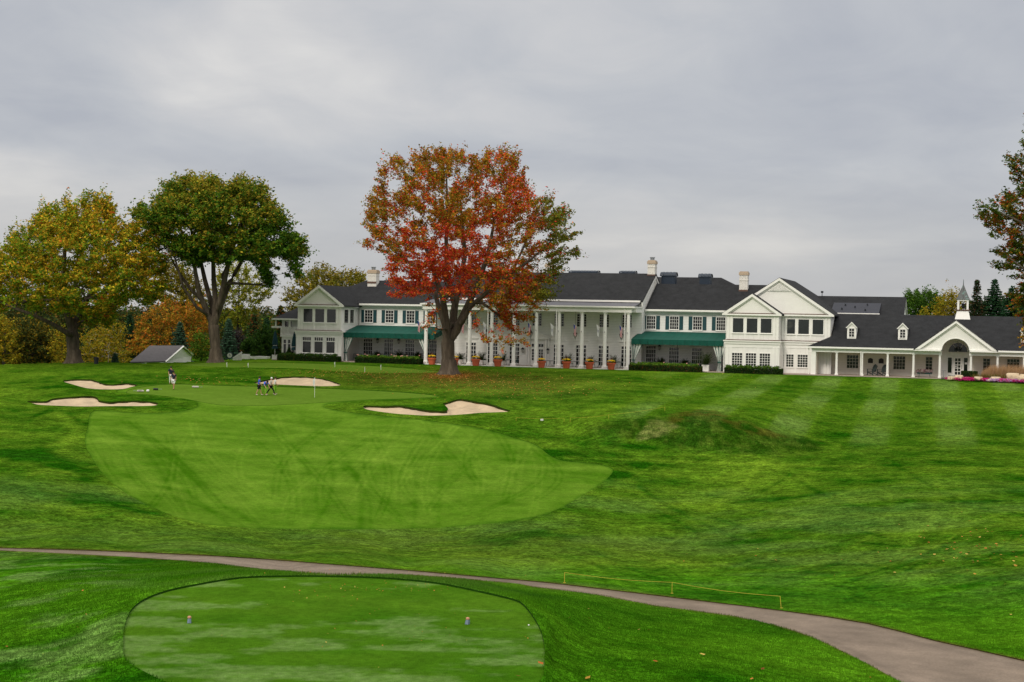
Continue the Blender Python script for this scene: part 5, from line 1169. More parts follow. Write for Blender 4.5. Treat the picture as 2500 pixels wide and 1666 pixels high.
limbs = [([rp(1350, 1000), rp(1300, 700), rp(1250, 400), rp(1200, 100)], [.4, .3, .2, .08], W(2740, 800, RD)),
         ([rp(1150, 900, -2), rp(950, 700, -2), rp(780, 600, -2), rp(640, 540, -2)], [.22, .15, .08, .04], W(2740, 760, RD)),
         ([rp(1150, 1000, -2), rp(980, 960, -3), rp(850, 900, -3), rp(700, 790, -3)], [.20, .13, .08, .04], W(2740, 800, RD)),
         ([rp(1100, 550, 0), rp(950, 380, 0), rp(800, 270, 0)], [.16, .1, .05], rp(1300, 700)),
         ([rp(1150, 1130, -3), rp(950, 1160, -4), rp(830, 1210, -4)], [.12, .08, .04], W(2740, 800, RD))]
tree('maple_tree', 'green and red maple whose branches reach in at the right edge', rb, ([rb, W(2740, 820, RD), W(2740, 760, RD)], [.55, .45, .42]), limbs, rcrown, RD, 1250, 46, .085, r_col, spread=.60, flat=.6, mind=.34, gap=24, k=.010, elong=1.25, squash=.5, shell=.1)

# smaller trees and conifers
def conifer(label, px, base_py, top_py, halfw, dist, colf, name='spruce_tree', zb=None, per=26, gap=.5, sz=.12, upturn=.1, group=None, sparse=1.0):
    x, y, zg = at_dist(px, dist); zb = zg if zb is None else zb
    _, _, zt = W(px, top_py, dist); h = zt-zb; hw = halfw/F*dist*1.55
    root = empty(name, (x, y, zb)); tag(root, label, 'tree', group)
    MB().tube([(0, 0, -.5), (0, 0, h*.5), (0, 0, h)], [h*.018+.05, h*.01+.03, .02], 6).build('trunk', 'bark_dark', root)
    cen = []; br = MB(); z = h*.04
    while z < h*.985:
        t = z/h; rr = hw*(1-t)**.82*random.uniform(.85, 1.1)+.08; nb = max(4, int(11*(1-t)+4))
        a0 = random.uniform(0, 6)
        for k in range(nb):
            a = a0+2*math.pi*k/nb+random.uniform(-.2, .2); R1 = rr*random.uniform(.72, 1.08)
            tip = (math.cos(a)*R1, math.sin(a)*R1, z-R1*.12+upturn*R1); br.tube([(0, 0, z), tip], [.035, .01], 3, cap=False)
            m_ = max(1, int(R1/.42))
            for j in range(m_):
                u = (j+.7)/m_
                if random.random() < sparse: cen.append((tip[0]*u, tip[1]*u, z+(tip[2]-z)*u))
        z += gap*(1-.55*t)
    cen.append((0, 0, h-.1)); br.build('branches', 'bark_dark', root)
    base = np.array((x, y, zb))
    leaf_mesh('crown', np.array(cen), .34, per, sz, lambda P, n: colf(P+base, n), root, flat=.38, elong=1.4, droop=.1)
    return root
def broad(label, px, base_py, crown, dist, colf, ntips=150, per=34, size=.17, spread=1.1, trunk_r=.3, name='tree', zb=None, barkm='bark_dark', group=None, fork=None, mind=.7, flat=.65):
    x, y, zg = at_dist(px, dist); zb = zg-.1 if zb is None else zb; base = (x, y, zb)
    cp = conv(crown); cy = (cp[:, 1].min()+cp[:, 1].max()*2)/3; zf = CZ-cy/F*dist; zf = max(zf, zb+1.0)
    top = CZ-cp[:, 1].min()/F*dist
    return tree(name, label, base, ([base, (x, y, zb+(zf-zb)*.5), (x+.1, y, zf)], [trunk_r, trunk_r*.8, trunk_r*.6]), [([(x+.1, y, zf+(top-zf)*.4), (x, y, zf+(top-zf)*.75)], [trunk_r*.4, trunk_r*.15], (x+.1, y, zf))],
                crown, dist, ntips, per, size, colf, barkm=barkm, flare=0, spread=spread, flat=flat, group=group, mind=mind, k=.018)
orange = pal([(.33,.15,.015),(.36,.10,.015),(.24,.15,.015),(.13,.13,.012)], [4, 2, 3, 3]); gold = pal([(.28,.20,.012),(.20,.17,.012),(.13,.14,.012),(.32,.17,.012)], [3, 3, 3, 1])
ygreen = pal([(.20,.20,.015),(.13,.16,.012),(.25,.20,.015),(.09,.12,.01)], [3, 3, 2, 2]); green = pal([(.045,.105,.012),(.07,.13,.015),(.03,.07,.008)], [3, 2, 2]); dark = pal([(.012,.030,.012),(.02,.045,.012),(.035,.055,.012)], [3, 3, 1])
spruce = pal([(.012,.04,.018),(.02,.055,.02),(.03,.065,.03)], [3, 3, 1]); blue = pal([(.035,.075,.045),(.05,.095,.055),(.02,.045,.025)], [3, 2, 2]); olive = pal([(.17,.14,.015),(.12,.12,.012),(.22,.15,.015),(.08,.085,.01)], [3, 3, 2, 2])
redspr = pal([(.018,.045,.015),(.03,.055,.015),(.22,.07,.02)], [3, 2, 1]); darkor = pal([(.05,.065,.012),(.13,.10,.012),(.025,.04,.01),(.24,.15,.012)], [3, 2, 3, 1]); yew = pal([(.03,.075,.012),(.05,.10,.012),(.02,.05,.01)], [2, 2, 2])
def el(cx, cy, rx, ry, n=16, w=.12): return [(cx+rx*math.cos(2*math.pi*i/n)*random.uniform(1-w, 1+w), cy+ry*math.sin(2*math.pi*i/n)*random.uniform(1-w, 1+w)) for i in range(n)]
zL = -2.6
G1 = 'trees beyond the left edge of the course'
broad('yellow leaved tree seen between the elm limbs and the clubhouse', 580, 870, z5([(1620,700),(1700,690),(1800,700),(1900,740),(1960,850),(1990,920),(1900,960),(1890,1030),(1850,1060),(1790,1130),(1700,1150),(1620,1100),(1560,980),(1560,820)]), 262, ygreen, 190, 30, .17, zb=zL, name='autumn_tree')
broad('olive tree behind the elm trunk on its left', 440, 880, z5([(1180,700),(1260,660),(1360,700),(1450,800),(1500,900),(1520,990),(1420,1010),(1250,980),(1160,960),(1130,850)]), 262, olive, 150, 32, .19, zb=zL, name='autumn_tree')
broad('orange autumn tree above the grey roofed shed', 420, 880, z5([(1000,1180),(1040,1080),(1130,1010),(1220,965),(1340,960),(1450,980),(1530,1060),(1545,1200),(1520,1330),(1400,1340),(1250,1300),(1100,1330),(990,1330),(940,1290)]), 252, orange, 230, 34, .17, zb=zL, name='autumn_tree')
broad('golden birch with a pale trunk near the bin', 265, 880, z5([(600,1250),(660,1180),(760,1140),(860,1110),(910,1170),(900,1250),(950,1330),(940,1400),(780,1420),(600,1420),(580,1330)]), 236, gold, 170, 30, .13, zb=zL, barkm='birch_bark', trunk_r=.12, name='birch_tree')
broad('dark tree below the golden maple at the far left', 80, 880, z5([(40,1150),(120,1090),(250,1100),(380,1130),(440,1200),(470,1330),(450,1420),(200,1430),(0,1430),(-40,1280)]), 240, darkor, 260, 36, .18, zb=zL, name='autumn_tree')
broad('golden tree at the left edge under the maple limb', 10, 880, z5([(-200,1080),(-50,1040),(60,1080),(130,1180),(110,1300),(150,1400),(-50,1430),(-250,1400)]), 232, gold, 130, 32, .17, zb=zL, name='autumn_tree')
broad('yellow shrub tree right of the golden maple trunk base', 150, 880, z5([(400,1190),(440,1160),(470,1200),(480,1300),(490,1400),(400,1420),(370,1300)]), 234, gold, 50, 30, .14, zb=zL, trunk_r=.12, name='autumn_tree')
conifer('dark spruce between the golden birch and the orange tree', 315, 880, 768, 26, 258, spruce, zb=zL)
conifer('dark spruce left of the golden birch, above the bin', 215, 880, 800, 20, 262, spruce, zb=zL)
conifer('blue spruce in front of the orange tree', 438, 880, 785, 26, 243, blue, zb=zL)
conifer('blue spruce right of the elm trunk', 558, 880, 778, 22, 246, blue, zb=zL)
conifer('small blue spruce beside the grey roofed shed', 281, 885, 862, 9, 214, blue, zb=None, gap=.3, sz=.08)
broad('bright green shrub left of the elm trunk', 492, 884, z5([(1410,1300),(1430,1230),(1480,1190),(1530,1220),(1550,1290),(1545,1395),(1430,1395)]), 226, pal([(.07,.14,.012),(.10,.16,.014),(.04,.09,.01)], [2, 2, 1]), 70, 34, .13, zb=-1.2, trunk_r=.1, name='shrub')
conifer('spruce with rusty new tips left of the pavilion', 619, 880, 766, 23, 236, redspr, zb=-1, sparse=.9)
conifer('spruce with rusty tips rising behind the pavilion roof', 683, 870, 746, 26, 262, redspr, zb=-1, sparse=.85)
conifer('slender green spruce between the two rusty spruces', 650, 870, 776, 17, 240, spruce, zb=-1)
broad('dense green yew behind the white planter boxes', 648, 876, [(622,868),(618,840),(630,815),(645,795),(660,800),(672,820),(678,850),(676,870),(640,874)], 222, yew, 120, 36, .12, zb=-.3, trunk_r=.12, spread=.7, mind=.35, name='yew_tree')
broad('green shrub left of the white planter boxes', 602, 876, [(590,868),(588,845),(598,828),(612,825),(622,840),(622,868)], 224, yew, 50, 34, .12, zb=-.3, trunk_r=.1, spread=.6, mind=.35, name='shrub')
broad('dark leafless looking thicket behind the street clock', 575, 876, [(545,870),(545,835),(560,815),(590,812),(600,840),(600,870),(570,874)], 250, pal([(.035,.03,.035),(.05,.04,.04),(.06,.04,.02)], [3, 2, 1]), 110, 34, .15, zb=-2, trunk_r=.12, spread=.8, name='shrub')
broad('olive gold tree behind the left gable of the clubhouse', 790, 700, [(696,735),(700,710),(722,690),(742,668),(770,660),(792,652),(812,664),(835,668),(862,660),(885,668),(897,675),(897,740),(800,770),(720,780),(700,760)], 262, olive, 300, 34, .18, zb=0, trunk_r=.4, name='autumn_tree')
broad('green tree behind the gable end of the rear block', 2255, 770, [(2212,760),(2212,725),(2225,716),(2250,714),(2275,716),(2300,726),(2305,750),(2300,790),(2215,790)], 262, green, 170, 36, .17, zb=0, name='tree')
broad('yellow tree left of the cupola', 2320, 770, [(2282,760),(2290,735),(2308,720),(2325,717),(2342,724),(2348,750),(2345,790),(2280,790)], 252, gold, 120, 30, .14, zb=0, name='autumn_tree')
broad('small orange tree low behind the shop roof', 2257, 770, [(2245,790),(2247,765),(2258,757),(2268,765),(2270,790)], 248, gold, 30, 30, .12, zb=0, trunk_r=.1, name='autumn_tree')
conifer('pointed dark spruce right of the cupola', 2382, 770, 683, 26, 246, pal([(.012,.03,.012),(.03,.04,.015),(.09,.035,.015)], [3, 2, 1]), zb=0, sparse=.85)
conifer('broad dark pine behind the shop roof', 2425, 770, 682, 50, 250, spruce, zb=0, name='pine_tree', gap=.7, sz=.16)
conifer('dark pine partly behind the right hand maple branches', 2468, 770, 698, 52, 244, spruce, zb=0, name='pine_tree', gap=.7, sz=.16)
conifer('dark pine at the right edge behind the shop roof', 2510, 770, 690, 50, 252, spruce, zb=0, name='pine_tree', gap=.7, sz=.16)
broad('dark russet undergrowth tree behind the shop roof ridge', 2420, 770, [(2350,800),(2352,750),(2375,735),(2420,738),(2460,730),(2500,735),(2540,760),(2540,800)], 256, pal([(.025,.05,.012),(.12,.04,.015),(.04,.06,.012)], [3, 1, 2]), 220, 36, .16, zb=0, name='autumn_tree')
# far woods that close the view at the left and behind the shop
def woods():
    cen = []; 
    for (xa, xb, d0, d1, zb, h0, h1, n) in ((-120, 700, 285, 330, -4.2, 9.5, 14, 1900), (2180, 2700, 290, 330, -1, 3, 9, 300)):
        for i in range(n):
            px = random.uniform(xa, xb); d = random.uniform(d0, d1); x = XQ(px, 800)[0]/F*d; top = zb+h0+(h1-h0)*vnoise(np.array([px/38.]), np.array([1.3]), 5)[0]
            if xa < 0 and 590 < px: top = min(top, zb+11.2)
            cen.append((x, d, random.uniform(zb, top)))
    o = leaf_mesh('distant_woods', np.array(cen), 1.9, 44, .30, pal([(.02,.035,.010),(.035,.05,.012),(.08,.06,.012),(.13,.08,.014)], [4, 3, 2, 1]), None, flat=.8); tag(o, kind='stuff')
woods()

# ------------------------------------------------------------------ a few neighbouring structures
def shed():
    d = 232.; A_ = W(317, 884, d-9); A_ = W(317, 884, 224); B_ = W(404, 882, 224); Cc = W(447.5, 844, 231); D_ = W(366, 844, 231); E_ = W(471, 865, 238); Fq = W(398, 865, 238)
    root = empty('shed', (B_[0], B_[1], -3)); tag(root, 'grey roofed shed with a white gable end below the left crest', 'shed'); o = Vector(root.location)
    L_ = lambda p, dz=0: (p[0]-o.x, p[1]-o.y, p[2]-o.z+dz)
    r = MB(); r.slab([L_(A_), L_(B_), L_(Cc), L_(D_)], .15); r.slab([L_(D_), L_(Cc), L_(E_), L_(Fq)], .15); r.build('roof', 'shed_shingle', root)
    w = MB(); bi_, ci_, ei_ = L_(B_, -.2), L_(Cc, -.25), L_(E_, -.2); ax = L_(A_, -.2); sh = Vector(D_)-Vector(Cc); sh = sh.normalized()*.25
    def s_(p): return (p[0]+sh.x, p[1]+sh.y, p[2])
    w.add([s_(bi_), s_(ei_), s_(ci_), (*s_(bi_)[:2], -2), (*s_(ei_)[:2], -2)], [(0, 1, 2), (3, 4, 1, 0)]); w.add([s_(bi_), (ax[0]-sh.x, ax[1]-sh.y, ax[2]), (ax[0]-sh.x, ax[1]-sh.y, -2), (*s_(bi_)[:2], -2)], [(0, 1, 2, 3)])
    w.build('wall', 'siding', root)
    t = MB(); t.tube([L_(B_, -.12), L_(Cc, -.12), L_(E_, -.12)], .13, 4); t.build('rake_trim', 'trim', root)
mat('shed_shingle', (.085, .080, .085), .9, .2, 2)
shed()

# ------------------------------------------------------------------ terrace furniture and planting in the clubhouse frame
def Lat(u, y, w=.1): return l2w(u, y, w)
def flowerpot_proto():
    root = empty('flower_pot'); m = MB(); m.lathe((0, 0, 0), [(.33, 0), (.36, .02), (.46, .62), (.47, .63), (.53, .635), (.54, .82), (.48, .83), (.46, .74)], 20); m.build('pot', 'terracotta', root, smooth=False)
    m = MB()
    for i in range(46):
        a = random.uniform(0, 6.28); r = .44*math.sqrt(random.random()); z = .92+.20*math.sqrt(max(0, 1-(r/.5)**2)); m.lathe((r*math.cos(a), r*math.sin(a), z), [(.03, -.05), (.085, 0), (.07, .05), (.02, .07)], 6)
    o = m.build('flowers', 'yellow_bloom', root)
    cen = np.array([(.3*math.cos(a), .3*math.sin(a), .86) for a in np.arange(0, 6.28, .5)]); leaf_mesh('foliage', cen, .2, 14, .05, yew, root, flat=.5)
    cen = np.array([(0, .1, 1.22), (.05, 0, 1.3), (-.06, .05, 1.35)]); leaf_mesh('tall_foliage', cen, .15, 16, .05, pal([(.12,.02,.015),(.05,.03,.01)], [2, 1]), root, flat=1.2)
    return root
pot0 = flowerpot_proto()
PG = 'terracotta pots of yellow mums along the portico'
plabs = ['pot of yellow mums at the left end of the portico, left of the maple trunk', 'pot of yellow mums half hidden by the right side of the maple trunk', 'second yellow mum pot right of the maple trunk, between two columns', 'third yellow mum pot right of the maple trunk, under the hanging sprays', 'yellow mum pot right of the entrance door', 'yellow mum pot fourth from the right end, before a bushy palm', 'yellow mum pot second from the right end of the portico', 'last yellow mum pot at the right end of the portico']
PP = [(660+2012/5.0587, 888.5), (1080+150/4.525, 890), (1080+385/4.525, 891.5), (1080+627/4.525, 893), (1080+1108/4.525, 896), (1080+1382/4.525, 898.5), (1080+1636/4.525, 900), (1080+1876/4.525, 901.8)]
PP = [(1057.6, 888), (1113.5, 890), (1165, 891.5), (1218.6, 893), (1324.8, 896), (1385.4, 898.3), (1441.5, 900), (1494.6, 901.5)]
for i, (px, py) in enumerate(PP):
    o = pot0 if i == 0 else copy_tree(pot0); u, _ = loc(px, py-4, -.8 if i not in (1, 2, 3) else -.75); o.location = Lat(u, -1.35, .02); o.location.z = zat(o.location.x, o.location.y)-.02 if False else .0; o.rotation_euler.z = i*1.3; s_ = 1.08*(1.0, .98, 1.02, 1.03, .97, 1.0, 1.0, .98)[i]; o.scale = (s_, s_, s_); tag(o, plabs[i], 'flower pot', PG)
def palm(h, rad, n, col, name='fronds', parent=None, z0=0.):
    V_, F_, c_ = [], [], []
    for i in range(n):
        a = random.uniform(0, 6.28); el_ = random.uniform(.35, 1.35); L_ = h*random.uniform(.75, 1.1); k = 6; p = Vector((0, 0, z0)); d = Vector((math.cos(a)*math.cos(el_), math.sin(a)*math.cos(el_), math.sin(el_))); side = Vector((-math.sin(a), math.cos(a), 0))
        for j in range(k):
            q = p+d*L_/k; d = (d+Vector((0, 0, -.13))).normalized()
            for s_ in (-1, 1):
                for e_ in (0, .5):
                    r_ = p.lerp(q, e_); tip = r_+side*s_*rad*(1-.5*j/k)+d*.12*h-Vector((0, 0, .06)); b_ = len(V_); V_.extend([r_, r_+d*.05, tip]); F_.append((b_, b_+1, b_+2)); cc = col[random.randrange(len(col))]; c_.extend([cc]*3)
            p = q
    return mesh_np(name, np.array([tuple(v) for v in V_]), np.array(F_), 'leaf', np.array(c_), parent=parent)
def potted_palm(u, y, label, h=1.25, box=True, z=.1, n=34, pm='trim', group='potted palms on the terrace'):
    root = empty('potted_palm', Lat(u, y, z), -AY); tag(root, label, 'potted plant', group)
    if box: m = MB(); m.lathe((0, 0, 0), [(.22, 0), (.24, .02), (.31, .48), (.35, .49), (.35, .58), (.29, .58)], 12 if pm != 'trim' else 12); m.build('planter', pm, root)
    z0 = .5 if box else 0
    palm(h, .30, int(n*1.3), [(.035, .065, .015), (.06, .09, .02), (.02, .04, .01)], parent=root, z0=z0); MB().tube([(0, 0, z0-.1), (0, 0, z0+.25)], .05, 6).build('stem', 'bark_dark', root)
    return root
for i, (px, lab) in enumerate([(1124, 'feathery potted palm just right of the maple trunk'), (1175, 'potted palm behind the second mum pot right of the trunk'), (1227, 'potted palm behind the third mum pot right of the trunk'), (1388, 'potted palm behind the mum pot fourth from the right end'), (1442, 'potted palm behind the second last mum pot'), (1498, 'potted palm behind the last mum pot at the portico end')]):
    u, _ = loc(px, 885, 1.6); potted_palm(u, 1.6, lab, h=1.2+.12*(i % 2), n=34)
for i, (px, py, lab, h) in enumerate([(920, 862, 'dark fern between the first two doors under the left awning', 1.0), (975, 862, 'bushy dark fern in the middle under the left awning', 1.25), (1021, 862, 'dark fern beside the tied curtain under the left awning', 1.0), (1612, 885, 'dark fern right of the first door under the right awning', 1.05), (1672, 885, 'dark fern between the middle doors under the right awning', 1.0)]):
    u, w = loc(px, py, 4.3); potted_palm(u, 4.3, lab, h=h, pm='dark_metal', n=60, group='potted ferns under the awnings')
root = potted_palm(loc(1723, 900, .3)[0], .3, 'tall bushy palm in a square white box planter beside the right curtain', h=1.9, n=75, box=False, group=None)
MB().box(-.42, .42, -.42, .42, 0, .72).box(-.46, .46, -.46, .46, .721, .80).build('planter', 'trim', root)
[setattr(k, 'location', (0, 0, .75)) for k in kids(root) if k.name.split('.')[0] in ('fronds', 'stem')]
# patio tables and chairs, dark green iron
def patio_chair_proto():
    root = empty('patio_chair'); MB().box(-.25, .25, -.24, .24, .42, .46).build('seat', 'green_iron', root)
    m = MB(); m.tube([(-.24, .24, .45), (-.25, .30, .95), (0, .31, 1.0), (.25, .30, .95), (.24, .24, .45)], .02, 5)
    for i in range(-3, 4): m.tube([(i*.065, .245, .46), (i*.068, .30, .96)], .009, 4)
    m.build('backrest', 'green_iron', root)
    for sx in (-1, 1):
        for sy in (-1, 1): MB().tube([(sx*.22, sy*.22, .43), (sx*.26, sy*.27, 0)], .018, 5).build('leg', 'green_iron', root)
        MB().tube([(sx*.25, .26, .68), (sx*.27, -.2, .67), (sx*.26, -.24, .45)], .016, 5).build('armrest', 'green_iron', root)
    return root
def patio_table_proto():
    root = empty('patio_table'); MB().lathe((0, 0, 0), [(.5, .70), (.52, .71), (.52, .74), (.5, .745)], 20).build('tabletop', 'green_iron', root)
    for k in range(3): a = k*2.09; MB().tube([(0.08*math.cos(a), .08*math.sin(a), .70), (.12*math.cos(a), .12*math.sin(a), .3), (.36*math.cos(a), .36*math.sin(a), 0)], .02, 5).build('leg', 'green_iron', root)
    return root
ch0 = patio_chair_proto(); tb0 = patio_table_proto(); first = [True, True]
spots = [(1139, 'first', 'right of the maple trunk'), (1189, 'second', 'left of the second free column'), (1245, 'third', 'near the entrance lamp'), (1342, 'fourth', 'right of the entrance pot'), (1408, 'fifth', 'behind the bushy palm pot'), (1462, 'sixth', 'behind the second last pot'), (1516, 'last', 'at the right end of the portico')]
for i, (px, nm, where) in enumerate(spots):
    u, _ = loc(px, 892, 2.0)
    t = tb0 if first[1] else copy_tree(tb0); first[1] = False; t.location = Lat(u, 2.1, .1); tag(t, f'round dark green table {where}, {nm} from the left', 'table', 'dark green tables on the portico terrace')
    for s_, sd2 in ((-1, 'left'), (1, 'right')):
        c = ch0 if first[0] else copy_tree(ch0); first[0] = False; c.location = Lat(u+s_*.78, 2.0, .1); c.rotation_euler = (0, 0, -AY+(math.pi/2*(-s_))+random.uniform(-.3, .3)); tag(c, f'dark green iron chair on the {sd2} of the {nm} portico table', 'chair', 'dark green chairs on the portico terrace')
for i, (px, lab) in enumerate([(868, 'dark green chair left end under the left awning'), (884, 'second dark green chair under the left awning'), (945, 'dark green chair before the middle door of the left awning'), (990, 'dark green chair before the third door of the left awning'), (1012, 'dark green chair near the curtain of the left awning'), (1590, 'dark green chair at the left under the right awning'), (1640, 'dark green chair before the middle door of the right awning'), (1693, 'dark green chair before the third door of the right awning')]):
    u, _ = loc(px, 870, 3.2); c = copy_tree(ch0); c.location = Lat(u, 3.0, .1); c.rotation_euler = (0, 0, -AY+random.uniform(-1, 1)+math.pi); tag(c, lab, 'chair', 'dark green chairs under the awnings')
# slatted wooden lawn chairs
def lawn_chair_proto():
    root = empty('adirondack_chair'); m = MB()
    for i in range(5): m.box(-.27+i*.11, -.17+i*.11, -.3, .24, .36-.0, .385)
    m.build('seat', 'grey_green_wood', root); m = MB()
    for i in range(7):
        x = -.29+i*.083; top = 1.10-.018*(i-3)**2; m.add([(x, .18, .36), (x+.075, .18, .36), (x+.078, .42, top), (x-.003, .42, top), (x, .205, .36), (x+.075, .205, .36), (x+.078, .445, top), (x-.003, .445, top)], [(0,1,2,3),(7,6,5,4),(0,4,5,1),(3,2,6,7),(0,3,7,4),(1,5,6,2)])
    m.box(-.3, .3, .31, .33, .72, .78); m.build('backrest', 'grey_green_wood', root)
    for s_ in (-1, 1):
        MB().box(s_*.36-.06, s_*.36+.06, -.38, .34, .60, .625).build('armrest', 'grey_green_wood', root)
        MB().box(s_*.34-.02, s_*.34+.02, -.34, -.25, 0, .599).build('leg', 'grey_green_wood', root)
        MB().add([(s_*.31-.015, -.3, .28), (s_*.31+.015, -.3, .28), (s_*.31+.015, .5, 0), (s_*.31-.015, .5, 0), (s_*.31-.015, -.3, .38), (s_*.31+.015, -.3, .38), (s_*.31+.015, .58, .02), (s_*.31-.015, .58, .02)], [(3,2,1,0),(4,5,6,7),(0,1,5,4),(1,2,6,5),(2,3,7,6),(3,0,4,7)]).build('leg', 'grey_green_wood', root)
    return root
mat('grey_green_wood', (.045, .06, .058), .8, .2, 6)
a0 = lawn_chair_proto(); a0.location = Lat(37.35, 1.9, .1); a0.rotation_euler.z = -AY-.75; a0.scale = (1.25, 1.25, 1.25); tag(a0, 'dark slatted lawn chair on the shop veranda, left of the pair', 'chair', 'slatted lawn chairs under the plaques')
a1 = copy_tree(a0); a1.location = Lat(38.55, 1.9, .1); a1.rotation_euler.z = -AY-.65; tag(a1, 'dark slatted lawn chair on the shop veranda, right of the pair', 'chair', 'slatted lawn chairs under the plaques')
# hanging lanterns
def lantern_proto():
    root = empty('hanging_lantern'); g_ = MB().lathe((0, 0, 0), [(.01, -1.02), (.04, -.95), (.17, -.68), (.26, -.42), (.27, -.36), (.22, -.30)], 8).build('glass_shade', 'lamp_glass', root)
    m = MB(); m.lathe((0, 0, 0), [(.28, -.34), (.29, -.30), (.16, -.16), (.10, -.05), (.12, 0), (.04, .05)], 10); m.tube([(0, 0, -1.0), (0, 0, -1.14)], .02, 5); m.build('cap', 'dark_metal', root)
    for k in range(4): a = k*math.pi/2; MB().tube([(.28*math.cos(a), .28*math.sin(a), -.34), (.18*math.cos(a), .18*math.sin(a), -.68), (.03*math.cos(a), .03*math.sin(a), -.98)], .014, 4).build('rib', 'dark_metal', root)
    MB().tube([(0, 0, .03), (0, 0, 2.7)], .015, 4).build('chain', 'dark_metal', root); return root
l0 = lantern_proto(); LG = 'teardrop lanterns hanging from the portico ceiling'
for i, (X, Y, lab) in enumerate([(490, 860, 'hanging lantern left of the entrance, below a drooping maple spray'), (975, 860, 'hanging lantern in front of the entrance pediment'), (1468, 890, 'hanging lantern behind the striped flag right of the entrance'), (1977, 888, 'hanging lantern at the right end of the portico')]):
    u, w = loc(1080+X/4.525, 620+Y/4.525, 1.9); w = 4.75; o = l0 if i == 0 else copy_tree(l0); o.location = Lat(u, 1.9, w); tag(o, lab, 'lantern', LG)
sl_ = empty('hanging_lantern', Lat(47.4, 1.6, 3.6), -AY); tag(sl_, 'black chandelier lantern hanging inside the arched shop entrance', 'lantern')
m = MB()
for k in range(4): a = k*math.pi/2+.4; m.lathe((.3*math.cos(a), .3*math.sin(a), -.3), [(.06, 0), (.12, .05), (.14, .3), (.15, .34), (.04, .42)], 6); m.tube([(.3*math.cos(a), .3*math.sin(a), .1), (0, 0, .25)], .02, 4)
m.build('lamp_cluster', 'dark_metal', sl_); MB().tube([(0, 0, .2), (0, 0, 1.25)], .018, 4).build('chain', 'dark_metal', sl_)
# flags on the columns
def flag(u, w, kind, label, group, flip=1):
    root = empty('flag', Lat(u, -.3, w), -AY); tag(root, label, 'flag', group); D = Vector((-.62, -.42, .66)).normalized(); MB().tube([(0, 0, 0), D*1.5], .018, 5).build('pole', 'trim', root)
    MB().lathe((0, 0, 0), [(.05, -.06), (.07, 0), (.04, .06)], 8).build('bracket', 'grey_metal', root)
    b = MB(); ns, nt_ = 13, 18; tip = D*1.47; P = []
    for i in range(ns+1):
        row = []
        for j in range(nt_+1):
            s_ = i/ns; t = j/nt_; pinch = 1-.55*t**.7; p = tip-D*(s_*.62*pinch+ .12*t)+Vector((.05*math.sin(s_*11+t*3)*t+.04*t, .07*math.cos(s_*9+t*2)*t, -1.35*t)); row.append(p)
        P.append(row)
    for i in range(ns):
        for j in range(nt_):
            if kind == 'us': b.cur = 2 if (i < 7 and j < 7) else (0 if i % 2 == 0 else 1)
            else: b.cur = 2 if (5 <= i <= 8 and 7 <= j <= 11) else 1
            b.add([P[i][j], P[i+1][j], P[i+1][j+1], P[i][j+1]], [(0, 1, 2, 3)])
    b.build('cloth', ['flag_red', 'flag_white', 'flag_blue'] if kind == 'us' else ['flag_red', 'flag_white', 'flag_emblem'], root)
mat('flag_emblem', (.25, .28, .36), .8, transl=.3)
FGU = 'striped flags on the portico columns'; FGW = 'white flags on the portico columns'
flag(7.05-0, 4.7, 'us', 'red white and blue flag on the last column at the right end', FGU); flag(4.06, 4.75, 'w', 'limp white flag on the second column from the right end', FGW)
flag(1.03, 4.75, 'us', 'red white and blue flag on the third column from the right', FGU); flag(-2.0, 4.75, 'w', 'hanging white flag on the column just right of the entrance', FGW)
flag(-5.03, 4.8, 'us', 'red and white striped flag on the column beside the entrance pediment', FGU); flag(-11.09, 4.8, 'w', 'white flag among the drooping maple sprays', FGW)
flag(-14.12, 4.8, 'us', 'red white and blue flag on the first column right of the maple trunk', FGU); flag(-20.18, 4.8, 'us', 'red white and blue flag on the column left of the maple trunk', FGU)
# hedges: clipped box with leafy skin
def hedge(u0, u1, y0, y1, h, label, colf, tops=None, flowers=None, name='hedge', zb=0., dens=1.0):
    root = empty(name, Lat((u0+u1)/2, (y0+y1)/2, zb), -AY); tag(root, label, 'hedge' if name == 'hedge' else 'shrub bed'); L_, D_ = (u1-u0)/2, (y1-y0)/2
    MB().box(-L_+.16, L_-.16, -D_+.16, D_-.16, -.1, h-.16).build('stems', 'hedge_soil', root); n = int((L_*h+L_*D_)*420*dens)+80
    c = rng.uniform(-1, 1, (n, 3)); ax = rng.integers(0, 3, n); sgn = rng.choice([-1, 1], n); c[np.arange(n), ax] = sgn; c = c*[L_-.05, D_-.05, h/2-.05]+[0, 0, h/2]; c[:, 2] = np.maximum(c[:, 2], .03)
    leaf_mesh('foliage', c, .10, 14, .055, colf, root, flat=1)
    if tops is not None:
        c = np.c_[rng.uniform(-L_*.97, L_*.9, 260), rng.uniform(-D_*.7, D_*.7, 260), h+.02+.28*rng.uniform(0, 1, 260)**1.5]; leaf_mesh('annuals', c, .18, 16, .07, tops, root, flat=.7)
    if flowers:
        m = MB()
        for _ in range(flowers): m.lathe((random.uniform(-L_, L_), random.uniform(-D_, 0), h+.3+random.uniform(-.05, .15)), [(.02, -.06), (.10, 0), (.06, .07)], 6)
        m.build('blossoms', 'peach_bloom', root)
mat('peach_bloom', (.65, .33, .26), .8, .2, 10)
box = pal([(.018,.050,.010),(.03,.065,.012),(.012,.032,.008),(.10,.05,.015)], [4, 3, 3, .6]); lime = pal([(.09,.19,.018),(.13,.22,.02),(.06,.13,.015)], [2, 2, 2])
def Ur(px, py, y): return loc(px, py, y)[0]
hedge(Ur(681, 878, -1.8), Ur(829, 878, -1.8), -2.4, -1.2, .72, 'low clipped box hedge in front of the left bay', box, pal([(.05,.10,.015),(.03,.07,.01)], [1, 1]))
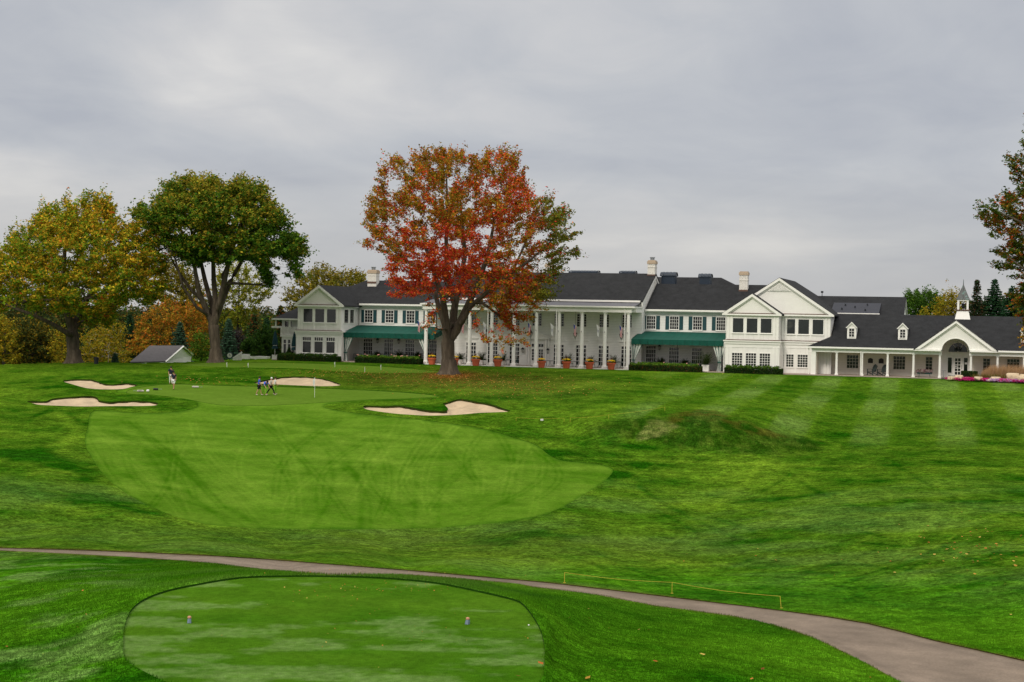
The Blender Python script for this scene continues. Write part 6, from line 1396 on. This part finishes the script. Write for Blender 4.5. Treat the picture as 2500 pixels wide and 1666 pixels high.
hedge(Ur(872, 882, -1.6), Ur(1029, 882, -1.6), -2.4, -.9, .70, 'hedge with bright green annuals in front of the left awning', box, lime, 14)
hedge(Ur(1537, 903, -1.8), Ur(1712, 903, -1.8), -2.3, -1.0, .72, 'hedge with lime green annuals in front of the right awning', pal([(.02,.05,.01),(.03,.065,.012),(.16,.05,.02)], [4, 3, 1]), lime, 3)
hedge(Ur(1770, 907, -1.6), Ur(1910, 907, -1.6), -2.1, -.9, .68, 'dark clipped hedge in front of the right double bay', box, pal([(.05,.11,.015),(.08,.15,.015)], [1, 1]))
hedge(Ur(2347, 905, -2.2), Ur(2386, 905, -2.2), -2.9, -1.7, 1.05, 'dark green clipped hedge block beside the shop entrance', box)
# ornamental grasses, flower bed and boulders right of the shop entrance
def grass_bed():
    n = 5200; u = rng.uniform(50.2, 62, n); y = rng.uniform(-3.2, -1.6, n); e = sst(50.0, 51.5, u); h = rng.uniform(1.1, 1.9, n)*(.55+.45*e)
    P = np.array([l2w(a, b, .25) for a, b in zip(u, y)]); t = rng.uniform(0, 1, (n, 1)); col = np.array([.42, .26, .11])*(1-t)+np.array([.50, .32, .20])*t
    o = blades(P, h, rng.uniform(.03, .07, n), col*.8, name='ornamental_grass', lean=.28); tag(o, kind='stuff')
    n = 2600; u = rng.uniform(49.2, 62, n); y = rng.uniform(-4.2, -3.0, n); P = np.array([l2w(a, b, .15) for a, b in zip(u, y)]); col = np.array([(.13, .12, .03), (.17, .11, .035), (.09, .085, .02)])[rng.integers(0, 3, n)]
    o = blades(P, rng.uniform(.35, .8, n), rng.uniform(.05, .1, n), col, name='low_bronze_plants', lean=.5); tag(o, kind='stuff')
grass_bed()
def bed(px0, px1, pyf, name, m, label, n, h=.22):
    cen = []
    for i in range(n):
        t = random.random(); px = px0+(px1-px0)*t; y = random.uniform(*pyf[:2]); u = Ur(px, 925, y); cen.append(l2w(u, y, .12+random.random()*h))
    cen = np.array(cen); P = np.repeat(cen, 14, 0)+rng.normal(0, .12, (n*14, 3))*[1, 1, .45]; a = rng.normal(0, 1, P.shape); a /= np.linalg.norm(a, axis=1)[:, None]; b = np.cross(a, rng.normal(0, 1, P.shape)); b /= np.linalg.norm(b, axis=1)[:, None]
    vv = np.stack([P-a*.05, P-b*.045, P+a*.05, P+b*.045], 1).reshape(-1, 3); o = mesh_np(name, vv, np.arange(4*len(P)).reshape(-1, 4), m); tag(o, kind='stuff', label=label)
mat('leaf_dark', (.04, .05, .015), .9, .3, 6)
bed(2312, 2450, (-5.6, -3.9), 'magenta_flowers', 'pink_bloom', 'band of magenta flowers along the lawn edge by the shop', 300)
bed(2440, 2520, (-6.8, -5.2), 'magenta_flowers', 'pink_bloom', 'magenta flowers mixed with lilac at the right edge', 110)
bed(2412, 2520, (-6.6, -4.2), 'lilac_flowers', 'lilac_bloom', 'lilac flowers at the right end of the bed', 230)
bed(2318, 2360, (-4.2, -3.0), 'bronze_plants', 'leaf_dark', 'dark bronze plants in front of the shop door', 70, .35)
o = MB().box(49.0, 62, -4.6, -1.4, -.2, .18).build('soil_bed', 'hedge_soil'); o.location = (OX, OY, 0); o.rotation_euler.z = -AY; tag(o, kind='structure')
BL = [(2323, 924, 20, 12, 'pale boulder at the left tip of the flower bed'), (2341, 921, 22, 16, 'tall pale boulder second from the left in the flower bed'), (2362, 917, 18, 9, 'small tan boulder behind the magenta flowers near the door'), (2388, 923, 24, 13, 'flat topped tan boulder in the middle of the magenta band'), (2432, 922, 26, 14, 'flat pale boulder left of the lilac flowers'), (2420, 928, 18, 7, 'low pale boulder at the lawn edge left of the lilac flowers'), (2474, 919, 32, 26, 'large golden boulder below the ornamental grass'), (2500, 926, 36, 24, 'large tan boulder cut by the right edge of the photo')]
for px, py, wp, hp, lab in BL:
    y = -4.4-(py-918)*.14; u = Ur(px, py, y); s_ = wp/20./2; hz = hp/20.
    bm_ = bpy.data.meshes.new('boulder'); import bmesh; b = bmesh.new(); bmesh.ops.create_icosphere(b, subdivisions=4, radius=1)
    sd0 = random.random()*50
    from mathutils import noise as mn
    for v in b.verts:
        k = 1+.35*mn.noise(v.co*1.4+Vector((sd0, 0, 0)))+.12*mn.noise(v.co*3.5+Vector((sd0, 3, 0))); v.co = Vector((v.co.x*s_*k, v.co.y*s_*.8*k, max(-.2, min(v.co.z*k, .78))*hz*.62+hz*.3))
    [setattr(f, 'smooth', True) for f in b.faces]; b.to_mesh(bm_); b.free(); bm_.materials.append(MATS['boulder']); o = bpy.data.objects.new('boulder', bm_); C.objects.link(o); o.location = l2w(u, y, .02); o.rotation_euler.z = random.random()*.6; tag(o, lab, 'boulder', 'boulders in the flower bed')
# trough of petunias and a sign stand on the veranda edge
tr = empty('flower_trough', Lat(43.65, -.55, .1), -AY); tag(tr, 'wire trough overflowing with pink and purple petunias on the shop veranda', 'planter')
m = MB(); m.box(-.85, .85, -.16, .16, .42, .62); m.build('basket', 'green_iron', tr)
for sx in (-.6, .6):
    for sy in (-.14, .14): MB().tube([(sx, sy, .42), (sx*1.1, sy*1.3, 0)], .018, 4).build('leg', 'green_iron', tr)
c = np.c_[rng.uniform(-.95, .95, 110), rng.uniform(-.25, .25, 110), rng.uniform(.5, .98, 110)]; leaf_mesh('flowers', c, .13, 14, .045, pal([(.40,.16,.26),(.10,.12,.02),(.14,.05,.16),(.45,.28,.34),(.12,.09,.02)], [2, 3, 2, 2, 2]), tr)
st = empty('sign_stand', Lat(Ur(2303, 915, -1.6), -1.6, 0), -AY); tag(st, 'slim metal stand with a flat top beside the shop entrance path', 'stand')
MB().tube([(0, 0, .12), (0, 0, 1.0)], .025, 6).build('pole', 'grey_metal', st); MB().lathe((0, 0, 0), [(.28, 0), (.28, .06), (.2, .12)], 10).build('base', 'dark_metal', st); MB().box(-.3, .3, -.12, .12, 1.0, 1.03).build('top_plate', 'grey_metal', st)

# ------------------------------------------------------------------ planters, fence, umbrellas, clock and bin left of the pavilion
def on_plane(px, py, y): u, w = loc(px, py, y); return u, w
def planter_box(px0, px1, pt, pb, y, label, cone=None):
    u0, _ = loc(px0, pb, y); u1, _ = loc(px1, pb, y); wt = loc((px0+px1)/2, pt, y)[1]; d = min(u1-u0, 1.1); zb = -.15
    root = empty('planter_box', Lat((u0+u1)/2, y+d/2, zb), -AY); tag(root, label, 'planter', 'white planter boxes left of the pavilion'); h = wt-zb; a = (u1-u0)/2
    m = MB(); m.box(-a+.03, a-.03, -d/2+.03, d/2-.03, 0, h-.1); m.build('box', 'trim', root); t = MB(); t.box(-a, a, -d/2, d/2, h-.1, h); 
    for x in (-a+.05, a-.05): t.box(x-.05, x+.05, -d/2-.005, -d/2+.08, 0, h-.101)
    t.build('rim', 'trim', root)
    if cone:
        ct = loc((px0+px1)/2, cone, y)[1]-zb; tp = empty('topiary', Lat((u0+u1)/2, y+d/2, wt), -AY); tag(tp, cone_label, 'topiary', 'clipped boxwood cones'); hh = ct-h; n = 260; z = 1-np.sqrt(rng.uniform(0, 1, n)); th = rng.uniform(0, 6.28, n)
        c = np.c_[np.cos(th)*(1-z)*a*1.05, np.sin(th)*(1-z)*a*1.05, z*hh]; leaf_mesh('foliage', c, .12, 18, .05, box, tp, flat=1); MB().lathe((0, 0, 0), [(a*.85, 0), (.03, hh*.95)], 10).build('stems', 'hedge_soil', tp)
cone_label = 'clipped boxwood cone in the square white planter left of the pavilion'
planter_box(663.5, 681, 866.5, 881, 1.5, 'square white planter nearest the pavilion, holding a boxwood cone', cone=842)
planter_box(590, 604, 865.5, 881, 4, 'tall white planter box at the top of the picket fence'); planter_box(605, 621, 870.5, 881, 6, 'small grey white planter behind the picket fence corner'); planter_box(622, 652, 870.5, 881, 4, 'long low white planter box full of shrubs')
u0, _ = loc(706, 868, .6); tp = empty('topiary', Lat(u0, .6, 0), -AY); tag(tp, 'clipped boxwood cone in front of the pavilion windows', 'topiary', 'clipped boxwood cones'); n = 240; z = 1-np.sqrt(rng.uniform(0, 1, n)); th = rng.uniform(0, 6.28, n)
leaf_mesh('foliage', np.c_[np.cos(th)*(1-z)*.6, np.sin(th)*(1-z)*.6, .3+z*1.5], .12, 18, .05, box, tp, flat=1); MB().lathe((0, 0, .2), [(.5, -.2), (.03, 1.5)], 10).build('stems', 'hedge_soil', tp)
pf = empty('picket_fence', Lat(*[loc(580, 880, 4)[0], 4.0, -.3]), -AY); tag(pf, 'white picket fence sloping down beside the planter boxes', 'fence')
for i in range(11):
    u = Ur(569+i*2.05, 880, 4)-Ur(580, 880, 4); h = .35+.085*i; MB().box(u-.035, u+.035, -.02, .02, -.3, h).build('picket', 'trim', pf)
m = MB(); ua, ub = Ur(568, 880, 4)-Ur(580, 880, 4), Ur(591, 880, 4)-Ur(580, 880, 4); m.add([(ua, .021, .2), (ub, .021, 1.0), (ub, .05, 1.0), (ua, .05, .2), (ua, .021, .28), (ub, .021, 1.1), (ub, .05, 1.1), (ua, .05, .28)], [(0,1,5,4),(1,2,6,5),(2,3,7,6),(3,0,4,7),(4,5,6,7),(3,2,1,0)]); m.build('rail', 'trim', pf)
def umbrella(px, pt, pb, y, label):
    u, wt = loc(px, pt, y); root = empty('patio_umbrella', Lat(u, y, .05), -AY); tag(root, label, 'umbrella', 'closed teal patio umbrellas'); h = wt
    m = MB(); n = 16; prof = [(.03, h), (.12, h-.3), (.26, h-1.2), (.33, h-1.9), (.22, h-2.05), (.36, h-2.5)]; vs = []
    for r, z in prof:
        for k in range(n): a = 2*math.pi*k/n; rr = r*(1+.22*(k % 2)); vs.append((rr*math.cos(a), rr*math.sin(a), z))
    m.add(vs, [(i*n+k, i*n+(k+1) % n, (i+1)*n+(k+1) % n, (i+1)*n+k) for i in range(len(prof)-1) for k in range(n)]); m.build('canopy', 'teal_cloth', root); MB().tube([(0, 0, 0), (0, 0, h)], .03, 6).build('pole', 'trim', root); MB().lathe((0, 0, h-2.08), [(.27, 0), (.27, .05)], 12).build('strap', 'trim', root)
mat('teal_cloth', (.004, .035, .045), .8, .1, 4)
umbrella(672, 808, 868, 1.2, 'closed teal umbrella left of the pavilion'); umbrella(719, 811, 870, .3, 'closed teal umbrella between pavilion and left bay')
# street clock on a post
cx0, cy0, cz0 = W(561, 868, 216); ck = empty('street_clock', (cx0, cy0, zat(cx0, cy0)-.1)); tag(ck, 'round white faced clock in a green case on a post right of the elm', 'clock'); hc = cz0-ck.location.z
MB().tube([(0, 0, 0), (0, 0, hc-.35)], .06, 8).build('post', 'green_iron', ck)
def disc(r, y0, y1, m, nm, par, n=24):
    b = MB(); b.prism([(r*math.cos(2*math.pi*i/n), hc+r*math.sin(2*math.pi*i/n)) for i in range(n)], y0, y1); return b.build(nm, m, par)
disc(.42, -.1, .12, 'green_iron', 'case', ck); fc = disc(.34, -.13, -.101, 'dial', 'face', ck); m = MB(); m.box(-.02, .02, -.15, -.131, hc-.05, hc+.24); m.box(-.02, .16, -.15, -.131, hc-.02, hc+.02); m.build('hands', 'black_plastic', fc)
m = MB(); m.prism([(-.12, hc+.40), (.12, hc+.40), (0, hc+.62)], -.06, .06); m.build('crest', 'green_iron', ck)
gx, gy, gz_ = ground(235, 889); tb = empty('trash_bin', (gx, gy, gz_)); tag(tb, 'dark bin standing on the crest near the golden maple', 'bin')
MB().lathe((0, 0, 0), [(.24, -.05), (.26, 0), (.30, .72), (.31, .73)], 14).build('barrel', 'black_plastic', tb); MB().lathe((0, 0, .735), [(.33, 0), (.33, .05), (.22, .12), (.05, .14)], 14).build('lid', 'black_plastic', tb)

# ------------------------------------------------------------------ flagsticks, tee markers, rope
def flagstick(px, py, top, label, cloth=True, group=None, fl=.5):
    x, y, z = ground(px, py); h = (py-top)/F*y; root = empty('flagstick', (x, y, z-.03)); tag(root, label, 'flagstick', group)
    MB().tube([(0, 0, -.1), (0, 0, h)], .015 if h > 1.5 else .018, 6).build('pole', 'trim', root)
    if cloth:
        b = MB(); n = 8
        for i in range(n):
            for j in range(6):
                def p(a, c): t = a/n; s_ = c/6; return (-.02-.30*fl*t*(1-.3*s_)+.0, .04*math.sin(t*7+s_*2), h-.04-fl*.95*s_-.45*fl*t)
                b.add([p(i, j), p(i+1, j), p(i+1, j+1), p(i, j+1)], [(0, 1, 2, 3)])
        b.build('cloth', 'flag_white', root)
flagstick(768, 970, 921, 'tall flagstick with a limp white flag on the green', fl=.62)
PGp = 'short marker sticks on the practice green'
for px, py, tp_, lab, cl in [(554, 896, 884, 'leftmost short marker stick on the practice green', True), (606, 897, 885.5, 'second short marker stick from the left on the practice green', True), (817.5, 896, 883, 'practice green marker in front of the left bay', True), (890.5, 910, 895, 'plain yellowish practice green stick without a flag', False), (930, 903, 890, 'practice green marker with a grey flag near the maple', True)]:
    flagstick(px, py, tp_, lab, cloth=cl, group=PGp, fl=.24)
def tee_marker(px, py, label, rz):
    x, y, z = ground(px, py); root = empty('tee_marker', (x, y, z-.055), rz); root.scale = (.78, .78, .78); tag(root, label, 'tee marker', 'tee markers')
    m = MB(); m.add([(-.055, -.05, 0), (.055, -.05, 0), (.055, .07, 0), (-.055, .07, 0), (-.045, .0, .13), (.045, .0, .13), (.045, .08, .14), (-.045, .08, .14), (0, -.075, .02), (0, -.02, .14)], [(3,2,1,0),(0,8,9,4),(8,1,5,9),(0,1,8),(4,9,5),(4,5,6,7),(1,2,6,5),(2,3,7,6),(3,0,4,7)]); m.build('body', 'tee_grey', root)
    m = MB(); m.lathe((0, .03, .135), [(.045, 0), (.058, .015), (.055, .05), (.03, .07)], 10, sx=1.0, sy=1); m.build('cap', 'tee_tan', root)
tee_marker(462, 1516, 'small grey and tan tee marker on the left half of the tee', .1); tee_marker(1140.5, 1519, 'small grey and tan tee marker on the right half of the tee', -.5)
def rope(stakes, label, r=.012, tilt=None, h=None):
    P = [];  base = ground(*stakes[0][:2]); root = empty('rope_barrier', base); tag(root, label, 'rope barrier', 'yellow rope barriers'); B0 = Vector(base)
    for i, (px, py, top) in enumerate(stakes):
        x, y, z = ground(px, py); hh = (py-top)/F*y; dx = (tilt or {}).get(i, 0); t = Vector((x+dx, y, z+hh)); MB().tube([Vector((x, y, z-.1))-B0, t-B0], r*1.3, 5).build('stake', 'rope_yellow', root); P.append(t)
        if h: MB().box(x-B0.x-.05, x-B0.x+.05, y-B0.y-.01, y-B0.y+.01, z-B0.z+.01, z-B0.z+.03).build('foot', 'rope_yellow', root)
    for a, b in zip(P[:-1], P[1:]):
        pts = [a.lerp(b, k/12)-Vector((0, 0, .07*math.sin(math.pi*k/12)))-B0 for k in range(13)]; MB().tube(pts, r*.75, 4).build('rope', 'rope_yellow', root)
rope([(1378, 1424, 1398), (1640.5, 1450, 1422), (1908, 1486, 1456)], 'yellow rope on three stakes beside the cart path', tilt={2: -.06}, h=True, r=.009)
rope([(1260, 1029, 1020), (1377, 1030, 1021)], 'thin yellow rope in the hollow left of the mound', r=.009); rope([(1392, 1032, 1021), (1486, 1024, 1013), (1623, 1004, 994)], 'thin yellow rope climbing over the low mound', r=.009)
x, y, z = ground(1323, 1028); o = MB().box(-.12, .12, -.02, .02, .02, .17).build('yardage_sign', 'white_cloth', None, loc=(x, y, z)); tag(o, 'tiny white sign plate beside the rope in the hollow', 'sign')

# ------------------------------------------------------------------ people
def skin_mesh(name, nodes, edges, m, parent, root_i=0, sub=1):
    me = bpy.data.meshes.new(name); me.from_pydata([n[0] for n in nodes], edges, []); o = bpy.data.objects.new(name, me); C.objects.link(o); o.parent = parent; me.materials.append(MATS[m])
    sk = o.modifiers.new('skin', 'SKIN'); sk.use_smooth_shade = True
    if not me.skin_vertices: me.attributes
    for i, n in enumerate(nodes):
        v = me.skin_vertices[0].data[i]; r = n[1]; v.radius = (r, r) if not isinstance(r, tuple) else r; v.use_root = (i == root_i)
    if sub: s_ = o.modifiers.new('sub', 'SUBSURF'); s_.levels = sub; s_.render_levels = sub
    return o
def person(px, py, label, pose, shirt, legs, legtype='long', hair='hair', capm=None, rz=0, h=1.76, shoe='shoe', item=None):
    """pose: joint positions for a 1.76 m figure, x = walking direction"""
    x, y, z = ground(px, py); root = empty('person', (x, y, z), rz); tag(root, label, 'person', None); root.scale = (h/1.76,)*3; J = pose
    V3 = lambda k: J[k]
    def mid(a, b, t): return tuple(J[a][i]+(J[b][i]-J[a][i])*t for i in range(3))
    N_ = []; E_ = []; id_ = {}
    def nd(k, p, r): id_[k] = len(N_); N_.append((p, r)); return id_[k]
    nd('pel', J['pel'], (.13, .10)); nd('waist', mid('pel', 'chest', .5), (.11, .09)); nd('chest', J['chest'], (.125, .095)); nd('neck', J['neck'], .058); nd('jaw', tuple(J['neck'][i]*.45+J['head'][i]*.55 for i in range(3)), (.07, .08)); nd('head', J['head'], (.078, .098)); nd('crown', tuple(J['head'][i]*1.5-J['neck'][i]*.5 if False else J['head'][i]+(J['head'][i]-J['neck'][i])*.42 for i in range(3)), (.06, .075))
    E_ += [(0, 1), (1, 2), (2, 3), (3, 4), (4, 5), (5, 6)]
    for s_ in 'LR':
        a = nd('sh'+s_, J['sh'+s_], .058); b = nd('el'+s_, J['el'+s_], .042); c = nd('wr'+s_, J['wr'+s_], .028); E_.extend([(2, a), (a, b), (b, c)])
        w, e = Vector(J['wr'+s_]), Vector(J['el'+s_]); d = (w-e).normalized(); side = d.cross(Vector((0, 1, 0))); side = side.normalized() if side.length > .1 else Vector((1, 0, 0)); pm = nd('palm'+s_, tuple(w+d*.07), (.04, .018)); E_.append((c, pm))
        for k, ln in enumerate((.065, .08, .085, .075)):
            o_ = side*(k-1.5)*.022; f1 = nd(f'f{s_}{k}', tuple(w+d*.11+o_), .010); f2 = nd(f'g{s_}{k}', tuple(w+d*(.11+ln*.7)+o_+Vector((0, .02, 0))), .008); E_.extend([(pm, f1), (f1, f2)])
        t1 = nd('t'+s_, tuple(w+d*.07+side*.055), .010); E_.append((pm, t1))
        a = nd('hip'+s_, J['hip'+s_], .085); b = nd('kn'+s_, J['kn'+s_], .056); c = nd('an'+s_, J['an'+s_], .038); t = nd('toe'+s_, J['toe'+s_], (.04, .028)); E_.extend([(0, a), (a, b), (b, c), (c, t)])
    skin_mesh('body', N_, E_, 'skin', root, 0)
    # shirt
    N2 = [(J['pel'], (.175, .135)), (mid('pel', 'chest', .5), (.165, .13)), (J['chest'], (.20, .155)), (mid('chest', 'neck', .8), (.09, .085))]; E2 = [(0, 1), (1, 2), (2, 3)]
    for s_ in 'LR': a = len(N2); N2 += [(J['sh'+s_], .088), (mid('sh'+s_, 'el'+s_, .75), .072)]; E2 += [(2, a), (a, a+1)]
    skin_mesh('shirt', N2, E2, shirt, root, 0)
    N3 = [(tuple(J['pel'][i]-(0, 0, .04)[i] for i in range(3)), (.16, .125))]; E3 = []
    for s_ in 'LR':
        a = len(N3)
        if legtype == 'long': N3 += [(J['hip'+s_], .10), (J['kn'+s_], .072), (mid('kn'+s_, 'an'+s_, .92), .056)]; E3 += [(0, a), (a, a+1), (a+1, a+2)]
        else: N3 += [(J['hip'+s_], .105), (mid('hip'+s_, 'kn'+s_, .95), .085)]; E3 += [(0, a), (a, a+1)]
    skin_mesh('trousers' if legtype == 'long' else 'shorts', N3, E3, legs, root, 0)
    for s_ in 'LR': skin_mesh('shoe', [(tuple(J['an'+s_][i]+(-.03, 0, -.04)[i] for i in range(3)), (.05, .045)), (J['toe'+s_], (.05, .035))], [(0, 1)], shoe, root)
    hd = Vector(J['head']); up = (hd-Vector(J['neck'])).normalized(); m = MB(); 
    cpm = capm or hair; prof = [(.10, .0), (.108, .05), (.095, .10), (.06, .135), (.02, .148)]
    b = MB(); b.lathe((0, 0, 0), prof, 14); q = up.to_track_quat('Z', 'Y'); b.v = [tuple(hd+up*.0+q @ Vector(v)) for v in b.v]
    if capm: 
        f = Vector((1, 0, 0)); k = len(b.v); b.add([tuple(hd+up*.03+f*.08+Vector((0, -.07, 0))), tuple(hd+up*.03+f*.08+Vector((0, .07, 0))), tuple(hd+up*.0+f*.19+Vector((0, .045, 0))), tuple(hd+up*.0+f*.19+Vector((0, -.045, 0)))], [(0, 1, 2, 3), (3, 2, 1, 0)])
    b.build('cap' if capm else 'hair', cpm, root, smooth=True)
    fh = MB(); f = Vector((1, 0, 0)); r_ = Vector((0, 1, 0)); 
    fh.lathe(tuple(hd+f*.098-up*.025), [(.004, .028), (.013, -.005), (.012, -.02)], 6); fh.build('nose', 'skin', root)
    for s_ in (-1, 1): MB().lathe(tuple(hd+f*.088+r_*.032*s_+up*.005), [(.004, -.008), (.010, 0), (.004, .008)], 6).build('eye', 'hair', root); MB().lathe(tuple(hd+r_*.088*s_-up*.01), [(.006, -.03), (.016, 0), (.008, .03)], 6).build('ear', 'skin', root)
    MB().box(hd.x+.085, hd.x+.097, hd.y-.025, hd.y+.025, hd.z-.062, hd.z-.052).build('mouth', 'lips', root)
    return root
mat('lips', (.30, .09, .07), .6)
def pose(stride=0., lean=0., arms=0., stand=.0, bend=0.):
    J = {}; J['pel'] = (0, 0, .95-.04*abs(stride)); px_ = math.sin(lean)*.40; pz = math.cos(lean)*.40
    J['chest'] = (px_, 0, J['pel'][2]+pz); J['neck'] = (px_*1.38, 0, J['pel'][2]+pz*1.38+.01); J['head'] = (px_*1.55+.02+bend*.06, 0, J['pel'][2]+pz*1.38+.16-bend*.06)
    for s_, g_ in (('L', 1), ('R', -1)):
        st = stride*g_; J['hip'+s_] = (0, .09*g_, J['pel'][2]-.06); J['kn'+s_] = (st*.24+.03, .10*g_, .50); J['an'+s_] = (st*.42-(.05 if st < 0 else 0), .10*g_, .09+(.05 if st < -.5 else 0)); J['toe'+s_] = (st*.42+.13, .11*g_, .035)
        a = -arms*g_; c = J['chest']; J['sh'+s_] = (c[0]+.01, .19*g_, c[2]+.11); J['el'+s_] = (c[0]+a*.16+lean*.12, .23*g_, c[2]-.17); J['wr'+s_] = (c[0]+a*.30+.08+lean*.25, .22*g_, c[2]-.38+.08*abs(a))
    return J
def face(px, dirx): return dirx
person(424, 951, 'person in a dark navy shirt and white shorts walking towards the camera on the green', pose(.35, .04, .3), 'navy_cloth', 'white_cloth', 'short', rz=-1.9, h=1.78, shoe='hair')
person(417, 938, 'person in a dark jacket and white trousers behind the walker in navy', pose(.2, .02, .2), 'navy_cloth', 'white_cloth', 'long', rz=-1.3, h=1.78, shoe='hair')
person(632, 965, 'person in a blue top and black shorts on the left of the walking group', pose(.5, .05, .4), 'blue_cloth', 'black_cloth', 'short', rz=.1, h=1.78)
p5 = pose(.9, .05, .5)
person(661, 965, 'person striding in black trousers, pale shirt and white cap', p5, 'grey_cloth', 'black_cloth', 'long', rz=.05, h=1.72, capm='white_cloth')
person(671, 963, 'person in a pale shirt and lime trousers behind the white capped walker', pose(.3, .03, .3), 'white_cloth', 'lime_cloth', 'long', rz=.2, h=1.66)
pb = pose(.35, .95, .1, bend=1.)
person(645, 965, 'person in a bright blue top and lime trousers stooping forward', pb, 'royal_cloth', 'lime_cloth', 'long', rz=-.9, h=1.70)
def club_bag(px, py, label, ang, L_=.8, mt='grey_cloth', m2='dark_metal'):
    x, y, z = ground(px, py); root = empty('golf_bag', (x, y, z), ang); root.scale = (.8, .8, .8); tag(root, label, 'golf bag', 'golf bags lying on the green'); MB().tube([(-L_/2, 0, .12), (-L_*.4, 0, .14), (L_*.35, 0, .13), (L_/2, 0, .12)], [.09, .12, .12, .11], 10).build('bag', mt, root)
    MB().tube([(-.2, .13, .16), (0, .18, .2), (.25, .13, .16)], .02, 5).build('strap', m2, root)
    for i in range(4): MB().tube([(L_/2, -.06+.04*i, .12), (L_/2+.28+.04*i, -.08+.055*i, .13), (L_/2+.34+.04*i, -.05+.055*i, .13)], [.008, .008, .025], 5).build('club', 'grey_metal', root)
club_bag(477, 947.5, 'dark and white golf bag lying right of the walkers in navy', .1); club_bag(343, 957.5, 'white golf bag lying on the left part of the green', 3.1); club_bag(380, 953, 'dark golf bag lying in front of the small left bunker', .3, .6, 'dark_metal')
x, y, z = ground(361, 957.5); b = MB().lathe((0, 0, 0), [(.02, 0), (.13, .04), (.16, .12), (.12, .22), (.02, .25)], 12).build('towel_bundle', 'white_cloth', None, smooth=True, loc=(x, y, z)); tag(b, 'small white bundle on the green beside the white golf bag', 'bundle')
x, y, z = ground(1291, 1523.5); b = MB().lathe((0, 0, 0), [(.002, 0), (.015, .006), (.0213, .021), (.015, .036), (.002, .0427)], 12).build('golf_ball', 'white_cloth', None, smooth=True, loc=(x, y, z-.05)); tag(b, 'white golf ball near the right rim of the tee', 'golf ball')
